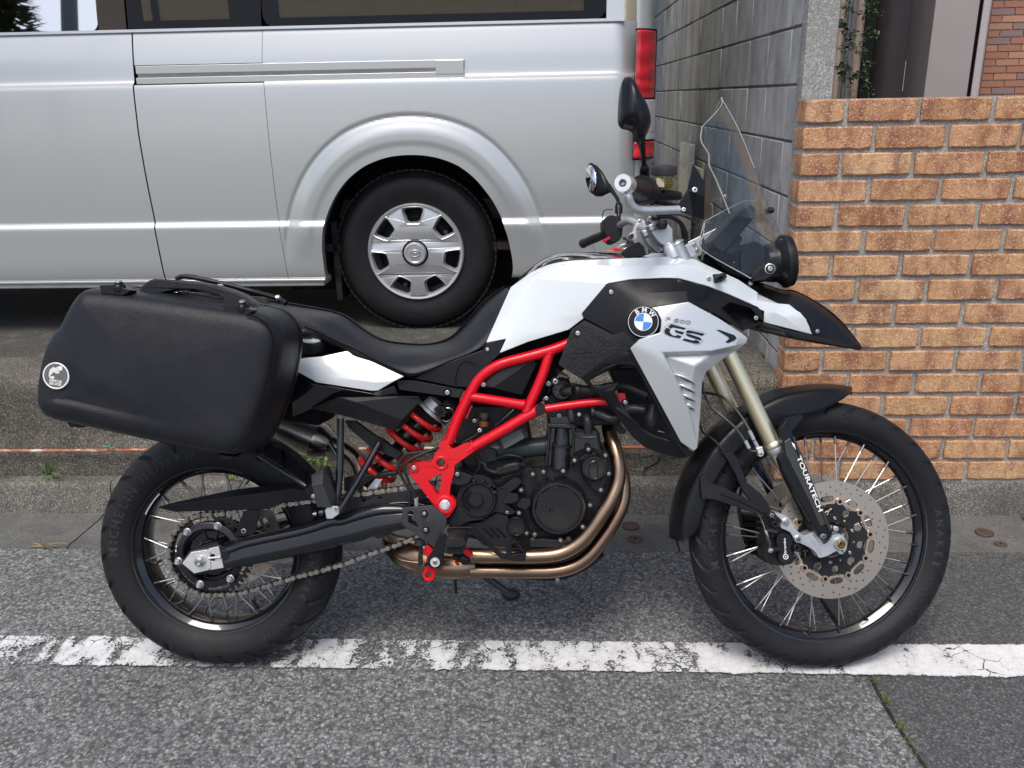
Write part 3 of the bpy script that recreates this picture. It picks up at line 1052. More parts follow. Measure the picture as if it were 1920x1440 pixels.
# tiled house wall
xT = hx(1022, Y=1.9)
th = empty('tiled_house', M=Matrix.Translation((xT, 1.9, .5)))
prop(th, 'house wall faced with small red brown tiles at the right edge', 'house')
bounds('wall', 0.0, 3.2, .008, .3, 0, 3.4, concrete('tile_grout', (.42, .37, .32), (.5, .45, .4), st=.1, speck=.1, bs=.2), th)
bounds('side_wall', .42, .45, .30, 3.2, 0, 3.4, M['mortar'], th)
tl = None
tw, tt_, gp = .094, .0265, .0035
zc, row = .62, 0
while zc < 1.75:
    x = (-(row % 2) * (tw / 2)) + .004
    while x < .62:
        xx0, xx1 = max(x, .004), x + tw - gp
        if xx1 - xx0 > .01:
            L = round(xx1 - xx0, 4)
            if ('t', L) not in shared:
                o = bounds('tile', -L / 2, L / 2, 0, .010, -tt_ / 2 + gp / 2, tt_ / 2 - gp / 2, M['tile'], th)
                shared[('t', L)] = o.data
            else: o = link('tile', shared[('t', L)], th)
            o.location = ((xx0 + xx1) / 2, rnd.uniform(0, .001), zc)
        x += tw
    zc += tt_ + .001; row += 1
# pale house behind the van (seen through its windows)
ph_ = empty('cream_house', M=Matrix.Translation((-3, 4.6, .5)))
prop(ph_, 'pale cream rendered house wall seen through the van windows', 'house')
bounds('wall', -1.2, 3.55, 0, .3, 0, 4.2, M['cream'], ph_)
for zc in (1.0, 2.0, 3.0):
    bounds('siding_joint', -1.2, 3.55, -.004, -.001, zc, zc + .012, M['beige'], ph_)

# meter strip and box on the block wall
A = onX(1286, 300, .79); B_ = onX(1304, 300, .79)
z1_, z0_ = onX(1295, 268, .79).z, onX(1292, 450, .79).z
ms = empty('cable_cover', M=Matrix.Translation((.79, B_.y, z0_)))
prop(ms, 'grey metal cable strip with a beige box fixed to the block wall behind the handlebar', 'cable box')
bounds('cover_strip', -.035, -.005, 0, A.y - B_.y, 0, z1_ - z0_, M['alu'], ms, bev=.002)
zz0, zz1 = onX(1295, 360, .79).z - z0_, onX(1295, 306, .79).z - z0_
ya, yb = onX(1319, 330, .79).y - B_.y, onX(1276, 330, .79).y - B_.y
bounds('beige_box', -.018, 0.0, ya, yb, zz0, zz1, M['beige'], ms, bev=.002)

# ---------------------------------------------------------------- plants
def blade(vs, fs, base, tip, w, sag=.3, n=5):
    d = tip - base; side = d.cross(Vector((0, 0, 1)))
    if side.length < 1e-6: side = Vector((1, 0, 0))
    side.normalize()
    o = len(vs)
    for i in range(n + 1):
        t_ = i / n
        c_ = base.lerp(tip, t_) + Vector((0, 0, d.length * sag * math.sin(t_ * PI) ))
        ww = w * (math.sin(min(1, t_ * 1.4 + .25) * PI * .5)) * (1 - t_ ** 2.5) + 1e-4
        vs += [c_ - side * ww, c_ + side * ww]
    for i in range(n): fs.append((o + 2 * i, o + 2 * i + 1, o + 2 * i + 3, o + 2 * i + 2))


def tuft(base, tips, w, mat, lab, name='grass_tuft', cat='grass tuft', Yp=.89, grp=None):
    vs, fs = [], []
    for (x, y, dy) in tips:
        blade(vs, fs, base + Vector((rnd.uniform(-.01, .01), 0, 0)), onY(x, y, Yp + dy), w, .12)
    vs = [v - base for v in vs]
    o = mesh(name, vs, fs, mat, None, recalc=False); o.location = base
    prop(o, lab, cat, grp)
    return o


tuft(onY(92, 892, .915), [(62, 848, -.01), (90, 866, -.03), (50, 884, -.05), (68, 890, -.06), (60, 913, -.09), (101, 909, -.08), (145, 872, -.05), (112, 868, -.02), (86, 868, -.04), (70, 878, -.04), (123, 880, -.06), (119, 896, -.05), (108, 893, -.06)], .0033, M['leaf_l'],
     'tuft of bright green grass growing at the foot of the retaining wall below the pannier')
tuft(onY(-12, 890, .915), [(-8, 838, -.01), (4, 845, -.03), (6, 856, -.04), (5, 866, -.05), (-20, 850, -.05), (3, 872, -.05)], .003, M['leaf_l'], 'green grass tuft cut off by the left edge of the picture')
q = onZ(82, 1028, .004)
tuft(q, [(60, 1018, 0), (70, 1012, 0), (92, 1008, 0), (98, 1018, 0), (110, 1024, 0), (52, 1026, 0), (76, 1005, 0), (88, 1016, 0), (104, 1030, 0), (130, 1020, 0)], .0022, M['straw'], 'straw coloured dry grass at the gutter edge on the left', Yp=q.y, name='dry_grass')


def leaf(vs, fs, c_, d, L, w):
    d = d.normalized(); s = d.cross(Vector((rnd.uniform(-.4, .4), rnd.uniform(-.4, .4), 1))).normalized(); n_ = d.cross(s)
    o = len(vs)
    vs += [c_, c_ + d * L * .3 + s * w, c_ + d * L * .7 + s * w * .8, c_ + d * L, c_ + d * L * .7 - s * w * .8, c_ + d * L * .3 - s * w, c_ + d * L * .5 + n_ * w * -.3]
    fs += [(o, o + 1, o + 6), (o + 1, o + 2, o + 6), (o + 2, o + 3, o + 6), (o + 3, o + 4, o + 6), (o + 4, o + 5, o + 6), (o + 5, o, o + 6)]


def shrub(name, base, stems, lab, cat, mat, L, w, per, stemr=.0015):
    r = empty(name, M=Matrix.Translation(base)); prop(r, lab, cat)
    vs, fs, tv = [], [], []
    for st in stems:
        Pn = [p - base for p in st]
        tv.append(tube_geo(Pn, [stemr * (1 - .6 * i / (len(Pn) - 1)) for i in range(len(Pn))], n=4, seg=6))
        Q = catmull(Pn, 6)
        for i in range(len(Q) * per // 6):
            c_ = Q[rnd.randrange(len(Q))]
            d = Vector((rnd.gauss(0, 1), rnd.gauss(0, .7), rnd.gauss(0, .6)))
            leaf(vs, fs, c_ + d * .004, d, L * rnd.uniform(.6, 1.15), w * rnd.uniform(.8, 1.2))
    v2, f2 = join(tv)
    mesh('twig', v2, f2, M['twig'], r)
    f_ = mesh('foliage', vs, fs, mat, r, recalc=False)
    return r


YS = 1.45
def S(u, v, dy=0): return onY(1480 + u / 2.88, v / 2.88, YS + dy)
shrub('shrub', S(430, 560), [[S(430, 560), S(420, 420), S(395, 300), S(400, 200), S(430, 90), S(400, -60)], [S(330, 560), S(330, 440), S(320, 380), S(300, 250), S(290, 140), S(310, 20)],
      [S(400, 210), S(440, 180), S(470, 190)], [S(460, 340), S(425, 350), S(390, 400), S(330, 420)], [S(395, 300), S(340, 250), S(275, 265)], [S(320, 380), S(285, 350), S(255, 378)], [S(430, 90), S(460, 60), S(490, 75)],
      [S(430, 90), S(350, 60), S(280, 30)], [S(300, 140), S(275, 130), S(262, 130)], [S(430, 480), S(410, 450), S(400, 490)], [S(300, 250), S(330, 200), S(360, 160)], [S(460, 20), S(440, -10), S(420, 30)], [S(440, 180), S(420, 130), S(450, 100)],
      [S(340, 420), S(380, 400), S(400, 440)], [S(300, 400), S(280, 400), S(300, 430)]],
      'sparse small leaved shrub with thin twigs between the block wall and the dark drainpipe', 'shrub', M['leaf'], .014, .0048, 26)
sb = [onY(600, 905, .90), onY(593, 885, .88), onY(585, 865, .86), onY(580, 845, .85)]
shrub('weed', sb[0], [sb, [sb[0], onY(607, 880, .87), onY(612, 862, .86)], [sb[1], onY(575, 870, .86), onY(568, 850, .85)], [sb[0], onY(585, 893, .87), onY(570, 885, .86)], [sb[2], onY(600, 850, .85), onY(610, 845, .84)]],
      'leafy green weed growing from the kerb behind the rear wheel', 'weed', M['leaf_l'], .030, .006, 9)
sb = [onY(435, 900, .90), onY(432, 893, .88), onY(428, 888, .86)]
shrub('weed', sb[0], [sb, [sb[0], onY(440, 892, .87), onY(444, 889, .86)]], 'tiny green weed on the kerb seen through the rear wheel spokes', 'weed', M['leaf_l'], .012, .003, 10)

# grit along the kerb foot, the asphalt edge and the wall ledge
rg_ = random.Random(21)
vs, fs = [], []
for i in range(1500):
    q = rg_.random()
    x = rg_.uniform(-3.2, 2.2)
    if q < .45: y, z = YK - abs(rg_.gauss(0, .012)) - .002, .004
    elif q < .75: y, z = YG + rg_.gauss(0, .02), .003
    elif q < .9: y, z = YW - .004 - abs(rg_.gauss(0, .006)), ZK
    else: y, z = rg_.uniform(YG, YK), .0
    if q >= .75 and q < .9 and x > .78: continue
    r = rg_.uniform(.0008, .0032) * (1.4 if rg_.random() < .1 else 1)
    o = len(vs)
    for dx, dy, dz in ((1, 0, 0), (0, 1, 0), (-1, 0, 0), (0, -1, 0), (0, 0, .8)):
        vs.append((x + dx * r * rg_.uniform(.6, 1.3), y + dy * r * rg_.uniform(.6, 1.3), z + dz * r))
    fs += [(o, o + 1, o + 4), (o + 1, o + 2, o + 4), (o + 2, o + 3, o + 4), (o + 3, o, o + 4)]
gr_ = mesh('grit', vs, fs, simple('grit', (.20, .185, .16), .9, var=.7, vs=300), None); prop(gr_, kind='stuff')


# ================================================================ the van
YV = 1.60
VO = Vector((-.60, YV, ZS))
van = empty('van', M=Matrix.Translation(VO))
prop(van, 'silver panel-sided passenger van parked in the raised yard behind the motorcycle', 'van')


def vl(p): return Vector(p) - VO


PROF = [(.728, .030), (.742, .042), (.80, .051), (.90, .057), (.944, .059), (.955, .0575), (.966, .050), (.974, .0462), (.99, .0465), (1.10, .051), (1.25, .052), (1.40, .048), (1.49, .043), (1.506, .036), (1.516, .024), (1.535, .019), (1.60, .011), (1.68, -.006), (1.705, -.014)]


_pf = catmull([Vector((a, b, 0)) for a, b in PROF], 6)
PROF_S = []
for p in _pf:
    if not PROF_S or p.x > PROF_S[-1][0]: PROF_S.append((p.x, p.y))


def prof_out(z):
    for (a, va), (b, vb) in zip(PROF_S[:-1], PROF_S[1:]):
        if z <= b:
            t = max(0, (z - a) / (b - a)); return va + (vb - va) * t
    return PROF_S[-1][1]


def prof_out_lin(z):
    for (a, va), (b, vb) in zip(PROF[:-1], PROF[1:]):
        if z <= b:
            t = max(0, (z - a) / (b - a)); return va + (vb - va) * t
    return PROF[-1][1]


def vx(x, y): return onY(x, y, YV - .04)


ARCH = [vx(560 + u / 3.428, 200 + v / 3.428) for u, v in ((168, 1060), (160, 960), (160, 860), (172, 750), (210, 640), (260, 545), (330, 458), (430, 380), (560, 328), (730, 308), (900, 328), (1030, 378), (1120, 445), (1200, 535), (1270, 640), (1325, 770), (1360, 900), (1378, 1040))]
ac = vx(560 + 770 / 3.428, 200 + 975 / 3.428)
AP = sorted([(math.atan2(p.z - ac.z, p.x - ac.x), math.hypot(p.x - ac.x, p.z - ac.z)) for p in ARCH])


def arch_r(th):
    if th < AP[0][0]: return AP[0][1] / max(.2, math.cos(0)) if th > -PI / 2 else AP[-1][1]
    if th > AP[-1][0]: return AP[-1][1]
    for (a, ra), (b, rb) in zip(AP[:-1], AP[1:]):
        if th <= b: return ra + (rb - ra) * (th - a) / (b - a)


def sm(t):
    t = max(0, min(1, t)); return t * t * (3 - 2 * t)


def flare(x, z):
    dx, dz = x - ac.x, z - ac.z
    r = math.hypot(dx, dz); th = math.atan2(dz, dx)
    if dz < -.06: dz_ = -.06
    ra = arch_r(max(min(th, AP[-1][0]), AP[0][0]))
    d = r - ra
    vis = sm((dz + .02) / .14)
    if d > .16 or r < 1e-3: return 0
    # raised lip near the opening, softly rounded, with a sharper outer edge
    f = .013 * sm((.142 - d) / .060) * vis
    f -= .004 * math.exp(-((d - .146) / .009) ** 2) * vis
    f -= .003 * sm((.060 - d) / .030) * vis
    return f


def lx(pts, z):
    """x of a slanted gap at height z"""
    P = sorted([(p.z, p.x) for p in pts])
    if z <= P[0][0]: return P[0][1]
    for (a, xa_), (b, xb__) in zip(P[:-1], P[1:]):
        if z <= b: return xa_ + (xb__ - xa_) * (z - a) / (b - a)
    return P[-1][1]


GAP1 = [vx(226, -20), vx(235, 50), vx(246, 130), vx(262, 250), vx(276, 330), vx(291, 410), vx(294, 428), vx(310, 520)]
SEAM2 = [vx(480, -20), vx(484, 50), vx(487, 110), vx(496, 165), vx(508, 280), vx(522, 400), vx(526, 425), vx(541, 520)]
Z0, Z1 = .728, 1.705
XR = .335


def vpanel(name, left, right, nx_, arch=False, zs=None, mat=None, label=None, extra=0.0):
    zs_ = zs or full
    vs, fs = [], []
    W_ = len(zs_)
    nxx = nx_
    for i in range(nxx + 1):
        for z in zs_:
            xl = left(z); xr = right(z)
            x = xl + (xr - xl) * i / nxx
            inset = 0
            if xr > XR - .01:          # body rounds into the rear
                e = (x - (XR - .10)) / .10
                if e > 0: inset = .05 * e ** 2.4
            if arch:
                dx, dz = x - ac.x, z - ac.z
                r = math.hypot(dx, dz); th = math.atan2(dz, dx)
            vs.append(Vector((x, YV - prof_out(z) - flare(x, z) + inset - extra, z)))
    for i in range(nxx):
        for j in range(W_ - 1):
            fs.append((i * W_ + j, (i + 1) * W_ + j, (i + 1) * W_ + j + 1, i * W_ + j + 1))
    if arch:
        ins = []
        cellx = 0.5 * (XR - (-1.15)) / nxx * 1.5
        for v in vs:
            dx, dz = v.x - ac.x, v.z - ac.z
            r = math.hypot(dx, dz); th = math.atan2(dz, dx)
            ra = arch_r(th) if th > AP[0][0] - .0 and th < AP[-1][0] else (abs((arch_r(0) if dx > 0 else arch_r(PI - .001))) / max(.3, abs(math.cos(th))) if abs(th) < 1.2 or abs(th) > 1.94 else 9)
            ins.append(ra - r)
        keep = []
        used = set()
        for f_ in fs:
            n_in = sum(1 for i in f_ if ins[i] > 0)
            if n_in < 4:
                keep.append(f_)
                if n_in: used |= set(i for i in f_ if ins[i] > 0)
        for i in used:
            v = vs[i]; dx, dz = v.x - ac.x, v.z - ac.z
            r = math.hypot(dx, dz); s = (r + ins[i]) / r
            v.x = ac.x + dx * s; v.z = max(Z0, ac.z + dz * s)
            v.y = YV - prof_out(v.z) - flare(v.x, v.z) - extra
        fs = keep
        # turn the lip inwards
        me_e = {}
        for f_ in fs:
            for a_, b_ in zip(f_, f_[1:] + f_[:1]):
                k_ = tuple(sorted((a_, b_))); me_e[k_] = me_e.get(k_, 0) + 1
        bd = [e for e, c_ in me_e.items() if c_ == 1 and all(i in used for i in e)]
        mp_ = {}
        for a_, b_ in bd:
            for i in (a_, b_):
                if i not in mp_:
                    mp_[i] = len(vs)
                    v = vs[i]; vs.append(v + Vector((0, .045, 0)))
        fs = [tuple(f_) for f_ in fs] + [(a_, b_, mp_[b_], mp_[a_]) for a_, b_ in bd]
    vs = [vl(v) for v in vs]
    return mesh(name, vs, fs, mat or M['vanpaint'], van, ang=24)


G = .0028
full = sorted(set([p[0] for p in PROF] + [.728 + .977 * i / 150 for i in range(151)]))
vpanel('front_door', lambda z: -3.05, lambda z: lx(GAP1, z) - G, 30)
XHT = lambda z: lx(GAP1, z) + G
# the sliding door and rear quarter are split by the rail slot
ZR0, ZR1 = vx(300, 158).z, vx(300, 122).z
zlow = [z for z in full if z < ZR0 - .004] + [ZR0 - .002]
zup = [ZR1 + .002] + [z for z in full if z > ZR1 + .004]
vpanel('sliding_door', XHT, lambda z: lx(SEAM2, z) - .0009, 30, zs=zlow)
vpanel('sliding_door_upper', XHT, lambda z: lx(SEAM2, z) - .0009, 30, zs=zup)
XE = vx(872, 130).x
vpanel('rear_quarter', lambda z: lx(SEAM2, z) + .0009, lambda z: XR, 260, arch=True, zs=full)
# slot and rail
rl = []
zc0, zc1 = ZR0, ZR1
xg = lx(GAP1, (zc0 + zc1) / 2) + G + .006
def rail(name, za, zb, y_out, x0, x1, mat, bev=.002):
    return bounds(name, x0 - VO.x, x1 - VO.x, YV - y_out - VO.y, YV + .02 - VO.y, za - VO.z, zb - VO.z, mat, van, bev=bev)
hgt = ZR1 - ZR0
RB = prof_out((ZR0 + ZR1) / 2)
rail('rail_upper_strip', ZR0 + hgt * .56, ZR1 - .001, RB + .004, xg, XE - .003, M['vanpaint'])
rail('rail_slot', ZR0 + hgt * .36, ZR0 + hgt * .56, RB + .0025, xg + .004, XE - .03, simple('rail_grey', (.20, .19, .19), .4, metal=.5))
rail('rail_lower_strip', ZR0 + .001, ZR0 + hgt * .36, RB + .012, xg, XE - .003, M['vanpaint'])
rail('rail_end_cap', ZR0 + hgt * .22, ZR1 - .004, RB + .014, vx(816, 130).x, XE - .006, M['vanpaint'])
# sill
bounds('sill', -3.05 - VO.x, vx(606, 515).x - VO.x, -.036, .10, .700 - VO.z, .727 - VO.z, simple('sill_plastic', (.34, .34, .33), .5, dust=.3), van, bev=.006, seg=3)
bounds('sill_highlight', -3.05 - VO.x, vx(610, 515).x - VO.x, -.046, .0, .722 - VO.z, .733 - VO.z, M['vanpaint'], van, bev=.004, seg=3)
bounds('mud_flap', vx(614, 470).x - VO.x, vx(625, 470).x - VO.x, .05, .3, .62 - VO.z, .95 - VO.z, M['vandark'], van)
# underbody, inner arch
bounds('underbody', -3.0 - VO.x, .30 - VO.x, .30, 1.45, .72 - VO.z, .80 - VO.z, M['vandark'], van)
bounds('wheel_house', -1.2 - VO.x, .10 - VO.x, .36, .40, .60 - VO.z, 1.35 - VO.z, M['vandark'], van)
bounds('axle', -.9 - VO.x, -.3 - VO.x, .20, 1.4, .78 - VO.z, .86 - VO.z, M['vandark'], van)
bounds('chassis_rail', -1.15 - VO.x, .1 - VO.x, .26, .32, .93 - VO.z, 1.02 - VO.z, simple('chassis_grey', (.10, .10, .10), .6), van)
P = [Vector((p.x, 0, p.z)) for p in ARCH]
vs, fs = [], []
for i, p in enumerate(P):
    for y in (YV + .012, YV + .38):
        s = 1.03 + .0 * i
        vs.append(vl((ac.x + (p.x - ac.x) * s, y, ac.z + (p.z - ac.z) * s)))
fs = [(2 * i, 2 * i + 1, 2 * i + 3, 2 * i + 2) for i in range(len(P) - 1)]
mesh('arch_liner', vs, fs, M['vandark'], van)
# upper body, roof, rear and far side
zw = Z1; zt = 2.30
def yin(z): return YV + .014 + (z - zw) * .14
# windows: three panes on the near side
GL0 = vx(0, 61).x
def pane(name, x0, x1, mat, r=.03, z0=zw + .004, z1=2.2):
    n = 6; out = []
    for cx_, cz_, a0 in ((x1 - r, z1 - r, 0), (x0 + r, z1 - r, 1), (x0 + r, z0 + r, 2), (x1 - r, z0 + r, 3)):
        for j in range(n + 1):
            an = a0 * PI / 2 + j * PI / 2 / n
            out.append((cx_ + r * math.cos(an), cz_ + r * math.sin(an)))
    pts = [vl((x, yin(z) - .003, z)) for x, z in out]
    vs, fs = plate_geo(pts, (0, -1, .14), .005)
    return mesh(name, vs, fs, mat, van)
xw1 = vx(222, 20).x; xw2 = vx(481, 20).x; xw3 = vx(1139, 20).x
M['doorglass'] = None
def mirrorglass():
    t = NT('door_glass')
    t.N.remove(t.b)
    g = t.n('ShaderNodeBsdfGlossy', i={'Roughness': .015, 'Color': (.95, .93, .86, 1)})
    tr = t.n('ShaderNodeBsdfTransparent', i={'Color': (.3, .27, .24, 1)})
    mx = t.n('ShaderNodeMixShader', i={0: .8})
    t.l(tr.outputs[0], mx.inputs[1]); t.l(g.outputs[0], mx.inputs[2]); t.l(mx.outputs[0], t.N['Material Output'].inputs[0])
    return t.m
M['doorglass'] = mirrorglass()
pane('front_window', -2.95, vx(166, 20).x, M['doorglass'])
pane('window_pillar', vx(167, 20).x, xw1 - .004, M['trim'], r=.003)
pane('side_window', xw1 + .004, xw2 - .003, M['glassdark'], r=.01)
pane('side_window', xw2 + .003, xw3, M['glassdark'], r=.05)
# body round the windows
def strip(x0, x1, z0, z1, name='body_frame', dy=0.0):
    vs = [vl((x, yin(z) + dy, z)) for x, z in ((x0, z0), (x1, z0), (x1, z1), (x0, z1))]
    vs2, fs = plate_geo(vs, (0, -1, .14), .02)
    return mesh(name, vs2, fs, M['vanpaint'], van)
strip(xw3 - .0, XR - .055, zw, 2.2)
strip(-3.05, XR - .055, 2.2, 2.34)
o = strip(-3.05, XR - .055, zw - .004, zw + .006, 'window_ledge', -.012)
# rear corner and rear face
vs, fs = [], []
zs_ = [.74, .9, 1.1, 1.3, 1.5, 1.7, 1.9, 2.1, 2.3, 2.42]
for z in zs_:
    y0 = YV - prof_out(min(z, 1.7)) + .05 + max(0, z - zw) * .14
    for j in range(9):
        an = j / 8 * PI / 2
        vs.append(vl((XR + .075 * math.sin(an) - .002, y0 + .10 * (1 - math.cos(an)), z)))
    vs.append(vl((XR + .075, 3.15, z)))
for i in range(len(zs_) - 1):
    for j in range(9): fs.append((i * 10 + j, i * 10 + j + 1, i * 10 + 10 + j + 1, i * 10 + 10 + j))
mesh('rear_corner', vs, fs, M['vanpaint'], van)
bounds('rear_bumper', .30 - VO.x, .405 - VO.x, .04, 1.55, .70 - VO.z, .90 - VO.z, M['vanpaint'], van, bev=.02, seg=4)
bounds('roof', -3.05 - VO.x, .33 - VO.x, .10, 1.52, 2.34 - VO.z, 2.44 - VO.z, M['vanpaint'], van, bev=.04, seg=3)
# tail light: red upper, clear middle, red lower
def lamp(name, y0, y1, x0, x1, mat, out=.012, bev=.008):
    a_ = onY(x0, y0, YV - .03); b_ = onY(x1, y1, YV - .03)
    nseg = 10; vs, fs = [], []
    for zz_ in [a_.z + (b_.z - a_.z) * i / 6 for i in range(7)]:
        e = 1.0
        for j in range(nseg + 1):
            f_ = j / nseg
            x = a_.x + (b_.x - a_.x) * f_
            y = YV - .045 + .085 * f_ ** 2.2 - out
            vs.append(vl((x, y, zz_)))
    for i in range(6):
        for j in range(nseg): fs.append((i * 11 + j, i * 11 + j + 1, i * 11 + 11 + j + 1, i * 11 + 11 + j))
    return mesh(name, vs, fs, mat, van, solid=.03, bev=bev, seg=3)
tl_ = lamp('tail_light', 184, 56, 1190, 1235, M['redlens'])
lamp('reversing_lens', 263, 186, 1190, 1234, plain('clear_lens', color=(.85, .86, .87), metal=.6, rough=.12, coat=1.0), .010)
lamp('lower_red_lens', 297, 265, 1187, 1231, M['redlens'])
lamp('lens_surround', 300, 52, 1187, 1237, M['vandark'], .0, .003)
# far side with window openings, so that light shows through the glass
yf = 3.18
def fz(y, x=700): return onY(x, y, yf).z
def fxx(x, y=15): return onY(x, y, yf).x
zo = fz(29)
bounds('far_side', -3.05 - VO.x, .36 - VO.x, yf - VO.y, yf + .05 - VO.y, .74 - VO.z, zo - VO.z, M['trim'], van)
bounds('far_side_top', -3.05 - VO.x, .36 - VO.x, yf - VO.y, yf + .05 - VO.y, 2.2 - VO.z, 2.34 - VO.z, M['trim'], van)
prev = -3.05
for xa_, xb__ in ((fxx(-230), fxx(150)), (fxx(262), fxx(280)), (fxx(294), fxx(426)), (fxx(520), fxx(1095))):
    bounds('far_pillar', prev - VO.x, xa_ - VO.x, yf - VO.y, yf + .05 - VO.y, zo - .03 - VO.z, 2.21 - VO.z, M['trim'], van, bev=.02)
    bounds('far_window', xa_ - VO.x, xb__ - VO.x, yf + .02 - VO.y, yf + .026 - VO.y, zo - VO.z, 2.2 - VO.z, M['farglass'], van)
    prev = xb__
bounds('far_pillar', prev - VO.x, .36 - VO.x, yf - VO.y, yf + .05 - VO.y, zo - .03 - VO.z, 2.21 - VO.z, M['trim'], van)
bounds('front_bulkhead', -3.06 - VO.x, -3.04 - VO.x, .03, 1.55, .74 - VO.z, 2.35 - VO.z, M['trim'], van)
bounds('cabin_floor', -3.0 - VO.x, .30 - VO.x, .05, 1.55, .83 - VO.z, .86 - VO.z, M['trim'], van)
for i, x in enumerate((-2.1, -1.35, -.6)):
    pass
# nose of the van, out of the picture to the left
bounds('nose', -3.75 - VO.x, -3.06 - VO.x, .02, 1.55, .72 - VO.z, 1.65 - VO.z, M['vanpaint'], van, bev=.12, seg=5)


def van_wheel(cx, yface, name):
    w_ = empty(name, van, Matrix.Translation(vl((cx, yface, ac.z if False else ZS + .333))))
    R_ = .336
    prof = [(.195, .012), (.200, -.002), (.215, -.006), (.235, -.012), (.26, -.016), (.285, -.014), (.300, -.008), (.306, -.004), (.3065, -.006), (.316, .004), (.326, .016), (.333, .032), (R_, .05), (R_, .085), (.331, .088), (.331, .092), (R_, .095), (R_, .15), (.333, .165), (.31, .19), (.25, .20), (.195, .19), (.195, .012)]
    lathe('tyre', (0, 0, 0), prof, (0, 1, 0), M['rubber'], w_, seg=96)
    # shoulder lugs
    parts = []
    for i in range(72):
        an = 2 * PI * i / 72
        Mr = Matrix.Rotation(-an, 3, 'Y')
        parts.append(box_geo(Mr @ Vector((.3335, .030, 0)), .008, .04, .0235, Mr))
    vs, fs = join(parts)
    mesh('tread_blocks', vs, fs, M['rubber'], w_, bev=0)['kind'] = 'stuff'
    # steel wheel behind the cap
    lathe('steel_rim', (0, 0, 0), [(.0001, .06), (.10, .05), (.14, .035), (.17, .06), (.197, .05), (.199, .0), (.197, .15), (.0001, .15)], (0, 1, 0), simple('steel_wheel', (.045, .047, .05), .5, metal=.5), w_, seg=48)
    # hub cap
    hc = empty('hubcap', w_)
    def circ3(r, n=64, y=0.0): return [Vector((r * math.cos(2 * PI * i / n), y, r * math.sin(2 * PI * i / n))) for i in range(n)]
    holes = []
    for k_ in range(7):
        a0 = PI / 2 + .02 + 2 * PI * k_ / 7
        h_ = []
        pl = [(.118, -.020), (.128, -.033), (.176, -.047), (.186, -.036), (.188, 0), (.186, .036), (.176, .047), (.128, .033), (.118, .020)]
        for r_, s_ in pl:
            h_.append(Vector((r_ * math.cos(a0) - s_ * math.sin(a0), 0, r_ * math.sin(a0) + s_ * math.cos(a0))))
        holes.append(h_)
    # dished, subdivided disc with the seven openings
    rings = [.050, .08, .105, .118]
    outer = circ3(.2)
    vs, fs = plate_geo(outer, (0, -1, 0), .010, [list(reversed(h)) for h in holes] + [circ3(.046, 32)])
    vs = [Vector((v.x, v.y + .016 * (math.hypot(v.x, v.z) / .2) ** 2 - .030 + (.010 if math.hypot(v.x, v.z) > .19 else 0), v.z)) for v in vs]
    mesh('cap_face', vs, fs, M['hubcap'], hc, bev=.0025, ang=30)
    tubes = []
    for h_ in holes:
        hh = [v.copy() for v in h_]
        hh = [Vector((v.x, -.028 + .016 * (math.hypot(v.x, v.z) / .2) ** 2, v.z)) for v in hh]
        tubes.append(tube_geo([v * 1 for v in hh], .0030, n=3, seg=6, closed=True))
        # sloping inner wall of each opening
        c_ = sum(hh, Vector()) / len(hh)
        o_ = []
        for v in hh: o_.append(v)
        for v in hh: o_.append(c_ + (v - c_) * .80 + Vector((0, .022, 0)))
        n = len(hh)
        tubes.append((o_, [(i, (i + 1) % n, n + (i + 1) % n, n + i) for i in range(n)]))
    vs, fs = join(tubes)
    mesh('opening_rims', vs, fs, M['hubcap'], hc)
    lathe('cap_edge', (0, 0, 0), [(.184, -.004), (.190, -.016), (.197, -.018), (.202, -.012), (.203, .004), (.196, .01)], (0, 1, 0), M['hubcap'], hc, seg=64, ring=True)
    lathe('center_ring', (0, 0, 0), [(.052, -.024), (.055, -.030), (.051, -.0335), (.0475, -.030), (.045, -.02)], (0, 1, 0), M['inkblack'], hc, seg=48, ring=True)
    lathe('center_cap', (0, 0, 0), [(.046, -.02), (.046, -.036), (.043, -.040), (.038, -.041), (.035, -.0385), (.0001, -.040)], (0, 1, 0), M['hubcap'], hc, seg=48)
    def ell(a_, b_, n=28, cz=0): return [Vector((a_ * math.cos(2 * PI * i / n), -.0405, cz + b_ * math.sin(2 * PI * i / n))) for i in range(n)]
    vs, fs = join([tube_geo(ell(.0205, .0135), .0019, smooth=False, seg=8, closed=True), tube_geo(ell(.0075, .0130), .0016, smooth=False, seg=8, closed=True), tube_geo(ell(.0165, .0050, cz=.0078), .0016, smooth=False, seg=8, closed=True)])
    mesh('emblem', vs, fs, M['steel'], hc)
    for k_ in range(5):
        a0 = PI / 2 + 2 * PI * k_ / 5 + .25
        lathe('wheel_nut', (.085 * math.cos(a0) * 1.75, .03, .085 * math.sin(a0) * 1.75), [(.009, 0), (.009, .02), (.0001, .02)], (0, -1, 0), M['dsteel'], w_, seg=6)
    # moulded words on the sidewall
    def arc_text(s, r, a_mid, span, size, inward=False, name_='sidewall_lettering'):
        parts = []
        n = len(s)
        for i, ch in enumerate(s):
            if ch == ' ': continue
            f_ = (i + .5) / n - .5
            an = a_mid - f_ * span if not inward else a_mid + f_ * span
            v, f = text_geo(ch, .0, 1.0)
            out = []
            er = Vector((math.cos(an), 0, math.sin(an))); et = Vector((math.sin(an), 0, -math.cos(an)))
            if inward: er_, et_ = -er, -et
            else: er_, et_ = er, et
            for p in v:
                out.append(er * r + et_ * (p.x * size / .7) + er_ * ((p.y - .35) * size / .7) + Vector((0, -.0155 - .0014 * p.z, 0)))
            parts.append((out, f))
        v, f = join(parts)
        mesh(name_, v, f, M['rubber'], w_, ang=30)['kind'] = 'stuff'
    arc_text('SP 175 N', .262, PI / 2 - .05, .85, .021)
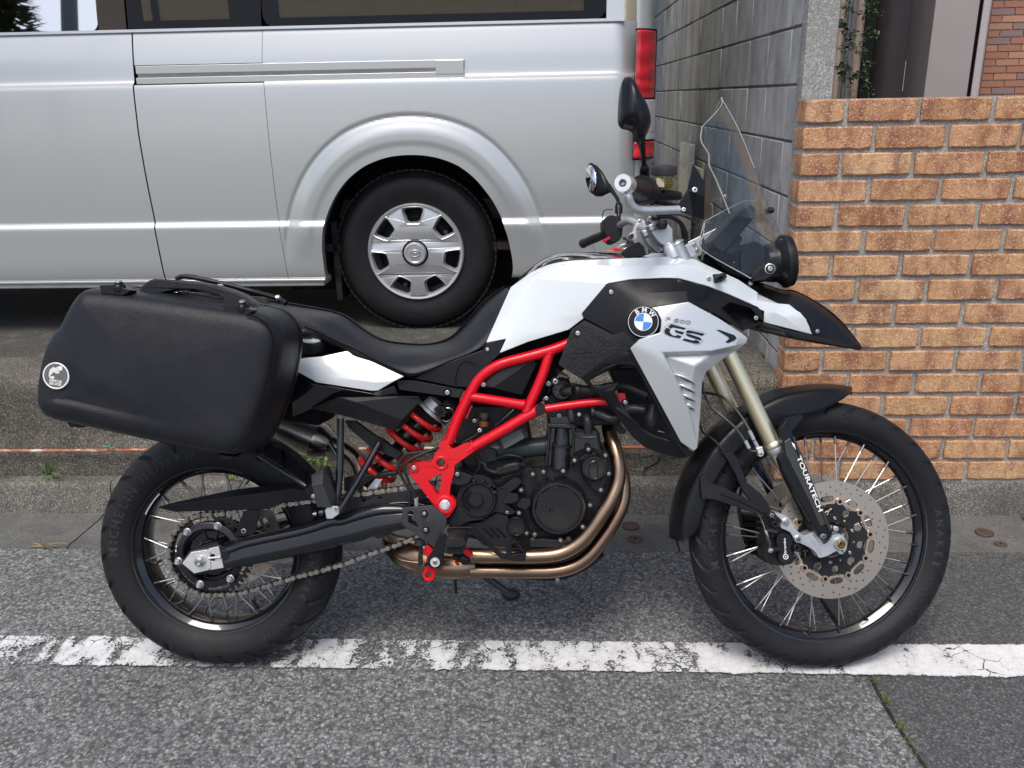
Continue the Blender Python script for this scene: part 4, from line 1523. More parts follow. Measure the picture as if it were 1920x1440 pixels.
    arc_text('DUNLOP', .268, -PI / 2 + .1, .95, .028, True)
    return w_


wc = onY(780.8, 484.4, YV + .03)
van_wheel(wc.x, YV + .035, 'rear_wheel')
fwh = van_wheel(wc.x - 2.57, YV + .035, 'front_wheel')


# ================================================================ the motorcycle
bike = empty('motorcycle', M=MB)
prop(bike, 'white and silver adventure motorcycle with red trellis frame leaning on its side stand', 'motorcycle')

_bolt = {}


def bolt(fr, k, u, v, w, rpx, parent, mat='bolt', name='bolt', washer=None, hexh=False, Pinv=None):
    p = pt(fr, k, u, v, w)
    r = mp(fr, k, u, v, w, rpx)
    key = (mat, washer, hexh)
    if key not in _bolt:
        if hexh:
            vs, fs = lathe_geo((0, 0, 0), [(1.25, -.4), (1.25, .1), (1.15, .2), (1.0, .2)], (0, 0, 1), 24)
            v2, f2 = lathe_geo((0, 0, 0), [(.98, .2), (.98, .75), (.85, .9), (.0001, .92)], (0, 0, 1), 6)
            vs, fs = join([(vs, fs), (v2, f2)])
            o = mesh(name, vs, fs, M[mat], parent, ang=30)
        else:
            a_ = lathe_geo((0, 0, 0), [(1.0, -.5), (1.0, .45), (.93, .62), (.80, .68), (.52, .68), (.50, .62)], (0, 0, 1), 20)
            b_ = lathe_geo((0, 0, 0), [(.50, .62), (.48, .15), (.0001, .12)], (0, 0, 1), 6)
            vs, fs = join([a_, b_])
            n1 = len(fs)
            mi = None
            if washer:
                c_ = lathe_geo((0, 0, 0), [(1.55, -.5), (1.55, -.05), (1.45, .05), (1.0, .05)], (0, 0, 1), 20)
                vs, fs = join([(vs, fs), c_])
            o = mesh(name, vs, fs, M[mat], parent, ang=30, recalc=True, mats=[M[washer]] if washer else None)
            if washer:
                for p_ in o.data.polygons:
                    c = p_.center
                    if math.hypot(c.x, c.y) > 1.02 and c.z < .3: p_.material_index = 1
        _bolt[key] = o.data
    else:
        o = link(name, _bolt[key], parent)
    z = fr.n; x = fr.ex - z * fr.ex.dot(z); x.normalize(); y = z.cross(x)
    R = Matrix((x, y, z)).transposed().to_4x4()
    o.matrix_local = (Pinv or Matrix.Identity(4)) @ (Matrix.Translation(p) @ R @ Matrix.Scale(r, 4))
    return o


def arc_text(name, s, r, mid, span, size, ysurf, mat, parent, inward=False, h=.0009, thick=.0):
    parts = []
    ws = []
    for ch in s: ws.append(.45 if ch in ' I1' else (1.15 if ch in 'MW' else .85))
    tot = sum(ws); acc = 0
    for ch, wd_ in zip(s, ws):
        f_ = (acc + wd_ / 2) / tot - .5
        acc += wd_
        if ch == ' ': continue
        an = math.radians(mid + (f_ if inward else -f_) * span)
        v, f = text_geo(ch, thick, 1.0, res=2)
        er = Vector((math.cos(an), 0, math.sin(an))); et = Vector((math.sin(an), 0, -math.cos(an)))
        if inward: er_, et_ = -er, -et
        else: er_, et_ = er, et
        out = []
        for p in v:
            rr_ = r + ((p.y - .35) * size / .7) * (-1 if inward else 1)
            out.append(er * r + et_ * (p.x * size / .7) + er_ * ((p.y - .35) * size / .7) + Vector((0, -ysurf(rr_) - h * (p.z * .5 + 1.0), 0)))
        parts.append((out, f))
    v, f = join(parts)
    o = mesh(name, v, f, mat, parent, ang=30)
    o['kind'] = 'stuff'
    return o


def tyre_mesh(name, prof, N, ns, parent, groove, hw):
    """prof: list of (r, y) from the far bead over the crown to the near bead"""
    P = catmull([Vector((r, y, 0)) for r, y in prof], 5)
    m_ = len(P); vs = []
    for i in range(ns):
        th = 2 * PI * i / ns
        c_, s_ = math.cos(th), math.sin(th)
        for p in P:
            r, y = p.x, p.y
            d = groove(th, y, r)
            # move towards the tube's middle
            vs.append(Vector(((r - d) * c_, y * (1 - d * 2), (r - d) * s_)))
    fs = [(i * m_ + j, i * m_ + j + 1, ((i + 1) % ns) * m_ + j + 1, ((i + 1) % ns) * m_ + j) for i in range(ns) for j in range(m_ - 1)]
    return mesh(name, vs, fs, M['rubber'], parent, ang=32)


def wheel(name, centre, R_, hw, lip, lipw, n_sp, prof, groove, ns, hub_r, hub_w):
    w_ = empty(name, bike, centre)
    tyre_mesh('tyre', prof, 0, ns, w_, groove, hw)
    L, W_ = lip, lipw
    rp = [(L - .002, W_), (L, W_ - .002), (L - .0015, W_ - .003), (L - .0165, W_ - .018), (L - .0195, W_ - .0195), (L - .0225, W_ - .023), (L - .0285, W_ - .026), (L - .0295, W_ - .028), (L - .0305, 0)]
    rp = rp + [(r, -y) for r, y in reversed(rp[:-1])]
    rp = rp + [(L - .012, -W_ + .002), (L - .018, 0), (L - .012, W_ - .002), rp[0]]
    lathe('rim', (0, 0, 0), rp, (0, 1, 0), M['gloss'], w_, seg=120, ang=50)
    lathe('hub', (0, 0, 0), [(.012, hub_w + .01), (hub_r * .6, hub_w + .008), (hub_r, hub_w), (hub_r, hub_w - .006), (hub_r * .62, hub_w - .014), (hub_r * .55, 0), (hub_r * .62, -hub_w + .014), (hub_r, -hub_w + .006), (hub_r, -hub_w), (hub_r * .6, -hub_w - .008), (.012, -hub_w - .01), (.012, hub_w + .01)], (0, 1, 0), M['gloss'], w_, seg=48)
    # four kinds of spoke share their meshes
    rr_ = L - .028
    tmpl = []
    for side in (1, -1):
        for lead in (1, -1):
            a1 = lead * math.radians(38 if lip > .25 else 44)
            A = Vector((hub_r * .93 * math.cos(a1), side * (hub_w - .002), hub_r * .93 * math.sin(a1)))
            B = Vector((rr_, side * (.012 if W_ < .04 else .026), 0))
            d = (B - A).normalized()
            s1 = tube_geo([A, B], .0019, seg=6)
            s2 = tube_geo([B - d * .016, B + d * .004], [.0036, .0036], seg=8)
            vs, fs = join([s1, s2])
            o = mesh('spoke', vs, fs, M['spoke'], w_, ang=40, recalc=True, mats=[M['spoke_d']])
            for p_ in o.data.polygons:
                if (p_.center - B).length < .0175: p_.material_index = 1
            tmpl.append(o)
    for i in range(n_sp):
        t_ = tmpl[(0, 3, 1, 2)[i % 4]]
        an = 2 * PI * i / n_sp + (.06 if i % 2 else -.06) * .4
        if i < 4: o = t_
        else: o = link('spoke', t_.data, w_)
        o.rotation_euler = (0, -an, 0)
    return w_


def mk_groove(hw, R0, N, lo, hi, slope, wdt, depth=.0045, zig=.0):
    def g(th, y, r):
        a_ = abs(y) / hw
        if a_ > hi or r < R0: return 0.0
        sgn = 1 if y > 0 else -1
        ph = (th * N / (2 * PI) + slope * a_ + (.5 if sgn > 0 else 0)) % 1.0
        d = 0.0
        if a_ > lo and ph < wdt: d = depth
        if d > 0 and a_ > lo: pass
        zz = .20 + .07 * (1 if ((th * N / (2 * PI)) % 1.0) < .5 else -1)
        if abs(a_ - zz) < .045: d = max(d, depth * .8)
        return d
    return g


fp = [(.268, .026), (.274, .031), (.283, .0375), (.295, .0435), (.308, .0455), (.320, .0445), (.3295, .0405), (.335, .0355), (.3405, .027), (.3455, .014), (.347, .006)]
fp = [(r, y) for r, y in fp]
fprof = fp + [(.3473, 0)] + [(r, -y) for r, y in reversed(fp)]
front_wheel = wheel('front_wheel', MF, .347, .0455, .283, .033, 40, fprof, mk_groove(.0455, .3175, 32, .25, 1.02, -1.1, .18, .008), 680, .045, .042)
rp_ = [(.215, .052), (.221, .058), (.230, .0655), (.243, .072), (.258, .0765), (.272, .0775), (.284, .0745), (.2925, .069), (.300, .060), (.308, .047), (.3145, .033), (.319, .017), (.3208, .007)]
rprof = rp_ + [(.3211, 0)] + [(r, -y) for r, y in reversed(rp_)]
rear_wheel = wheel('rear_wheel', Matrix.Translation((0, 0, .321)), .321, .0775, .231, .060, 40, rprof, mk_groove(.0775, .2765, 24, .28, 1.0, 1.0, .17, .009), 600, .062, .040)


def surf(prof):
    S_ = sorted([(r, -y) for r, y in prof if y < 0])
    def f(r):
        for (a_, va), (b_, vb) in zip(S_[:-1], S_[1:]):
            if r <= b_: return va + (vb - va) * max(0, (r - a_)) / (b_ - a_)
        return S_[-1][1]
    return f


fsf, rsf = surf(fprof), surf(rprof)
arc_text('sidewall_lettering', 'MICHELIN', .301, 174, 44, .021, fsf, M['rubber_lit'], front_wheel, thick=.03)
arc_text('sidewall_lettering', 'ANAKEE', .301, -2, 31, .017, fsf, M['rubber_lit'], front_wheel, thick=.02)
arc_text('sidewall_lettering', 'ADVENTURE', .299, -31, 25, .010, fsf, M['rubber_lit'], front_wheel)
arc_text('sidewall_lettering', '90/90-21', .300, 132, 22, .014, fsf, M['rubber_lit'], front_wheel, thick=.02)
arc_text('sidewall_lettering', 'MICHELIN', .303, 82, 9.5, .0075, fsf, M['rubber_lit'], front_wheel)
arc_text('sidewall_lettering', 'MICHELIN', .303, -88, 11, .007, fsf, M['rubber_lit'], front_wheel)
arc_text('sidewall_lettering', 'MICHELIN', .2600, 161, 45, .023, rsf, M['rubber_lit'], rear_wheel, thick=.03)
arc_text('sidewall_lettering', '150/70 R 17', .2610, 115, 36, .0165, rsf, M['rubber_lit'], rear_wheel, thick=.03)
arc_text('sidewall_lettering', 'ANAKEE', .2600, -14, 30, .015, rsf, M['rubber_lit'], rear_wheel, thick=.02)
arc_text('sidewall_lettering', 'ADVENTURE', .2600, -47, 30, .010, rsf, M['rubber_lit'], rear_wheel)
arc_text('sidewall_lettering', 'MADE IN THAILAND', .2560, -122, 17, .0055, rsf, M['rubber_lit'], rear_wheel)
# white maker's strip on the rear rim
def arc_strip(name, r0, r1, a0, a1, y, mat, parent, n=14):
    vs = []
    for i in range(n + 1):
        an = math.radians(a0 + (a1 - a0) * i / n)
        for r in (r0, r1): vs.append((r * math.cos(an), y + (r - r0) * .8, r * math.sin(an)))
    fs = [(2 * i, 2 * i + 1, 2 * i + 3, 2 * i + 2) for i in range(n)]
    return mesh(name, vs, fs, mat, parent, solid=.0006)
arc_strip('rim_sticker', .2060, .2115, 134, 153, -.0465, M['wh'], rear_wheel)
arc_strip('rim_sticker', .256, .262, -66, -62, -.0175, M['wh'], front_wheel, 4)

# ---------------------------------------------------------------- brake discs
def ring_pts(r, n, c=(0, 0), a0=0): return [Vector((c[0] + r * math.cos(a0 + 2 * PI * i / n), c[1] + r * math.sin(a0 + 2 * PI * i / n), 0)) for i in range(n)]


def disc(name, R_, y, nb, a0, parent, flip=1, carrier=True, rb=.101, rin=.092):
    """disc lies in its own xy plane, then is turned to face the side"""
    Mx = Matrix.Translation((0, y, 0)) @ Matrix.Rotation(PI / 2, 4, 'X')
    d = empty(name, parent, Mx)
    holes = [ring_pts(rin, 60)]
    for i in range(nb):
        an = a0 + PI / nb + 2 * PI * i / nb
        h_ = []
        s = R_ / .15
        for j in range(12):
            q = 2 * PI * j / 12
            rr_ = rb * 1.04 + .0085 * s * math.sin(q); tt = .0180 * s * (abs(math.cos(q)) ** .7) * (1 if math.cos(q) > 0 else -1)
            h_.append(Vector((rr_ * math.cos(an) - tt * math.sin(an), rr_ * math.sin(an) + tt * math.cos(an), 0)))
        holes.append(h_)
    ng = nb * 2
    for i in range(ng):
        for j, rr_ in enumerate((.785, .835, .895, .945)):
            an = a0 + 2 * PI * (i + j * .36) / ng
            if (i + j) % 4 == 3: continue
            holes.append(ring_pts(.0026, 7, (R_ * rr_ * math.cos(an), R_ * rr_ * math.sin(an))))
    vs, fs = plate_geo(ring_pts(R_, 96), (0, 0, 1), .005, holes)
    mesh('disc_ring', vs, fs, M['disc'], d, ang=30)
    if carrier:
        hs = [ring_pts(.046, 40)]
        out = []
        for i in range(nb * 6):
            an = a0 + 2 * PI * i / (nb * 6)
            e = math.cos(nb * (an - a0))
            out.append(Vector(((rin - .001 + .007 * e) * math.cos(an), (rin - .001 + .007 * e) * math.sin(an), 0)))
        for i in range(nb):
            an = a0 + PI / nb + 2 * PI * i / nb
            hs.append(ring_pts(.0100 if i % 2 else .0120, 10, (.0755 * math.cos(an), .0755 * math.sin(an))))
        for i in range(6):
            an = a0 + .3 + 2 * PI * i / 6
            tri = []
            for j in range(3):
                q = an + 2 * PI * j / 3
                tri.append(Vector((.0585 * math.cos(an + .52) + .007 * math.cos(q), .0585 * math.sin(an + .52) + .007 * math.sin(q), 0)))
            hs.append(tri)
        vs, fs = plate_geo(out, (0, 0, 1), .006, hs)
        vs = [v + Vector((0, 0, .002)) for v in vs]
        mesh('disc_carrier', vs, fs, M['engine'], d, bev=.0008)
        for i in range(nb):
            an = a0 + 2 * PI * i / nb
            c_ = (rb * .985 * math.cos(an), rb * .985 * math.sin(an), 0)
            o = lathe('bobbin', c_, [(.0098, -.006), (.0098, .003), (.0085, .0052), (.0050, .0052), (.0045, .001), (.0001, .001)], (0, 0, 1), M['bobbin'], d, seg=18)
            lathe('bobbin', c_, [(.0044, .0022), (.0001, .0024)], (0, 0, 1), M['deep'], d, seg=10).name = 'bobbin_bore'
        for i in range(6):
            an = a0 + .3 + 2 * PI * i / 6
            lathe('disc_bolt', (.056 * math.cos(an), .056 * math.sin(an), 0), [(.005, 0), (.005, .006), (.0035, .0075), (.0025, .005), (.0001, .005)], (0, 0, 1), M['bolt'], d, seg=12)
    return d


disc('brake_disc', .150, -.068, 10, math.radians(7), front_wheel)
disc('brake_disc', .150, .062, 10, math.radians(7), front_wheel)
disc('brake_disc', .1325, .075, 8, 0, rear_wheel, carrier=False, rb=.098, rin=.088)
# big open hub centre seen inside the front disc carrier
lathe('hub_cover', (0, -.044, 0), [(.044, 0), (.044, .012), (.038, .020), (.024, .020), (.022, .034), (.0001, .034)], (0, -1, 0), M['engine_g'], front_wheel, seg=40)
for i in range(5):
    an = 2 * PI * i / 5 + .4
    lathe('hub_bolt', (.033 * math.cos(an), -.064, .033 * math.sin(an)), [(.0045, 0), (.0045, .004), (.0001, .004)], (0, -1, 0), M['bolt'], front_wheel, seg=10)
# cush drive carrier, sprocket
WS = .088       # chain line
lathe('sprocket_carrier', (0, -.050, 0), [(.074, 0), (.074, .024), (.070, .030), (.062, .030), (.058, .024), (.040, .024), (.036, .034), (.0001, .034)], (0, -1, 0), M['gloss'], rear_wheel, seg=48)
for i in range(10):
    an = 2 * PI * i / 10
    Mr = Matrix.Rotation(-an, 3, 'Y')
    box('carrier_rib', Mr @ Vector((.048, -.078, 0)), .026, .006, .003, M['gloss'], rear_wheel, Mr)
nt = 42; RP = .1062
out = []
for i in range(nt):
    for f_, r in ((-.30, RP - .006), (-.16, RP + .001), (-.06, RP + .0055), (.06, RP + .0055), (.16, RP + .001), (.30, RP - .006)):
        an = 2 * PI * (i + f_) / nt; out.append(Vector((r * math.cos(an), 0, r * math.sin(an))))
ba = [math.radians(a) for a in (62, 116, 190, 262, 322)]
ba = [math.radians(11 + 60 * i) for i in range(6)]
holes = [[Vector((.066 * math.cos(2 * PI * i / 40), 0, .066 * math.sin(2 * PI * i / 40))) for i in range(40)]]
for b_ in ba:
    h_ = []
    a0, a1 = b_ + .20, b_ + 2 * PI / 6 - .20
    for i in range(8): an = a0 + (a1 - a0) * i / 7; h_.append(Vector((.096 * math.cos(an), 0, .096 * math.sin(an))))
    for i in range(8): an = a1 - (a1 - a0) * i / 7; h_.append(Vector((.087 * math.cos(an), 0, .087 * math.sin(an))))
    holes.append(h_)
vs, fs = plate_geo(out, (0, -1, 0), .007, holes)
vs = [v + Vector((0, -WS + .0035, 0)) for v in vs]
mesh('sprocket', vs, fs, M['engine_g'], rear_wheel, bev=.0008)
lathe('sprocket_rim', (0, -WS, 0), [(.086, .002), (.086, .007), (.080, .010), (.070, .010), (.066, .007), (.066, .002)], (0, -1, 0), M['engine_g'], rear_wheel, seg=56)
for b_ in ba:
    c_ = (.081 * math.cos(b_), -WS - .006, .081 * math.sin(b_))
    lathe('sprocket_nut', c_, [(.0105, 0), (.0105, .004), (.009, .005)], (0, -1, 0), M['bolt'], rear_wheel, seg=20)
    lathe('sprocket_nut', c_, [(.0078, .004), (.0078, .011), (.0065, .0125), (.0045, .0125), (.0045, .018), (.0001, .018)], (0, -1, 0), M['alu'], rear_wheel, seg=6)
# valve stems
for wh_, r, a_ in ((rear_wheel, .198, -63), (front_wheel, .25, 112)):
    an = math.radians(a_)
    tube('valve', [(r * math.cos(an), 0, r * math.sin(an)), ((r - .03) * math.cos(an), -.004, (r - .03) * math.sin(an))], [.004, .0045], M['hose'], wh_, seg=8)

# ---------------------------------------------------------------- chain: every link of its own
def chain_path():
    ax = Vector((0, 0, .321))
    low = [(1640, 738), (1480, 790), (1300, 835), (1150, 885), (1000, 925), (880, 955)]
    pts = []
    # lower run from the gearbox to the sprocket (sagging), as read
    for u, v in ((970, 1030), (800, 1097), (600, 1165), (400, 1240), (200, 1300), (0, 1350)):
        p = pt(FB, E8, u, v, WS); pts.append((p.x, p.z))
    for u, v in ((1000, 925), (880, 958)):
        p = pt(FB, K1, u, v, WS); pts.append((p.x, p.z))
    front = pt(FB, K4, 565, 880, WS)
    pts = [(front.x - .01, front.z - .047), (front.x - .06, front.z - .060)] + pts
    # tangent on to the sprocket
    a0, a1 = math.radians(-84), math.radians(-279)
    n = 40
    for i in range(n + 1):
        an = a0 + (a1 - a0) * i / n
        pts.append((ax.x + RP * math.cos(an), ax.z + RP * math.sin(an)))
    pts += [(front.x - .05, front.z + .044), (front.x, front.z + .043)]
    for i in range(1, 9):
        an = PI / 2 - PI * i / 9
        pts.append((front.x + .043 * math.cos(an), front.z + .043 * math.sin(an)))
    return [Vector((x, z, 0)) for x, z in pts]


cp = chain_path()
dense = []
for a_, b_ in zip(cp, cp[1:] + cp[:1]):
    n = max(2, int((b_ - a_).length / .001))
    for i in range(n): dense.append(a_.lerp(b_, i / n))
chain = empty('chain', bike)
L_, acc, last = .0159, 0, dense[0]
joints = [dense[0]]
for p in dense[1:]:
    if (p - joints[-1]).length >= L_: joints.append(p)
def link_mesh(kind):
    y = .0072 if kind else .0094
    out = []
    for i in range(22):
        an = 2 * PI * i / 22
        c = 1 if math.cos(an) > 0 else -1
        waist = .0068
        out.append(Vector((c * .0079 + .0068 * math.cos(an), 0, .0068 * math.sin(an))))
    # waist
    top = [v for v in out]
    ol = []
    for s in (1, -1):
        arc = [Vector((s * .0079 + .0060 * math.cos(a_), 0, .0060 * math.sin(a_))) for a_ in [(-PI * .62 + PI * 1.24 * i / 9) if s > 0 else (PI * .38 + PI * 1.24 * i / 9) for i in range(10)]]
        ol += arc
        ol.append(Vector((0, 0, .0034 * s)))
    parts = []
    for s in (1, -1):
        v, f = plate_geo(ol, (0, -1, 0), .0016)
        parts.append(([p + Vector((0, s * y + .0008, 0)) for p in v], f))
    if kind:
        for s in (1, -1):
            v, f = lathe_geo((s * .0079, -.0065, 0), [(.0050, 0), (.0050, .013)], (0, 1, 0), 10); parts.append((v, f))
    else:
        for s in (1, -1):
            v, f = lathe_geo((s * .0079, -.0118, 0), [(.0001, -.0004), (.0024, 0), (.0026, .0006), (.0026, .0235), (.0001, .0236)], (0, 1, 0), 10); parts.append((v, f))
            v, f = lathe_geo((s * .0079, -.0108, 0), [(.0038, 0), (.0038, .0008)], (0, 1, 0), 10); parts.append((v, f))
    v, f = join(parts)
    o = mesh('link', v, f, M['chain_d'] if kind else M['chain'], chain, ang=30)
    return o
tm = [link_mesh(0), link_mesh(1)]
nJ = len(joints) // 2 * 2
for i in range(nJ):
    a_, b_ = joints[i], joints[(i + 1) % nJ]
    if (b_ - a_).length > .03: continue
    o = tm[i % 2] if i < 2 else link('link', tm[i % 2].data, chain)
    c_ = (a_ + b_) / 2; d = b_ - a_
    o.location = (c_.x, -WS, c_.y)
    o.rotation_euler = (0, -math.atan2(d.y, d.x), 0)


# ---------------------------------------------------------------- red frame
frame = empty('frame', bike)
WF = .135
red = M['red']
ptube('frame_tube', FB, E5, [(1420, -10, WF), (1330, 32, WF), (1180, 92, WF), (900, 172, WF), (640, 240, WF), (470, 318, WF), (345, 425, WF), (262, 560, WF), (190, 700, WF), (105, 880, WF), (35, 1060, WF), (0, 1140, WF)], 60, red, frame, n=5, seg=20)
ptube('frame_tube', FB, E5, [(235, 620, WF), (860, 716, WF)], 55, red, frame, seg=20)
ptube('frame_tube', FB, E5, [(1148, 120, WF), (1055, 400, WF), (922, 700, WF), (880, 800, WF)], 56, red, frame, seg=20)
ptube('frame_tube', FB, E5, [(1050, 755, WF), (870, 850, WF), (600, 1010, WF), (300, 1180, WF), (210, 1235, WF)], 60, red, frame, seg=20)
ptube('frame_tube', FB, E6, [(-10, 765, WF), (300, 718, WF), (600, 682, WF), (790, 680, WF + .01)], 46, red, frame, seg=18)
plate('frame_bracket', FB, E6, [(800, 580), (910, 585), (925, 640), (900, 700), (850, 690), (790, 640)], .12, .006, red, frame)
bolt(FB, E6, 912, 688, .125, 26, frame, washer='engine')
# weld beads
for (u, v, r_, du, dv) in ((250, 605, 56, 1, .15), (850, 712, 56, 1, .15), (1150, 125, 58, .3, -1), (905, 760, 56, .4, -1), (285, 1170, 60, -.86, .5)):
    a_ = pt(FB, E5, u - du * 9, v - dv * 9, WF); b_ = pt(FB, E5, u + du * 9, v + dv * 9, WF)
    tube('weld', [a_, b_], [mp(FB, E5, u, v, WF, r_ + 5)] * 2, red, frame, seg=20)
cap = pt(FB, E5, 1038, 762, WF)
lathe('frame_plug', cap, [(mp(FB, E5, 1038, 762, WF, 58), -.02), (mp(FB, E5, 1038, 762, WF, 58), .018), (mp(FB, E5, 1038, 762, WF, 52), .0205), (.0001, .021)], FB.n, M['plastic'], frame, seg=32)
# cast pivot plate
out = [(408, 560), (436, 596), (455, 604), (520, 575), (575, 590), (560, 622), (470, 688), (458, 705), (456, 735), (438, 800), (430, 862), (450, 880), (464, 905), (462, 935), (445, 962), (412, 992), (372, 962), (300, 870), (222, 770), (203, 735), (200, 705), (212, 686), (235, 678), (320, 674), (342, 645), (372, 575)]
tri = [(379, 747), (313, 782), (322, 805), (357, 857), (370, 850), (384, 765)]
plate('pivot_plate', FB, K4, out, WF + .012, .024, red, frame, holes=[circ(381, 684, 24), tri], bev=.004, seg=3, rnd=3)
def ringl(name, fr, k, u, v, w, r0, r1, h, mat, par, seg=36):
    a_, b_ = mp(fr, k, u, v, w, r0), mp(fr, k, u, v, w, r1)
    return lathe(name, pt(fr, k, u, v, w), [(a_, -.01), (a_, h * .7), (a_ + (b_ - a_) * .3, h), (b_ - (b_ - a_) * .3, h), (b_, h * .7), (b_, -.01)], fr.n, mat, par, seg=seg)
ringl('pivot_ring', FB, K4, 381, 684, WF + .012, 25, 40, .004, red, frame)
ringl('pivot_ring', FB, K4, 404, 920, WF + .012, 30, 54, .005, red, frame)
ringl('pivot_ring', FB, K4, 230, 711, WF + .012, 18, 28, .004, red, frame)
bolt(FB, K4, 402, 920, WF + .014, 25, frame, 'alu_w', hexh=True)
bolt(FB, K4, 230, 711, WF + .014, 15, frame)
plate('frame_tab', FB, E5, [(262, 705), (280, 720), (212, 872), (190, 870), (205, 830)], WF - .005, .004, red, frame)
# far side rails, so that the frame has two sides
for rows in ([(1420, -10), (1180, 92), (900, 172), (640, 240), (470, 318), (345, 425), (262, 560), (190, 700), (105, 880), (0, 1140)], [(1050, 755), (600, 1010), (210, 1235)]):
    P = [mir(pt(FB, E5, u, v, WF)) for u, v in rows]
    tube('far_frame_tube', P, .0135, red, frame, seg=12)

# ---------------------------------------------------------------- dark inner mass (airbox, battery, far side of the engine)
blk = M['deep']
inner = empty('inner_structure', bike)
def slabp(name, k, pts, w, t, mat=None, par=None, **kk):
    return plate(name, FB, k, pts, w, t, mat or blk, par or inner, **kk)
slabp('airbox', KP, [(930, 640), (1080, 600), (1120, 640), (1050, 700), (1010, 760), (930, 765), (880, 740), (850, 720), (870, 680)], .095, .19, bev=.01)
slabp('rear_subframe_core', KP, [(560, 620), (700, 660), (800, 690), (860, 720), (850, 790), (800, 800), (740, 760), (700, 740), (600, 720), (560, 700)], .06, .12, bev=.01)
slabp('throttle_body', KP, [(850, 760), (985, 760), (1000, 850), (960, 880), (880, 900), (855, 850)], .06, .10, M['engine'], bev=.008)
slabp('radiator', KP, [(1140, 690), (1225, 690), (1285, 830), (1250, 840), (1190, 800)], -.02, .12, M['engine'], bev=.006)

# ---------------------------------------------------------------- swingarm
sw = empty('swingarm', bike)
top = [(K1, 745, 655), (K1, 820, 650), (K1, 900, 615), (K1, 1000, 590), (K1, 1150, 558), (K1, 1300, 520), (K1, 1450, 465), (E8, 350, 830), (E8, 500, 775), (E8, 640, 742), (E8, 760, 735), (E8, 900, 745), (E8, 1100, 800)]
bot = [(K1, 760, 838), (K1, 820, 812), (K1, 900, 795), (K1, 1000, 775), (K1, 1150, 745), (K1, 1300, 715), (K1, 1450, 682), (E8, 350, 1092), (E8, 500, 1062), (E8, 640, 1020), (E8, 760, 990), (E8, 900, 955), (E8, 1100, 950)]
rows = [[] for _ in range(9)]
shape = [(-.00, .092), (.03, .112), (.16, .122), (.30, .1245), (.37, .1195), (.43, .1205), (.72, .125), (.96, .118), (1.0, .085)]
for a_, b_ in zip(top, bot):
    x0, y0 = at(*a_); x1, y1 = at(*b_)
    for r_, (f_, w_) in zip(rows, shape):
        r_.append(FB.p(x0 + (x1 - x0) * f_, y0 + (y1 - y0) * f_, w_))
vs, fs = loft_geo(rows, 3, 4)
mesh('main_beam', vs, fs, M['arm'], sw, ang=45, solid=.03)
# pressed end of the beam round the axle
plate('axle_frame', FB, K1, [(520, 770), (572, 695), (740, 648), (815, 690), (822, 765), (790, 822), (600, 848), (530, 800)], .124, .03, M['arm'], sw, bev=.004)
plate('axle_block', FB, K1, [(527, 775), (580, 705), (680, 688), (700, 700), (704, 800), (690, 815), (600, 835)], .134, .014, M['alu_w'], sw, bev=.002)
plate('adjuster_plate', FB, K1, [(690, 682), (752, 668), (783, 802), (695, 816)], .130, .010, M['alu_w'], sw, holes=[circ(716, 738, 17, 12, 22)], bev=.0015)
c_ = pt(FB, K1, 640, 760, .134)
lathe('axle_washer', c_, [(.0155, 0), (.0155, .002), (.010, .002)], FB.n, M['alu'], sw, seg=32)
lathe('axle_nut', c_, [(.0128, .001), (.0128, .009), (.010, .011), (.0085, .011)], FB.n, M['steel'], sw, seg=6)
lathe('axle_end', c_, [(.0082, .008), (.0082, .018), (.0070, .0195), (.0055, .0195), (.005, .008), (.0001, .008)], FB.n, M['steel'], sw, seg=24)
ptube('adjuster_screw', FB, K1, [(690, 742, .136), (765, 735, .136)], 8, M['steel'], sw, seg=8)
# far beam of the swingarm
P = [mir(FB.p(*[(p + q) / 2 for p, q in zip(at(*a_), at(*b_))], .105)) for a_, b_ in zip(top, bot)]
tube('far_beam', P, .026, M['arm'], sw, seg=10)
# chain slider with slots
plate('chain_slider', FB, E8, [(330, 700), (620, 680), (900, 640), (1060, 620), (1080, 700), (900, 730), (640, 742), (420, 800), (330, 840)], .100, .012, M['hose'], sw, holes=[circ(548, 714, 20, 12, 16), circ(685, 690, 17, 12, 14)], bev=.002)
# chain guard: a folded sheet
V = [(383, 424, .108), (470, 400, .110), (830, 322, .112), (1000, 300, .112), (1220, 276, .112), (1310, 300, .112), (462, 418, .124), (490, 458, .124), (1060, 441, .124), (1150, 400, .122), (1310, 388, .120), (1335, 350, .116), (840, 365, .124), (1215, 315, .124), (383, 432, .114)]
facets('chain_guard', FB, K1, V, [(0, 1, 6, 14), (1, 2, 12, 6), (2, 3, 12), (3, 4, 13, 12), (4, 5, 11, 13), (6, 12, 7), (12, 8, 7), (12, 13, 9, 8), (13, 11, 10, 9), (14, 6, 7)], M['plastic_s'], sw, t=.003, bev=.0015)
plate('guard_bracket', FB, K1, [(905, 452), (1005, 447), (1000, 490), (975, 590), (960, 600), (845, 612), (880, 520)], .116, .004, M['plastic'], sw)
bolt(FB, K1, 909, 573, .117, 17, sw)

# ---------------------------------------------------------------- rear footpeg hanger (black tubes) and folded peg
rk = empty('passenger_peg', bike)
blkp = M['gloss']
ptube('hanger_tube', FB, E8, [(352, 20, .13), (352, 200, .135), (350, 400, .14), (335, 620, .15), (330, 780, .15)], 31, blkp, rk, seg=14)
ptube('hanger_tube', FB, E8, [(680, 225, .10), (520, 510, .13), (345, 800, .15)], 30, blkp, rk, seg=14)
ptube('hanger_tube', FB, K1, [(1000, 110, .12), (1140, 200, .14), (1290, 300, .15)], 17, blkp, rk, seg=12)
ptube('hanger_tube', FB, E8, [(260, 220, .06), (330, 330, .10)], 14, blkp, rk, seg=8)
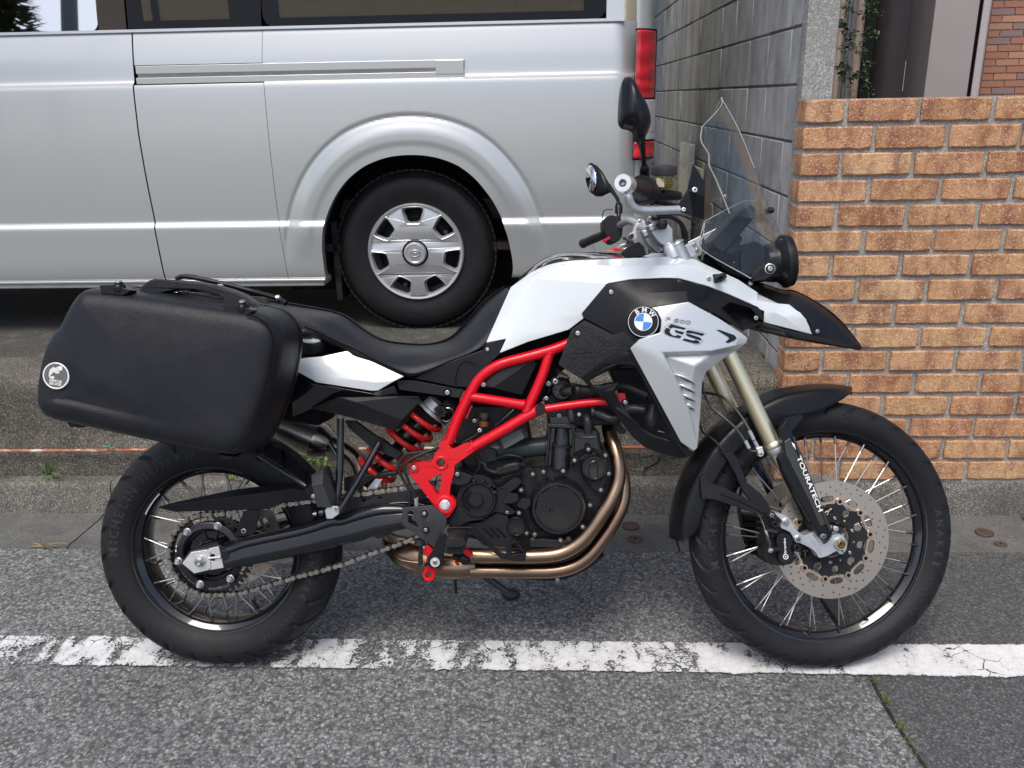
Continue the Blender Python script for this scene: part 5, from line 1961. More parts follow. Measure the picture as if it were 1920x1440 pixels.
# peg: a square block with a rubber
V = [(105, 500, .20), (180, 455, .175), (205, 478, .20), (200, 565, .22), (112, 585, .22), (155, 770, .175), (275, 775, .17), (330, 690, .15), (222, 440, .15), (275, 560, .165)]
facets('peg', FB, E8, V, [(0, 1, 2), (0, 2, 3, 4), (4, 3, 6, 5), (3, 9, 7, 6), (2, 8, 9, 3), (1, 8, 2)], simple('peg_grey', (.13, .135, .14), .35, metal=.6), rk, t=.02, bev=.001)
plate('peg_rubber', FB, E8, [(205, 440), (235, 440), (345, 740), (310, 765), (285, 755)], .158, .03, M['hose'], rk, bev=.002)
for i in range(11):
    u = 232 + 10 * i; v = 470 + 27 * i
    ptube('rubber_rib', FB, E8, [(u - 22, v + 4, .165), (u + 4, v, .155)], 5, M['hose'], rk, seg=6)
ptube('peg_spindle', FB, E8, [(120, 828, .17), (150, 822, .168)], [14, 20], M['steel'], rk, seg=12)
ptube('peg_spindle', FB, E8, [(170, 818, .168), (205, 812, .165)], 23, M['dsteel'], rk, seg=16)
plate('peg_clevis', FB, E8, [(215, 800), (240, 768), (290, 760), (345, 770), (340, 830), (310, 850), (285, 870), (235, 872)], .165, .028, M['alu'], rk, bev=.003)
bolt(FB, E8, 318, 780, .168, 22, rk, 'alu')
plate('peg_bracket', FB, E8, [(60, 600), (110, 560), (150, 700), (100, 715), (50, 655)], .15, .008, M['plastic'], rk)
bolt(FB, E8, 126, 675, .152, 20, rk)

# ---------------------------------------------------------------- rear shock with red spring
sh = empty('rear_shock', bike)
# axis from the upper mount to the lower one
A = Vector(pt(FB, E8, 1110, -40, .02)); B_ = Vector(pt(FB, E8, 640, 470, .02))
ax_ = (B_ - A); Ls = ax_.length; d_ = ax_.normalized()
n1 = d_.cross(FB.n).normalized(); n2 = d_.cross(n1)
pts = []
turns = 6.6
Rs = mp(FB, E8, 900, 200, .02, 158)
for i in range(int(turns * 22) + 1):
    t_ = i / 22
    an = 2 * PI * t_
    pts.append(A + d_ * (Ls * 1.10 * t_ / turns) + n1 * (Rs * math.cos(an)) + n2 * (Rs * math.sin(an)))
tube('spring', pts, .0078, M['redspring'], sh, smooth=False, seg=12)
lathe('damper', A, [(Rs * .62, -.03), (Rs * .62, Ls * .5), (Rs * .3, Ls * .5), (Rs * .3, Ls * 1.2), (.0001, Ls * 1.2)], d_, M['engine_g'], sh, seg=24)
lathe('spring_seat', A, [(Rs * .5, -.045), (Rs * .86, -.042), (Rs * 1.0, -.034), (Rs * 1.02, -.012), (Rs * 1.12, -.010), (Rs * 1.12, -.002), (Rs * .5, 0)], d_, M['alu'], sh, seg=32)
kb_ = pt(FB, K3, 1360, 1135, .09)
out = []
for i in range(42):
    an = 2 * PI * i / 42; r = .0155 + .0022 * math.cos(7 * an)
    out.append(kb_ + FB.ex * r * math.cos(an) + FB.ez * r * math.sin(an))
vs, fs = plate_geo(out, FB.n, .012)
mesh('preload_knob', vs, fs, M['plastic'], sh, bev=.0015)
lathe('knob_hub', kb_, [(.006, -.02), (.006, .004), (.003, .006), (.0001, .004)], FB.n, M['engine_g'], sh, seg=16)
ptube('hose_ring', FB, K3, [(1405, 1105, .09), (1440, 1110, .09), (1462, 1140, .085), (1450, 1185, .08), (1410, 1212, .08), (1375, 1200, .08)], 6, M['steel'], sh, seg=8)
ptube('reservoir', FB, K3, [(1390, 1060, .05), (1460, 1120, .05)], 70, M['hose'], sh, seg=18)
# diagonal grey link in front of the spring
plate('shock_strut', FB, E8, [(385, 40), (480, 48), (640, 165), (880, 320), (830, 372), (600, 260), (420, 100)], .085, .02, M['plastic'], inner, bev=.003)
plate('linkage_bar', FB, E8, [(380, 520), (600, 490), (830, 465), (840, 500), (640, 530), (480, 640), (380, 640)], .075, .02, M['plastic'], sw, bev=.004)
plate('linkage_plate', FB, E8, [(560, 640), (650, 520), (705, 535), (672, 600), (640, 640)], .07, .01, M['alu'], sw)
bolt(FB, E8, 652, 603, .072, 16, sw, 'alu')

# ---------------------------------------------------------------- exhaust
ex = empty('exhaust', bike)
br = M['bronze']
ptube('header_pipe', FB, K4, [(1318, 440, .02), (1330, 520, .05), (1358, 600, .075), (1378, 690, .09), (1376, 790, .10), (1338, 890, .11), (1282, 980, .115), (1215, 1075, .118), (1140, 1148, .12), (1040, 1195, .12), (900, 1209, .12), (720, 1207, .12), (545, 1204, .12)], 40, br, ex, n=6, seg=28)
ptube('header_pipe', FB, K4, [(1330, 560, .0), (1380, 680, .03), (1408, 800, .05), (1400, 910, .065), (1352, 1020, .075), (1285, 1120, .08), (1215, 1205, .085), (1130, 1262, .085), (1020, 1290, .085), (860, 1294, .085), (700, 1292, .085), (550, 1290, .085)], 40, br, ex, n=6, seg=28)
ptube('collector', FB, K4, [(575, 1262, .075), (520, 1262, .075), (420, 1262, .072), (320, 1240, .06), (240, 1210, .04), (170, 1180, .02), (120, 1150, .0), (90, 1120, -.02)], [56, 72, 74, 80, 88, 84, 66, 50], br, ex, n=6, seg=32)
ptube('collector_band', FB, K4, [(560, 1200, .12), (548, 1204, .12)], 45, br, ex, seg=24)
ptube('collector_band', FB, K4, [(562, 1290, .085), (548, 1290, .085)], 45, br, ex, seg=24)
ptube('seam_weld', FB, E8, [(765, 1150, .045), (830, 1200, .075), (900, 1222, .085), (1000, 1235, .09), (1100, 1240, .09)], 6, br, ex, seg=6)
st = M['steel']
ptube('silencer', FB, KP, [(430, 760, -.17), (520, 793, -.17), (592, 822, -.17)], 35, simple('silencer_steel', (.58, .52, .44), .33, metal=1.0, var=.12), ex, seg=32, smooth=False)
ptube('silencer_cone', FB, KP, [(592, 822, -.17), (604, 827, -.17), (622, 835, -.165)], [36, 34, 22], simple('silencer_cone_steel', (.48, .43, .36), .25, metal=1.0), ex, seg=28, smooth=False)
ptube('link_pipe', FB, KP, [(612, 826, -.165), (650, 846, -.16), (672, 872, -.15), (690, 930, -.12), (720, 1000, -.06)], 18, simple('link_pipe_steel', (.30, .25, .19), .28, metal=1.0), ex, seg=18)

# ---------------------------------------------------------------- engine
eng = empty('engine', bike)
EN = M['engine']; EG = M['engine_g']
def ep(name, pts, w, t, mat=EN, holes=(), bev=.003, k=K4, par=None, **kk):
    return plate(name, FB, k, pts, w, t, mat, par or eng, holes=holes, bev=bev, **kk)
# crankcase outline
ep('crankcase', [(440, 740), (520, 720), (640, 780), (760, 770), (830, 730), (900, 700), (1010, 690), (1100, 640), (1200, 590), (1300, 620), (1345, 700), (1335, 800), (1290, 900), (1240, 1000), (1200, 1080), (1120, 1130), (1000, 1165), (760, 1165), (600, 1120), (430, 1060), (420, 900)], .085, .20, EN, rnd=2, bev=.012, seg=3)
ep('cylinder_block', [(985, 480), (1270, 500), (1290, 640), (1200, 700), (960, 720), (970, 560)], .085, .18, EG, bev=.01)
ep('cylinder_head', [(960, 330), (1050, 250), (1300, 300), (1420, 340), (1380, 470), (1130, 480), (985, 470)], .075, .17, EN, bev=.012)
ep('timing_cover', [(985, 430), (1110, 420), (1115, 470), (1010, 480), (990, 470)], .10, .03, EG, bev=.004)
# barrel ribs and vertical covers seen in the middle
ptube('cylinder_barrel', FB, K4, [(1060, 490, .07), (1058, 580, .075)], 52, EG, eng, seg=24)
ptube('cylinder_barrel', FB, K4, [(1055, 590, .075), (1050, 715, .08)], 56, EG, eng, seg=24)
ptube('barrel_band', FB, K4, [(1060, 575, .078), (1058, 592, .078)], 60, EN, eng, seg=24)
ptube('guide_rail', FB, K4, [(990, 480, .10), (985, 580, .10), (972, 700, .10)], 9, EG, eng, seg=8)
ptube('guide_rail', FB, K4, [(1130, 480, .09), (1125, 580, .09), (1115, 700, .09)], 9, EG, eng, seg=8)
ep('barrel_collar', [(975, 462), (1125, 465), (1145, 482), (1130, 492), (985, 484), (972, 472)], .11, .02, EG, bev=.002)
# clutch cover
cc = pt(FB, K4, 1040, 935, .115)
rc = mp(FB, K4, 1040, 935, .115, 166)
lathe('clutch_cover', cc, [(rc * 1.02, -.035), (rc, -.004), (rc * .93, .008), (rc * .86, .013), (rc * .80, .013), (rc * .77, .010), (rc * .74, .004), (.0001, .003)], FB.n, EG, eng, seg=64, ang=40)
# raised notched rim inside
out = []
rr1 = rc * .77; 
for i in range(8):
    for a_, r in ((-.20, rr1), (-.19, rr1 * .91), (.19, rr1 * .91), (.20, rr1)):
        an = 2 * PI * i / 8 + a_ + .2
        out.append((r, an))
inn = []
for r, an in out: inn.append(cc + FB.n * .009 + (FB.ex * math.cos(an) + FB.ez * math.sin(an)) * r)
outer = [cc + FB.n * .009 + (FB.ex * math.cos(2 * PI * i / 64) + FB.ez * math.sin(2 * PI * i / 64)) * rc * .80 for i in range(64)]
vs, fs = plate_geo(outer, FB.n, .008, [inn])
mesh('clutch_rim', vs, fs, EG, eng, bev=.0012)
w0 = pt(FB, K4, 930, 948, .119); w1 = pt(FB, K4, 1110, 975, .119)
word('cover_lettering', 'BMW', w0, w1, FB.n, mp(FB, K4, 1020, 940, .119, 44), simple('cover_letters', (.02, .02, .022), .22), eng, thick=.015, ext=.004)
# smaller round covers
def cover(u, v, r, w, h=.02, name='round_cover', mat=EG, inner=True):
    c_ = pt(FB, K4, u, v, w); r_ = mp(FB, K4, u, v, w, r)
    pr = [(r_ * 1.03, -.03), (r_, h * .5), (r_ * .93, h * .8), (r_ * .82, h), (r_ * .76, h), (r_ * .72, h * .75), (.0001, h * .72)]
    return lathe(name, c_, pr, FB.n, mat, eng, seg=44, ang=40)
cover(1240, 705, 78, .108, .022)
c_ = pt(FB, K4, 1240, 705, .124)
ptube('cover_handle', FB, K4, [(1255, 800, .122), (1262, 740, .126), (1258, 690, .127), (1240, 675, .127), (1215, 695, .127), (1212, 740, .126), (1225, 790, .122)], 4, EG, eng, seg=6)
ep('cover_boss', [(1160, 660), (1210, 622), (1300, 640), (1345, 740), (1330, 760), (1290, 830), (1250, 850), (1170, 760)], .106, .02, EN, bev=.004)
cover(805, 1040, 56, .112, .018)
ringl('cover_ring', FB, K4, 805, 1040, .112, 52, 60, .010, EG, eng)
cover(1060, 270, 62, .085, .018, 'water_pump')
for i in range(6):
    an = i * PI / 3
    ptube('pump_rib', FB, K4, [(1060 + 30 * math.cos(an), 270 + 30 * math.sin(an), .10), (1060 + 74 * math.cos(an), 270 + 74 * math.sin(an), .094)], 3, EG, eng, seg=6)
# front sprocket cover with its fan of slots
ep('sprocket_cover', [(420, 1010), (400, 960), (460, 900), (500, 800), (540, 765), (600, 755), (660, 775), (700, 830), (760, 790), (800, 765), (835, 790), (800, 830), (760, 860), (740, 905), (800, 960), (760, 975), (690, 960), (640, 990), (590, 1010), (500, 980)], .125, .02, M['plastic'], rnd=2, bev=.004, seg=3)
c_ = pt(FB, K4, 590, 885, .128)
r_ = mp(FB, K4, 590, 885, .128, 104)
lathe('sprocket_cap', c_, [(r_, -.02), (r_, .004), (r_ * .94, .010), (r_ * .88, .010), (r_ * .84, .004), (r_ * .80, .002), (.0001, .004)], FB.n, M['plastic'], eng, seg=52)
c2 = pt(FB, K4, 578, 890, .134)
r2 = mp(FB, K4, 578, 890, .134, 40)
lathe('cap_button', c2, [(r2, -.01), (r2, .006), (r2 * .9, .008), (.0001, .008)], FB.n, M['plastic'], eng, seg=30)
for i in range(7):
    an = math.radians(130 + 17 * i)
    a_ = (578 + 46 * math.cos(an), 890 - 46 * math.sin(an)); b_ = (578 + 88 * math.cos(an), 890 - 88 * math.sin(an))
    nx_, ny_ = -math.sin(an) * 5, -math.cos(an) * 5
    ep('cap_slot', [(a_[0] - nx_ * .6, a_[1] - ny_ * .6), (a_[0] + nx_ * .6, a_[1] + ny_ * .6), (b_[0] + nx_, b_[1] + ny_), (b_[0] - nx_, b_[1] - ny_)], .1345, .003, M['deep'], bev=0)
for i in range(4):
    an = math.radians(20 + 28 * i)
    ep('cap_lug', [(590 + 80 * math.cos(an - .09), 885 - 80 * math.sin(an - .09)), (590 + 80 * math.cos(an + .09), 885 - 80 * math.sin(an + .09)), (590 + 112 * math.cos(an + .09), 885 - 112 * math.sin(an + .09)), (590 + 112 * math.cos(an - .09), 885 - 112 * math.sin(an - .09))], .142, .012, M['plastic'])
ep('cover_arm', [(470, 930), (640, 1000), (560, 1010), (440, 1060), (420, 1010)], .130, .01, M['plastic'], bev=.003)
# connector blocks between the covers
ep('connector', [(725, 900), (760, 855), (815, 862), (820, 900), (790, 912), (730, 912)], .135, .02, M['plastic'])
ep('connector', [(808, 918), (835, 885), (885, 890), (888, 925), (860, 948), (812, 935)], .138, .02, M['plastic'])
ep('finned_plate', [(440, 1030), (600, 1020), (700, 960), (760, 985), (760, 1060), (800, 1110), (760, 1160), (620, 1150), (560, 1090), (430, 1110)], .118, .012, M['plastic'], bev=.002)
for i, u in enumerate((612, 648, 684)):
    ep('plate_slot', [(u, 1050), (u + 14, 1046), (u + 70, 1102), (u + 56, 1108)], .1195, .002, M['deep'], bev=0)
ep('lower_case_rib', [(870, 1110), (1110, 1120), (1140, 1150), (1080, 1165), (880, 1165)], .112, .02, EN, bev=.005)
# flange lobes and bolts around the clutch cover
for (u, v) in ((897, 748), (957, 735), (1068, 730), (832, 838), (820, 965), (862, 1080), (908, 1087), (1177, 1043), (1220, 922), (1280, 837), (1324, 745), (1306, 642), (1210, 608), (1132, 670), (1053, 1120), (1030, 1010)):
    if (u, v) == (1030, 1010): continue
    ep('bolt_lobe', circ(u, v, 19, 12), .116, .03, EN, bev=.002)
    bolt(FB, K4, u, v, .117, 10, eng)
for (u, v) in ((1098, 1112), (898, 1115)):
    ep('bolt_lobe', circ(u, v, 18, 12), .110, .03, EN, bev=.002)
    bolt(FB, K4, u, v, .111, 11, eng, 'dsteel')
for (u, v, r) in ((1024, 225, 16), (985, 238, 13), (973, 320, 12), (1045, 418, 12), (1157, 411, 12), (473, 747, 12), (753, 962, 10)):
    w_ = .145 if u < 800 else .115
    if u < 500: ep('bracket', circ(u, v, 20, 12), w_, .02, EN)
    bolt(FB, K4, u, v, w_, r, eng, washer='engine' if r > 12 else None)
ep('rear_bracket', [(440, 740), (470, 725), (560, 760), (540, 800), (470, 812), (445, 790)], .14, .012, EN)
# regulator box, starter, cables under the frame rail
rg = empty('regulator', bike)
plate('regulator_body', FB, E5, [(548, 1112), (862, 955), (905, 1070), (600, 1238)], .115, .035, simple('regulator_grey', (.075, .076, .072), .5), rg, bev=.004)
for t_ in (.05, .93):
    a0 = (548 + (862 - 548) * t_, 1112 + (955 - 1112) * t_); a1 = (600 + (905 - 600) * t_, 1238 + (1070 - 1238) * t_)
    for s in (-14, 0, 14):
        ptube('cooling_fin', FB, E5, [(a0[0] + s, a0[1] - s * .5, .12), (a1[0] + s, a1[1] - s * .5, .12)], 5, M['plastic'], rg, seg=6)
lathe('starter_motor', pt(FB, E5, 700, 1220, .06), [(.0001, -.05)] + [(mp(FB, E5, 800, 1200, .06, r), d * .1) for r, d in ((100, -.5), (108, -.4), (108, .9), (118, .92), (118, 1.45), (60, 1.5))] + [(.0001, .15)], (FB.ex + FB.ez * .1).normalized(), simple('starter_dark', (.03, .038, .04), .35), eng, seg=32)
ep('sensor_block', [(640, 600), (690, 610), (695, 670), (600, 690), (560, 650)], .10, .04, M['hose'])
ep('ecu_box', [(500, 590), (650, 570), (690, 640), (660, 700), (520, 700), (480, 650)], .07, .05, M['plastic'])
for pts, r in (([(690, 735, .13), (750, 700, .13), (810, 690, .13), (850, 700, .12)], 9), ([(690, 660, .11), (760, 640, .12), (830, 655, .12), (850, 690, .11), (830, 760, .10)], 5), ([(560, 760, .1), (600, 700, .11), (580, 640, .11)], 6),
               ([(600, 680, .12), (625, 690, .13), (640, 720, .13), (690, 740, .13)], 8), ([(720, 770, .12), (800, 740, .12), (850, 680, .12)], 4)):
    ptube('cable', FB, K4, pts, r, M['hose'], eng, seg=8)
plate('plug_housing', FB, K4, [(690, 715), (800, 690), (822, 700), (818, 722), (700, 748)], .135, .02, M['plastic'], eng)
# brake hoses from the frame to the master cylinder
bh = empty('rear_brake', bike)
ptube('brake_hose', FB, K4, [(470, 590, .10), (400, 605, .135), (300, 622, .15), (210, 630, .155), (160, 660, .155), (140, 715, .155), (165, 770, .155), (200, 840, .155), (205, 920, .15)], 9, M['hose'], bh, n=6, seg=10)
ptube('brake_hose', FB, K4, [(470, 575, .10), (390, 590, .14), (260, 640, .155), (190, 680, .16), (175, 720, .16), (200, 790, .158), (230, 850, .157), (238, 915, .152)], 9, M['hose'], bh, n=6, seg=10)
ptube('banjo', FB, K4, [(240, 880, .155), (243, 925, .15)], 13, M['alu'], bh, seg=10)
# brake fluid pot
pc = pt(FB, E5, 405, 960, .11)
zax = (FB.ez + FB.ex * .04).normalized()
def hpx(v): return mp(FB, E5, 405, 900, .11, v)
lathe('pot_body', pc, [(hpx(62), 0), (hpx(64), hpx(10)), (hpx(62), hpx(105)), (.0001, hpx(105))], zax, M['clearpot'], bh, seg=28)
lathe('pot_fluid', pc, [(.0001, hpx(5)), (hpx(57), hpx(6)), (hpx(57), hpx(62)), (.0001, hpx(62))], zax, M['brownfluid'], bh, seg=24)
lathe('pot_cap', pc, [(hpx(55), hpx(104)), (hpx(58), hpx(108)), (hpx(58), hpx(158)), (hpx(50), hpx(164)), (.0001, hpx(164))], zax, simple('smoked_cap', (.035, .03, .03), .25), bh, seg=28)
plate('pot_bracket', FB, E5, [(272, 872), (350, 862), (350, 950), (300, 930), (270, 905)], .108, .004, M['plastic'], bh)
bolt(FB, E5, 298, 895, .110, 22, bh)
bolt(FB, E5, 358, 1000, .11, 24, bh, 'alu_w')
ptube('pot_hose', FB, E5, [(370, 1005, .11), (280, 1075, .11), (150, 1140, .11), (40, 1175, .10)], 13, M['gloss'], bh, seg=10)
ptube('pot_hose', FB, E5, [(620, 1000, .09), (400, 1080, .10), (200, 1140, .10), (20, 1200, .09)], 8, M['hose'], bh, seg=10)
ptube('throttle_cable', FB, E5, [(740, 770, .08), (610, 885, .09)], [20, 14], M['dsteel'], bh, seg=10)
ptube('throttle_cable', FB, E5, [(610, 885, .09), (540, 950, .09)], [20, 22], M['hose'], bh, seg=10)
# heel plate, brake lever, footpeg
hp = empty('rider_controls', bike)
V = [(160, 935, .165), (240, 925, .17), (335, 922, .172), (415, 995, .170), (405, 1050, .168), (372, 1080, .165), (328, 1150, .158), (240, 1085, .165), (162, 1035, .165), (262, 950, .176), (300, 1040, .178), (255, 1075, .172), (335, 1010, .176)]
plate('heel_guard', FB, K4, [(160, 937), (240, 930), (333, 922), (415, 993), (408, 1045), (385, 1078), (345, 1150), (325, 1150), (240, 1090), (162, 1035)], .162, .008, M['plastic_g'], hp, holes=[[(195, 962), (225, 950), (228, 1000), (255, 1048), (198, 1022)]], bev=.0025)
facets('heel_guard_face', FB, K4, [(262, 945, .163), (332, 922, .163), (415, 993, .163), (408, 1045, .163), (345, 1150, .163), (325, 1150, .163), (285, 1110, .163), (305, 1015, .172)], [(0, 1, 7), (1, 2, 7), (2, 3, 7), (3, 4, 7), (4, 5, 7), (5, 6, 7), (6, 0, 7)], M['plastic_g'], hp, t=.003)
bolt(FB, K4, 287, 968, .174, 12, hp, washer='deep')
bolt(FB, K4, 295, 1060, .172, 12, hp, washer='deep')
ptube('rubber_boot', FB, E4, [(205, 310, .155), (205, 355, .155)], [40, 46], M['hose'], hp, seg=14)
ptube('push_rod', FB, E4, [(208, 355, .155), (210, 420, .155)], 14, M['hose'], hp, seg=10)
plate('push_rod_clevis', FB, E4, [(190, 430), (225, 425), (228, 520), (205, 535), (190, 515)], .157, .012, M['hose'], hp)
plate('red_hanger', FB, E4, [(218, 362), (280, 360), (320, 400), (345, 380), (345, 560), (330, 600), (322, 640), (290, 660), (250, 655), (228, 620), (232, 580), (250, 540), (262, 440), (222, 410)], .150, .02, red, hp, holes=[circ(276, 607, 24, 16)], bev=.003, seg=3)
bolt(FB, E4, 240, 377, .151, 14, hp)
plate('lever_arm', FB, E4, [(372, 262), (410, 270), (430, 300), (398, 440), (400, 480), (385, 530), (350, 553), (300, 548), (268, 520), (262, 540), (238, 528), (240, 510), (268, 500), (270, 460), (300, 420)], .172, .010, M['plastic_s'], hp, bev=.002)
c_ = pt(FB, E4, 331, 497, .173)
lathe('pivot_washer', c_, [(mp(FB, E4, 331, 497, .173, 40), 0), (mp(FB, E4, 331, 497, .173, 39), .003), (mp(FB, E4, 331, 497, .173, 24), .003)], FB.n, M['alu_w'], hp, seg=30)
bolt(FB, E4, 331, 497, .176, 20, hp)
# brake lever running forward with a cut-out and a toe tip
lev = [(430, 212), (640, 210), (665, 238), (760, 330), (870, 425), (910, 432), (915, 475), (875, 478), (760, 372), (655, 268), (640, 262), (430, 262)]
plate('brake_lever', FB, E4, lev, .165, .010, M['plastic_s'], hp, holes=[[(470, 240), (625, 233), (622, 250), (480, 256)]], bev=.002)
plate('lever_slot', FB, E4, [(660, 272), (672, 268), (765, 352), (757, 360)], .1662, .002, M['deep'], hp, bev=0)
plate('lever_tip', FB, E4, [(912, 410), (950, 335), (985, 318), (1015, 340), (1078, 430), (1070, 492), (980, 490), (905, 475)], .175, .02, M['plastic_s'], hp, holes=[[(960, 360), (985, 345), (1050, 425), (955, 440)]], bev=.002)
for i in range(6):
    plate('tip_tooth', FB, E4, [(985 + 14 * i, 448 - 3 * i), (992 + 14 * i, 432 - 3 * i), (999 + 14 * i, 447 - 3 * i)], .177, .022, M['plastic_s'], hp, bev=0)
# rider peg pointing at the camera
pg = [(415, 345), (430, 305), (500, 290), (565, 300), (585, 330), (575, 380), (550, 400), (560, 425), (510, 430), (430, 430), (420, 395)]
plate('rider_peg', FB, E4, pg, .255, .07, M['hose'], hp, rnd=2, bev=.004, seg=3)
plate('peg_rubber_cap', FB, E4, [(420, 345), (432, 310), (500, 294), (562, 303), (580, 332), (572, 362), (500, 378), (425, 370)], .262, .02, M['hose'], hp, rnd=2, bev=.005, seg=3)
for i in range(6):
    plate('peg_tooth', FB, E4, [(430 + 24 * i, 392), (442 + 24 * i, 410), (454 + 24 * i, 392)], .263, .05, M['plastic_s'], hp, bev=0)
plate('peg_mount', FB, E4, [(570, 395), (600, 400), (640, 445), (600, 458), (560, 430)], .19, .02, red, hp)
plate('peg_mount', FB, E4, [(470, 440), (560, 470), (620, 500), (610, 522), (560, 520), (480, 475)], .20, .02, M['plastic_s'], hp)
ptube('peg_spring', FB, E4, [(545, 460, .20), (595, 480, .19)], 16, M['dsteel'], hp, seg=10)
ptube('peg_bolt', FB, E4, [(500, 495, .20), (520, 515, .19)], 14, red, hp, seg=10)
# skid plate and stand
ep('skid_plate', [(690, 1300), (1100, 1300), (1230, 1230), (1300, 1195), (1295, 1220), (1200, 1290), (1080, 1345), (1000, 1352), (640, 1330)], .06, .14, M['plastic'], bev=.006, par=bike)
bolt(FB, K4, 1036, 1342, .062, 12, bike, name='skid_bolt')
sd = empty('side_stand', bike)
Wd = lambda p: MB.inverted() @ p
g0 = Wd(onZ(958, 1113, .012)); 
p_up = FB.p(905, 1075, -.14)
tube('stand_leg', [FB.p(885, 1040, -.11), p_up, FB.p(950, 1109, -.155)], [.013, .012, .010], M['gloss'], sd, seg=12)
c_ = onZ(958, 1113, .008)
def wdir(v): return (MB.inverted().to_3x3() @ Vector(v)).normalized()
lathe('stand_foot', Wd(c_ + Vector((0, 0, -.006))), [(.026, 0), (.028, .004), (.024, .009), (.0001, .011)], wdir((0, 0, 1)), M['hose'], sd, seg=24)
pg_ = onZ(855, 1114, .02)
tube('stand_pin', [FB.p(853, 1080, -.13), FB.p(855, 1112, -.13)], .005, M['gloss'], sd, seg=8)


# ---------------------------------------------------------------- seat and bodywork
def panel(name, k, V, F, mat, parent, t=.004, bev=.0022, ang=24, far=True, fr=FB, **kk):
    """a body panel and its twin on the far side"""
    o = facets(name, fr, k, V, F, mat, parent, t=t, bev=bev, ang=ang, **kk)
    if far:
        me = o.data.copy()
        for v in me.vertices: v.co.y = -v.co.y
        me.flip_normals()
        o2 = link(name, me, parent)
        md = o2.modifiers.new('s', 'SOLIDIFY'); md.thickness = t; md.offset = -1
    return o


st_ = [((0, 262), (40, 330), (180, 440), (300, 470)), ((250, 300), (255, 370), (330, 450), (420, 520)), ((520, 350), (470, 400), (500, 520), (560, 590)), ((640, 400), (580, 450), (600, 570), (680, 640)), ((760, 490), (720, 540), (740, 640), (800, 705)),
       ((880, 560), (850, 610), (860, 690), (910, 755)), ((1000, 590), (985, 655), (985, 740), (1020, 805)), ((1180, 606), (1140, 665), (1130, 770), (1130, 842)), ((1300, 600), (1290, 655), (1270, 740), (1260, 812)), ((1440, 555), (1450, 620), (1440, 690), (1430, 738)),
       ((1560, 440), (1590, 520), (1610, 610), (1600, 672)), ((1700, 280), (1720, 370), (1740, 480), (1715, 600)), ((1840, 172), (1850, 230), (1830, 330), (1800, 420)), ((1880, 160), (1888, 180), (1893, 215), (1885, 270))]
ws_ = (.0, .085, .135, .150)
wnar = [1, 1, 1, 1, 1, 1, 1, 1, .98, .95, .92, .88, .80, .72]
rows = [[(s[i][0], s[i][1], ws_[i] * n) for s, n in zip(st_, wnar)] for i in range(4)]
seat = loft('seat', FB, K3, rows, M['seat'], bike, nu=6, nv=5, sym=True, t=.02)
ptube('seat_seam', FB, K3, [(s[3][0], s[3][1], .151 * n) for s, n in zip(st_, wnar)], 5, M['deep'], seat, n=4, seg=6)

tank = empty('tank', bike)
W = M['white']
TV = [(190, 298, .10), (330, 195, .088), (460, 148, .085), (600, 126, .092), (860, 116, .10), (1100, 106, .108), (1260, 100, .108), (1355, 122, .118), (1500, 192, .115), (1620, 246, .105), (1745, 330, .095),
      (1745, 422, .10), (1560, 340, .13), (1430, 290, .145), (1245, 240, .16), (1150, 237, .165), (950, 245, .172), (800, 271, .177), (640, 462, .166), (652, 492, .163), (560, 562, .16), (300, 640, .155),
      (120, 712, .15), (163, 620, .150), (36, 645, .138), (350, 236, .152), (640, 350, .150), (190, 440, .138), (372, 488, .163), (260, 560, .160), (340, 200, .12), (480, 160, .125), (620, 150, .135), (870, 165, .148), (1100, 160, .15), (1260, 150, .15), (1380, 180, .148), (1510, 240, .135), (1630, 300, .115)]
TF = [(0, 1, 30), (0, 30, 25), (1, 2, 31, 30), (2, 3, 32, 31), (3, 4, 33, 32), (4, 5, 34, 33), (5, 6, 35, 34), (6, 7, 36, 35), (7, 8, 37, 36), (8, 9, 38, 37), (9, 10, 38),
      (30, 31, 25), (31, 32, 25), (32, 33, 17, 25), (33, 34, 16, 17), (34, 35, 15, 16), (35, 36, 14, 15), (36, 37, 13, 14), (37, 38, 12, 13), (38, 10, 11, 12),
      (25, 17, 18), (0, 25, 27), (25, 28, 27), (25, 18, 28), (18, 19, 28), (19, 20, 28), (0, 27, 24), (27, 28, 29, 23), (27, 23, 24), (28, 20, 29), (29, 20, 21), (29, 21, 22), (29, 22, 23)]
panel('tank_panel', K5, TV, TF, W, tank, ang=30, bev=.003)
loft('tank_cover', FB, K5, [[(200, 285, .0), (340, 160, .0), (470, 92, .0), (600, 80, .0), (760, 80, .0), (900, 88, .0), (1050, 106, .0)], [(195, 290, .06), (335, 172, .06), (465, 105, .055), (600, 88, .05), (760, 90, .05), (900, 96, .05), (1050, 110, .05)],
                            [(188, 302, .102), (330, 199, .092), (460, 152, .090), (600, 130, .096), (760, 122, .1), (900, 119, .102), (1050, 112, .107)]], M['gloss'], tank, sym=True, t=.006)
plate('tank_core', FB, K5, [(200, 320), (600, 150), (1240, 140), (1500, 260), (1600, 350), (1200, 600), (700, 640), (300, 620), (120, 640)], .07, .14, M['deep'], tank, bev=.02)
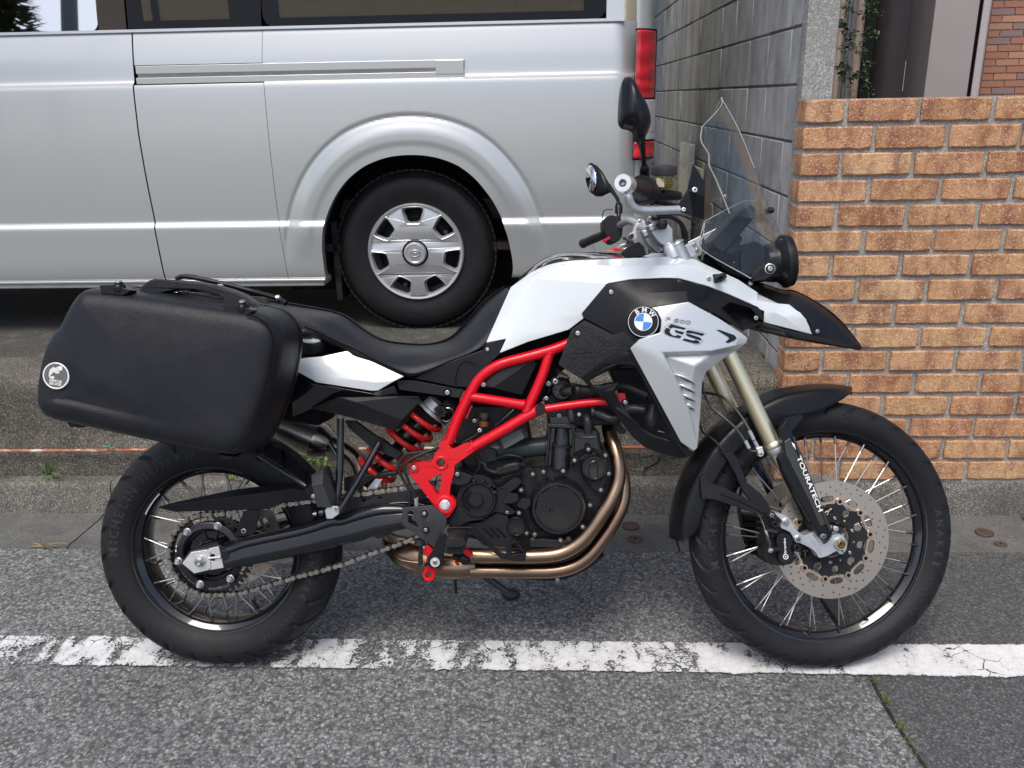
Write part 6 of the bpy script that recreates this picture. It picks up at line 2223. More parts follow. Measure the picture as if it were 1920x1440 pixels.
# tail side panel (white) and the black pieces beneath it
tail = empty('tail', bike)
panel('tail_panel', K3, [(200, 730, .150), (310, 712, .152), (425, 702, .152), (640, 655, .140), (1077, 858, .150), (1000, 895, .158), (872, 972, .160), (820, 974, .162), (392, 908, .168), (290, 850, .165), (200, 800, .16), (300, 770, .158), (400, 848, .171), (850, 906, .166), (560, 760, .160)],
      [(0, 1, 11), (1, 2, 14, 11), (2, 3, 14), (3, 4, 14), (14, 4, 13), (11, 14, 12), (14, 13, 12), (4, 5, 13), (5, 6, 13), (6, 7, 13), (7, 8, 12, 13), (8, 9, 12), (9, 10, 11, 12), (10, 0, 11)], W, tail, bev=.003)
panel('tail_trim', K3, [(200, 830, .155), (290, 858, .158), (392, 918, .160), (820, 992, .158), (1000, 935, .156), (1032, 1015, .150), (1000, 1026, .150), (560, 1030, .14), (200, 1180, .13), (300, 900, .160), (850, 1012, .158)],
      [(0, 1, 9), (1, 2, 9), (0, 9, 8), (9, 2, 7, 8), (2, 3, 10, 7), (3, 4, 10), (4, 5, 6, 10), (10, 6, 7)], M['gloss'], tail)
panel('tail_lower', K3, [(340, 1112, .14), (560, 1020, .165), (800, 1018, .17), (1060, 1012, .165), (1190, 1018, .155), (1207, 1050, .150), (1055, 1262, .150), (1000, 1284, .152), (600, 1168, .155), (1060, 1200, .165), (700, 1060, .176)],
      [(0, 1, 10), (1, 2, 10), (2, 3, 10), (3, 4, 5), (3, 5, 9), (5, 6, 9), (9, 6, 7), (10, 3, 9), (10, 9, 7), (10, 7, 8), (0, 10, 8)], M['plastic'], tail, ang=14)
plate('subframe_rail', FB, K3, [(1010, 893), (1150, 888), (1545, 960), (1510, 1028), (1030, 962)], .135, .02, M['plastic'], tail, bev=.003)
bolt(FB, K3, 1415, 985, .137, 20, tail, washer='deep')
panel('side_cover', K3, [(1150, 878, .138), (1300, 800, .143), (1480, 726, .145), (1690, 652, .143), (1716, 600, .14), (1868, 560, .142), (1820, 690, .142), (1700, 800, .142), (1580, 946, .142), (1480, 942, .142), (1300, 905, .14)],
      [(0, 1, 10), (1, 2, 9, 10), (2, 7, 8, 9), (2, 3, 7), (3, 6, 7), (3, 4, 5, 6)], M['plastic_s'], tail)
ptube('side_cover_line', FB, K3, [(1478, 925, .1465), (1480, 860, .1465), (1505, 780, .1465), (1545, 742, .1465), (1600, 750, .1465), (1640, 778, .146)], 3.5, M['deep'], tail, seg=6)
bolt(FB, K3, 1728, 648, .144, 15, tail, washer='engine')
panel('frame_infill', E5, [(362, 480, .128), (395, 420, .128), (480, 350, .128), (600, 300, .13), (940, 218, .13), (978, 222, .13), (992, 262, .128), (832, 602, .125), (790, 600, .125), (400, 528, .125), (510, 520, .138)],
      [(0, 1, 10), (1, 2, 10), (2, 3, 10), (3, 4, 10), (4, 5, 7, 10), (5, 6, 7), (7, 8, 10), (8, 9, 10), (9, 0, 10)], M['plastic_s'], tail, ang=10, bev=.002)
bolt(FB, E5, 400, 487, .132, 27, tail)
# fuel filler behind the seat
fc_ = pt(FB, K3, 376, 618, .112)
upv = (FB.ez + FB.n * .35).normalized()
rr_ = mp(FB, K3, 372, 640, .1, 108)
lathe('filler_ring', fc_, [(rr_ * .96, -.01), (rr_, .0), (rr_, .016), (rr_ * .95, .019), (rr_ * .88, .019)], upv, M['plastic_s'], tail, seg=40)
lathe('filler_cap', fc_ + upv * .016, [(rr_ * .88, 0), (rr_ * .86, .007), (rr_ * .80, .010), (rr_ * .58, .010), (rr_ * .56, .012), (.0001, .0125)], upv, M['silver'], tail, seg=40)
plate('tail_core', FB, K3, [(-400, 300), (300, 480), (700, 680), (1050, 860), (900, 960), (300, 900), (-300, 700)], .10, .20, M['deep'], tail, bev=.01)
plate('tail_floor', FB, KP, [(150, 640), (560, 640), (620, 720), (600, 800), (540, 790), (300, 760)], .10, .16, M['deep'], tail, bev=.01)

# luggage rack tubes and grab handle
gr = empty('luggage_rack', bike)
for wv in (.06,):
    ptube('rack_tube', FB, K2, [(960, 75, wv), (1030, 62, wv), (1250, 105, wv), (1420, 150, wv), (1590, 198, wv - .01), (1640, 230, wv)], 15, M['plastic_s'], gr, seg=12)
plate('rack_knob', FB, K2, [(1020, 45), (1070, 50), (1075, 66), (1015, 62)], .06, .02, M['plastic'], gr)
plate('rack_knob', FB, K2, [(1110, 68), (1160, 72), (1162, 88), (1112, 84)], .06, .02, M['plastic'], gr)
lathe('rack_bolt', pt(FB, K2, 1592, 192, .055), [(.0065, -.004), (.0065, .003), (.004, .006), (.0001, .006)], FB.ex, M['alu_w'], gr, seg=16)
lathe('rack_bolt', pt(FB, K2, 1235, 118, .07), [(.0085, -.004), (.0085, .002), (.005, .004), (.0001, .004)], FB.ez, M['alu_w'], gr, seg=16)
ptube('rack_post', FB, K2, [(1000, 190, .10), (1020, 150, .06)], 24, M['plastic_s'], gr, seg=10)
lathe('rack_ball', pt(FB, K2, 972, 160, .13), [(.0001, -.009), (.006, -.007), (.009, 0), (.006, .007), (.0001, .009)], FB.ez, M['steel'], gr, seg=20)
plate('rack_plate', FB, K2, [(900, 150), (1500, 190), (1560, 260), (1240, 290), (900, 220)], .02, .06, M['plastic_g'], gr, bev=.006)
ptube('case_carrier', FB, K2, [(450, 300, .20), (700, 290, .20), (1300, 330, .20), (1560, 480, .20), (1560, 800, .20), (1400, 1000, .20), (800, 960, .20), (350, 840, .20)], 22, M['plastic_s'], gr, n=5, seg=10)
ptube('case_carrier', FB, K2, [(1560, 700, .20), (1760, 720, .12)], 22, M['plastic_s'], gr, seg=10)

# black upper side fairing
fair = empty('side_fairing', bike)
BV = [(640, 463, .169), (800, 275, .178), (950, 249, .176), (1240, 243, .166), (1430, 293, .152), (1560, 343, .140), (1745, 418, .118), (1772, 445, .115), (1781, 516, .118), (1651, 566, .150), (1500, 472, .195), (1310, 388, .215), (1070, 425, .205), (940, 380, .192), (870, 470, .190),
      (905, 570, .196), (975, 628, .205), (830, 588, .184), (652, 494, .166), (1000, 335, .190), (1300, 322, .188), (1480, 398, .176), (1515, 430, .172), (1570, 388, .160), (1700, 425, .135)]
BF = [(1, 2, 19), (2, 3, 20, 19), (3, 4, 21, 20), (4, 5, 23, 21), (5, 6, 24, 23), (6, 7, 24), (21, 23, 22), (0, 1, 13), (1, 19, 13), (13, 19, 12), (19, 20, 11, 12), (20, 21, 10, 11), (21, 22, 10), (0, 13, 14), (0, 14, 17, 18), (14, 15, 17), (15, 16, 17), (13, 12, 14), (14, 12, 15), (12, 16, 15), (22, 9, 10), (7, 8, 24)]
panel('fairing_upper', K5, BV, BF, M['plastic_s'], fair, ang=42, bev=.003)
panel('intake_duct', K5, [(1515, 430, .170), (1570, 388, .158), (1700, 425, .133), (1781, 450, .114), (1781, 516, .116), (1651, 566, .148), (1560, 460, .10), (1690, 450, .09), (1750, 480, .10), (1650, 520, .11)],
      [(0, 1, 6), (1, 2, 7, 6), (2, 3, 7), (3, 4, 8, 7), (4, 5, 9, 8), (5, 0, 6, 9), (6, 7, 8, 9)], M['plastic'], fair, ang=15)
bolt(FB, K5, 823, 328, .181, 15, fair, washer='engine')
bolt(FB, K5, 1732, 490, .122, 14, fair)
bolt(FB, K5, 1250, 262, .172, 12, fair, 'dsteel')
# cracked pattern knee panel
PV = [(655, 502, .168), (572, 562, .168), (490, 783, .166), (632, 872, .176), (762, 772, .188), (870, 716, .198), (965, 708, .208), (945, 680, .209), (978, 632, .206), (905, 575, .197), (830, 592, .186), (700, 680, .180)]
knee = panel('knee_panel', K5, PV, [(0, 1, 11), (1, 2, 11), (2, 3, 11), (3, 4, 11), (4, 5, 11), (5, 10, 11), (5, 6, 7, 10), (7, 8, 9, 10), (10, 0, 11)], M['plastic'], fair, ang=30)
cells = [[(595, 692), (640, 680), (668, 696), (642, 714), (602, 708)], [(538, 718), (598, 710), (620, 726), (588, 744), (540, 738)], [(668, 686), (702, 674), (722, 690), (714, 706), (682, 704)], [(628, 734), (644, 714), (690, 706), (702, 720), (682, 734)], [(568, 760), (602, 746), (636, 764), (600, 776)],
         [(650, 746), (702, 738), (724, 756), (706, 776), (660, 768)], [(530, 786), (560, 778), (602, 800), (592, 816)], [(616, 800), (640, 782), (688, 790), (672, 808), (650, 812)], [(588, 836), (610, 818), (636, 838)], [(746, 690), (790, 684), (806, 710), (776, 728)], [(706, 730), (742, 702), (762, 734)], [(800, 694), (832, 690), (824, 716)],
         [(655, 620), (690, 640), (706, 666), (680, 656)], [(690, 602), (740, 612), (760, 630), (722, 632)], [(736, 612), (752, 600), (790, 634), (770, 638)], [(736, 652), (762, 640), (786, 646), (760, 672)], [(772, 656), (802, 636), (832, 646), (800, 670)], [(834, 660), (880, 640), (906, 652), (880, 672)], [(846, 688), (896, 684), (866, 702)],
         [(640, 540), (700, 560), (712, 586), (662, 576)], [(596, 598), (626, 664), (572, 668), (580, 640), (566, 628)]]
def knee_w(u, v): return .170 + max(0, (u - 600)) * .000105 + .0012
vs, fs = join([tube_geo([pt(FB, K5, u, v, knee_w(u, v) + .0003) for u, v in c_], .0004, smooth=False, seg=5, closed=True) for c_ in cells])
o = mesh('panel_grooves', vs, fs, M['deep'], fair); o['kind'] = 'stuff'; drape(o, knee, .0008, .0002, 0, True)
bolt(FB, K5, 614, 586, .172, 16, fair, washer='engine')

# silver shroud
SV = [(1070, 422, .226), (1310, 386, .236), (1500, 490, .238), (1640, 580, .232), (1682, 613, .226), (1678, 642, .226), (1645, 672, .226), (1505, 766, .214), (1425, 828, .210), (1397, 885, .209), (1392, 1000, .205), (1370, 1302, .200), (1345, 1327, .202), (1262, 1272, .212), (940, 680, .234), (1000, 622, .242),
      (1128, 580, .240), (1136, 500, .238), (1108, 448, .232), (1135, 540, .240), (1148, 708, .246), (1450, 698, .245), (1600, 664, .238), (1168, 732, .229), (1450, 722, .226), (1575, 702, .222), (1220, 860, .240), (1305, 1060, .226), (1245, 862, .222), (1325, 1060, .213), (1345, 790, .236), (1332, 900, .229), (1020, 720, .244), (1240, 620, .247)]
SF = [(0, 1, 17, 18), (1, 2, 33, 17), (2, 3, 22, 21), (2, 21, 33), (3, 4, 5, 22), (5, 6, 22), (17, 33, 19), (19, 33, 16), (33, 21, 20, 16), (16, 20, 15), (15, 20, 32, 14), (14, 32, 13), (32, 20, 26), (32, 26, 27, 13), (13, 27, 11, 12), (20, 21, 24, 23), (21, 22, 25, 24), (22, 6, 7, 25), (20, 23, 28, 26), (26, 28, 29, 27), (27, 29, 11),
      (23, 24, 30), (24, 25, 7, 30), (7, 8, 30), (8, 9, 31, 30), (23, 30, 31, 28), (28, 31, 29), (9, 10, 29, 31), (10, 11, 29)]
shroud = panel('shroud', K5, SV, SF, M['silver'], fair, ang=32, bev=.003, t=.006)
for i, (a_, b_, c_, w_) in enumerate((((1212, 838), (1300, 868), (1356, 902), .232), ((1232, 900), (1310, 930), (1356, 955), .226), ((1256, 962), (1310, 985), (1356, 1008), .222), ((1280, 1022), (1320, 1042), (1352, 1062), .218))):
    ptube('shroud_gill', FB, K5, [(*a_, w_ - .004), ((a_[0] + b_[0]) / 2, (a_[1] + b_[1]) / 2 - 2, w_), (*b_, w_ + .001), (*c_, w_ - .004)], [1.5, 7, 9, 2], M['silver'], fair, seg=10)
    plate('gill_shade', FB, K5, [(a_[0] + 8, a_[1] + 10), (b_[0], b_[1] + 10), (c_[0] - 4, c_[1] + 6), (b_[0] + 4, b_[1] + 20)], w_ - .0015, .003, M['inkblack'], fair, bev=0)  # black plate stands for the shade in the recess below each gill
# shroud inner (black) edge that shows under the silver
panel('shroud_inner', K5, [(925, 690, .218), (1000, 640, .22), (1262, 1285, .200), (1345, 1340, .19), (1300, 1370, .19), (1240, 1290, .195)], [(0, 1, 2, 5), (5, 2, 3, 4)], M['plastic'], fair)
# writing on the shroud
nS = FB.n
GSP = [[(680, 388), (725, 352), (935, 408), (905, 430), (790, 405), (745, 400), (722, 413)], [(660, 400), (720, 420), (706, 445), (712, 475), (740, 505), (790, 515), (815, 500), (870, 520), (850, 548), (810, 545), (700, 515), (645, 485), (632, 445)], [(772, 430), (908, 465), (885, 498), (790, 470)],
       [(928, 468), (945, 440), (975, 435), (1190, 488), (1160, 515), (1015, 478), (985, 482)], [(930, 482), (1000, 496), (1120, 535), (1150, 565), (1142, 580), (1070, 560), (960, 522), (932, 500)], [(910, 550), (1030, 580), (1075, 570), (1125, 600), (1112, 620), (1060, 620), (880, 575)]]
for g_ in GSP:
    vs, fs = [], []
    drape(plate('model_lettering', FB, KG, g_, .2475, .0015, M['inkblack'], fair, bev=0), shroud)
def outline_word(name, s, P0, P1, n, size, mat, parent, r=.0005, shear=0.):
    cu = bpy.data.curves.new('t', 'FONT'); cu.body = s; cu.resolution_u = 2; cu.fill_mode = 'NONE'; cu.offset = .0
    o = bpy.data.objects.new('t', cu); C.objects.link(o)
    dg = bpy.context.evaluated_depsgraph_get(); me = bpy.data.meshes.new_from_object(o.evaluated_get(dg))
    xs = [v.co.x for v in me.vertices]; x0, x1 = min(xs), max(xs)
    ex_ = (P1 - P0); Lw = ex_.length; ex_.normalize(); ez_ = n.cross(ex_)
    adj = {}
    for e in me.edges:
        a_, b_ = e.vertices; adj.setdefault(a_, []).append(b_); adj.setdefault(b_, []).append(a_)
    seen = set(); geo = []
    for s0_ in adj:
        if s0_ in seen: continue
        loop = [s0_]; seen.add(s0_); cur = s0_
        while True:
            nx_ = [q for q in adj[cur] if q not in seen]
            if not nx_: break
            cur = nx_[0]; seen.add(cur); loop.append(cur)
        pts = []
        for i in loop:
            v = me.vertices[i].co; x = (v.x - x0) / (x1 - x0) * Lw; y = v.y / .7 * size
            pts.append(P0 + ex_ * (x + shear * y) + ez_ * y)
        if len(pts) > 3: geo.append(tube_geo(pts, r, smooth=False, seg=4, closed=True))
    bpy.data.objects.remove(o); bpy.data.curves.remove(cu)
    vs, fs = join(geo)
    return mesh(name, vs, fs, mat, parent)
drape(outline_word('model_lettering', 'F 800', pt(FB, KG, 645, 305, .2455), pt(FB, KG, 985, 360, .2455), nS, mp(FB, KG, 800, 320, .245, 52), simple('pale_ink', (.16, .16, .17), .4), fair, r=.00045, shear=.15), shroud, .0014, .0002, 0, True)
drape(ptube('lettering_frame', FB, KG, [(1225, 485, .2475), (750, 345, .2475), (680, 350, .2475), (630, 400, .2475), (622, 450, .2475), (640, 490, .2475), (700, 520, .2475), (1060, 630, .2475), (1120, 630, .2475), (1175, 580, .2475)], 2.5, simple('pale_ink2', (.2, .2, .21), .4), fair, seg=5, smooth=False), shroud, .0014, .0002, 0, True)
drape(plate('chevron', FB, KG, [(1350, 430), (1400, 432), (1600, 505), (1635, 545), (1600, 580), (1515, 615), (1480, 600), (1535, 550), (1500, 520)], .2425, .002, M['inkblack'], fair, bev=0), shroud)
# round emblem
ec = pt(FB, K5, 1024, 515, .228)
er = mp(FB, K5, 1024, 515, .228, 97)
en = (FB.n + FB.ex * -.06 + FB.ez * .10).normalized()
em = empty('emblem', fair)
lathe('emblem_disc', ec, [(er * 1.06, -.014), (er * 1.05, .002), (er, .006), (er * .97, .0065), (er * .95, .0055), (.0001, .0075)], en, M['inkblack'], em, seg=56)
def ering(r0, r1, h, mat, nm):
    return lathe(nm, ec, [(er * r0, h), (er * r0, h + .0009), (er * r1, h + .0009), (er * r1, h)], en, M[mat], em, seg=56)
ering(.975, .945, .0058, 'alu_w', 'emblem_ring'); ering(.58, .535, .0062, 'alu_w', 'emblem_ring')
bx = FB.ex - en * FB.ex.dot(en); bx.normalize(); by = en.cross(bx)
rot = -.10
bx, by = bx * math.cos(rot) + by * math.sin(rot), -bx * math.sin(rot) + by * math.cos(rot)
by = en.cross(bx)
for q_ in range(4):
    pts = [ec + en * .0082]
    for i in range(13):
        an = q_ * PI / 2 + i * PI / 24
        pts.append(ec + en * .0082 + (bx * math.cos(an) + by * math.sin(an)) * er * .535)
    vs, fs = plate_geo(pts, en, .001)
    mesh('emblem_quadrant', vs, fs, M['wh'] if q_ in (0, 2) else M['bluepaint'], em)
for ch, a_ in (('B', 127), ('M', 90), ('W', 48)):
    an = math.radians(a_)
    v, f = text_geo(ch, .03, 1.0)
    rd = bx * math.cos(an) + by * math.sin(an); tg = bx * math.sin(an) - by * math.cos(an)
    sz = er * .30 / .7
    out = [ec + rd * er * .62 + tg * p.x * sz + rd * p.y * sz + en * (.0066 + .0009 * (p.z * .5 + .5)) for p in v]
    mesh('emblem_letter', out, f, M['wh'], em)

# radiator duct, black, with a large opening and a fin
duct = empty('radiator_duct', bike)
do = [(410, 405, .178), (480, 350, .182), (620, 238, .190), (740, 165, .197), (830, 130, .203), (930, 120, .208), (985, 135, .212), (1020, 180, .214), (1200, 520, .212), (1420, 900, .205), (1560, 1140, .20), (1650, 1240, .19), (1610, 1306, .18), (1520, 1318, .175), (1330, 1270, .17), (1130, 1190, .165), (1000, 1080, .162), (900, 950, .162), (760, 760, .164), (660, 640, .165), (560, 560, .168), (470, 470, .174)]
dh = [(510, 445, .178), (640, 375, .186), (780, 310, .195), (900, 275, .202), (985, 280, .206), (1040, 320, .208), (1110, 430, .208), (1230, 660, .206), (1340, 880, .203), (1430, 1060, .199), (1440, 1100, .198), (1400, 1115, .192), (1260, 1070, .182), (1110, 990, .175), (1000, 900, .172), (900, 780, .172), (840, 680, .173), (800, 600, .175), (795, 550, .177), (835, 468, .180), (760, 480, .176), (660, 500, .172), (560, 500, .172)]
plate('duct_frame', FB, E6, do, .19, .022, M['plastic_s'], duct, holes=[dh], bev=.0035, seg=3)
facets('duct_fin', FB, E6, [(655, 575, .176), (785, 548, .184), (835, 466, .184), (795, 560, .160), (860, 690, .168), (1000, 880, .176), (1110, 985, .178), (960, 900, .172), (800, 760, .170), (690, 640, .172)], [(0, 1, 2), (1, 3, 2), (0, 9, 1), (1, 4, 3), (1, 9, 8, 4), (4, 8, 5), (8, 7, 5), (5, 7, 6)], M['plastic_s'], duct, t=.004)
facets('duct_lip', FB, E6, [(470, 440, .176), (640, 340, .190), (830, 265, .200), (960, 250, .208), (1040, 290, .211), (1010, 200, .213), (960, 130, .207), (830, 140, .200), (620, 250, .187), (430, 400, .175)], [(0, 1, 8, 9), (1, 2, 7, 8), (2, 3, 6, 7), (3, 4, 5, 6)], M['plastic_s'], duct, t=.003)
# hoses inside
ptube('coolant_hose', FB, E6, [(380, 545, .13), (480, 548, .14), (600, 545, .14), (720, 520, .13), (850, 500, .12), (960, 520, .12), (1080, 570, .13), (1180, 610, .14)], [52, 54, 54, 54, 52, 54, 56, 54], M['hose'], eng, n=6, seg=18)
ptube('coolant_hose', FB, E6, [(545, 800, .12), (640, 830, .12), (740, 870, .125), (830, 860, .13), (910, 790, .13), (1000, 760, .135), (1120, 775, .14)], [52, 56, 58, 58, 56, 54, 54], M['hose'], eng, n=6, seg=18)
for (u, v, du, r) in ((375, 545, 40, 62), (545, 800, 30, 62), (1110, 775, 40, 64), (1180, 620, 30, 62)):
    ptube('hose_clamp', FB, E6, [(u - du / 2, v, .137), (u + du / 2, v, .137)], r, M['engine'], eng, seg=18)
ptube('thermostat', FB, E6, [(1240, 720, .14), (1215, 830, .145), (1205, 900, .145), (1215, 990, .14)], [58, 68, 76, 60], M['hose'], eng, seg=20)
for i in range(3):
    ptube('thermostat_rib', FB, E6, [(1206, 870 + 28 * i, .145), (1206, 880 + 28 * i, .145)], 84 - 5 * i, M['engine'], eng, seg=20)
ptube('wire_end', FB, E6, [(1280, 1008, .15), (1355, 1028, .15)], 7, simple('copper_end', (.5, .38, .24), .4, metal=.8), eng, seg=8)
ptube('inlet_elbow', FB, E6, [(210, 590, .12), (250, 570, .13), (320, 560, .135)], [40, 50, 58], M['engine'], eng, seg=16)
ptube('thermo_pipe', FB, E6, [(300, 770, .13), (310, 860, .135), (312, 900, .135)], [42, 44, 40], M['hose'], eng, seg=14)
ptube('thermo_pipe', FB, E6, [(318, 930, .14), (335, 1010, .14), (370, 1065, .14), (430, 1082, .14), (580, 1080, .14)], 15, M['engine_g'], eng, seg=10)
ptube('thermo_pipe', FB, E6, [(470, 840, .12), (490, 900, .13), (500, 1040, .13)], [40, 52, 50], M['hose'], eng, seg=14)
ptube('horn_bracket', FB, E6, [(350, 960, .14), (420, 1010, .14)], 4, M['engine_g'], eng, seg=6)
plate('oil_cooler', FB, E6, [(745, 935), (860, 930), (930, 1010), (905, 1045), (845, 1040)], .05, .03, M['plastic_g'], eng)
for i in range(7):
    ptube('loom', FB, E6, [(130 + 16 * i, 300 + 10 * i, .10), (150 + 22 * i, 380 + 6 * i, .11), (120 + 20 * i, 460 + 8 * i, .10)], 6, M['hose'], eng, seg=6)

# ---------------------------------------------------------------- beak
beak = empty('beak', bike)
panel('beak_white', K7, [(-10, 62, .095), (200, 20, .085), (372, 66, .075), (420, 100, .075), (560, 172, .072), (700, 246, .068), (800, 256, .072), (868, 308, .075), (920, 358, .072), (948, 460, .060), (892, 446, .064), (620, 376, .098), (612, 300, .104), (480, 216, .112), (330, 130, .118), (200, 102, .122), (-10, 66, .125), (720, 250, .085), (700, 310, .094), (760, 340, .090)],
      [(0, 1, 15, 16), (1, 2, 14, 15), (2, 3, 14), (3, 4, 13, 14), (4, 5, 17, 13), (5, 6, 17), (13, 17, 12), (17, 18, 12), (6, 7, 19, 18), (6, 18, 17), (7, 8, 19), (8, 9, 10, 19), (19, 10, 11, 18), (18, 11, 12)], W, beak, bev=.002, ang=30)
top_r = [[(420, 82, .0), (560, 100, .0), (740, 158, .0), (820, 162, .0), (960, 232, .0), (1100, 332, .0), (1200, 440, .0), (1287, 548, .0)],
         [(425, 88, .04), (565, 120, .04), (735, 185, .04), (830, 195, .04), (950, 262, .035), (1080, 370, .028), (1180, 470, .02), (1283, 550, .004)],
         [(428, 100, .072), (565, 168, .070), (705, 240, .067), (810, 258, .071), (905, 350, .068), (960, 405, .055), (1070, 445, .04), (1275, 554, .008)],
         [(430, 104, .073), (570, 175, .071), (712, 246, .067), (815, 262, .072), (925, 362, .070), (955, 462, .060), (1050, 508, .045), (1270, 558, .01)]]
loft('beak_top', FB, K7, top_r, M['plastic_s'], beak, sym=True, t=.003, nu=4, nv=3, ang=28)
loft('beak_under', FB, K7, [[(540, 390, .0), (780, 430, .0), (1000, 500, .0), (1270, 556, .0)], [(545, 400, .09), (780, 462, .072), (960, 505, .055), (1268, 556, .01)], [(600, 372, .096), (780, 425, .08), (950, 462, .058), (1270, 552, .01)]], M['plastic'], beak, sym=True, t=.003)
plate('beak_clip', FB, K7, [(790, 440), (820, 445), (822, 480), (790, 476)], .078, .01, M['deep'], beak)
bolt(FB, K7, 980, 437, .058, 14, beak, washer='engine')
bolt(FB, K7, 528, 113, .076, 14, beak, washer='engine')
bolt(FB, K7, 568, 346, .118, 13, beak, washer='engine')
panel('beak_inner', K7, [(540, 385, .10), (620, 380, .10), (760, 425, .085), (770, 470, .085), (600, 425, .095)], [(0, 1, 2, 3, 4)], M['plastic_g'], beak)
# indicator stub on the white panel
plate('stub_base', FB, K7, [(228, 60), (290, 50), (360, 45), (375, 68), (340, 100), (300, 112), (240, 100), (226, 80)], .140, .024, M['plastic'], beak)
ptube('indicator_stub', FB, K7, [(300, 82, .145), (330, 68, .165), (352, 55, .18)], [24, 22, 16], M['hose'], beak, seg=14)
bolt(FB, K7, 247, 80, .142, 16, beak)


# ---------------------------------------------------------------- front fork (steered)
fork = empty('front_fork', bike)
gd = M['gold']
g = (283.0, 588.0)
def fk(v): return (668 + g[0] * (v - 1178) / g[1], v)
def forkleg(pts, mat, name, off=0.0, seg=28):
    P = [pt(FS, K7, *fk(v), .10) - FS.n * off for v, r in pts]
    R = [mp(FS, K7, *fk(v), .10, r) for v, r in pts]
    return tube(name, P, R, mat, fork, smooth=False, seg=seg)
for off in (0.0, .20):
    forkleg([(90, 56), (560, 56), (1178, 55)], gd, 'fork_tube', off)
    forkleg([(-165, 50), (92, 50)], M['alu'], 'fork_tube_top', off)
    forkleg([(1176, 55), (1184, 64), (1200, 66), (1206, 66), (1216, 61)], gd, 'fork_collar', off)
    forkleg([(1214, 60), (1222, 62), (1250, 58), (1258, 52)], M['alu'], 'fork_seal', off)
    forkleg([(1256, 50), (1330, 47), (1345, 47)], gd, 'fork_sleeve', off)
    forkleg([(1343, 34), (1800, 34)], simple('stanchion_%d' % (off > 0), (.05, .055, .065), .10, metal=1.0), 'stanchion', off)
    forkleg([(-172, 40), (-160, 56), (-150, 58)], M['alu'], 'fork_cap', off)
# guard with lettering
plate('fork_guard', FS, K8, [(541, 222), (578, 168), (577, 200), (600, 232), (606, 262), (650, 372), (760, 640), (806, 738), (795, 765), (772, 780), (742, 772), (700, 700), (640, 590), (548, 424), (532, 376), (556, 332), (547, 250)], .135, .02, M['plastic_s'], fork, bev=.003, seg=3)
plate('guard_stripe', FS, K8, [(562, 290), (590, 270), (650, 400), (745, 640), (770, 700), (742, 712), (690, 590), (570, 352)], .1365, .004, simple('carbon_print', (.02, .018, .012), .18, grain=900, gs=.4, coat=1.0), fork, bev=.0008)
plate('guard_edge', FS, K8, [(600, 262), (612, 262), (662, 385), (800, 735), (786, 738), (650, 400)], .1385, .003, M['gloss'], fork, bev=.0008)
word('guard_lettering', 'TOURATECH', pt(FS, K8, 622, 366, .1392), pt(FS, K8, 734, 640, .1392), FS.n, mp(FS, K8, 680, 500, .139, 23), M['wh'], fork, thick=.02, ext=.0006)
plate('guard_mark', FS, K8, [(598, 290), (612, 300), (620, 330), (604, 308)], .1392, .0006, M['wh'], fork, bev=0)
# axle casting
plate('axle_casting', FS, E7, [(422, 468), (470, 478), (540, 500), (590, 552), (625, 620), (690, 690), (735, 712), (770, 705), (850, 672), (880, 700), (930, 785), (950, 812), (1000, 780), (1045, 715), (1090, 700), (1150, 712), (1188, 762), (1200, 830), (1185, 880), (1148, 918), (1110, 905), (1085, 882), (1000, 930), (930, 952), (890, 950), (865, 900), (800, 848), (700, 800), (640, 770), (585, 680), (500, 640), (482, 615), (500, 560), (440, 500)],
      .118, .035, M['alu'], fork, bev=.004, seg=3, rnd=2)
ptube('fork_foot', FS, E7, [(785, 690, .105), (830, 760, .105), (900, 900, .105)], [58, 64, 60], M['alu'], fork, seg=22)
ringl('axle_boss', FS, E7, 1118, 800, .118, 44, 66, .010, M['alu'], fork)
c_ = pt(FS, E7, 1118, 800, .118)
r_ = mp(FS, E7, 1118, 800, .118, 44)
lathe('axle_tube', c_, [(r_, 0), (r_ * 1.1, .004), (r_ * 1.1, .011), (r_ * .85, .012), (r_ * .8, -.02), (.0001, -.02)], FS.n, simple('brass_axle', (.45, .33, .14), .35, metal=1.0), fork, seg=6)
bolt(FS, E7, 941, 720, .142, 30, fork)
bolt(FS, E7, 1075, 640, .130, 28, fork, 'alu_w')
for u, v in ((540, 567), (670, 750)):
    ringl('bolt_pad', FS, E7, u, v, .118, 22, 44, .004, M['alu'], fork)
    bolt(FS, E7, u, v, .121, 28, fork, hexh=False)
bolt(FS, E7, 384, 494, .124, 26, fork, washer='engine')
plate('pinch_slot', FS, E7, [(1122, 850), (1130, 848), (1165, 898), (1158, 902)], .1195, .002, M['deep'], fork, bev=0)
# caliper
cal = empty('brake_caliper', bike)
plate('caliper_body', FS, E7, [(330, 560), (420, 540), (480, 580), (500, 640), (600, 680), (640, 790), (690, 840), (660, 880), (620, 900), (620, 1000), (560, 1030), (440, 1040), (330, 1010), (300, 900), (310, 760), (360, 640)], .105, .045, M['plastic'], cal, rnd=2, bev=.004, seg=3)
plate('caliper_cover', FS, E7, [(440, 770), (455, 720), (510, 692), (570, 705), (605, 760), (600, 830), (590, 870), (615, 930), (605, 985), (560, 1018), (505, 1012), (462, 965), (465, 890), (452, 840)], .122, .02, M['plastic'], cal, rnd=3, bev=.004, seg=3)
word('caliper_lettering', 'brembo', pt(FS, E7, 543, 905, .1232), pt(FS, E7, 535, 742, .1232), FS.n, mp(FS, E7, 540, 830, .123, 26), M['wh'], cal, thick=.01, ext=.0005)
ringl('caliper_mark', FS, E7, 536, 943, .1222, 22, 30, .0012, M['wh'], cal)
plate('caliper_mark', FS, E7, circ(536, 943, 9, 12), .1232, .0006, M['wh'], cal, bev=0)
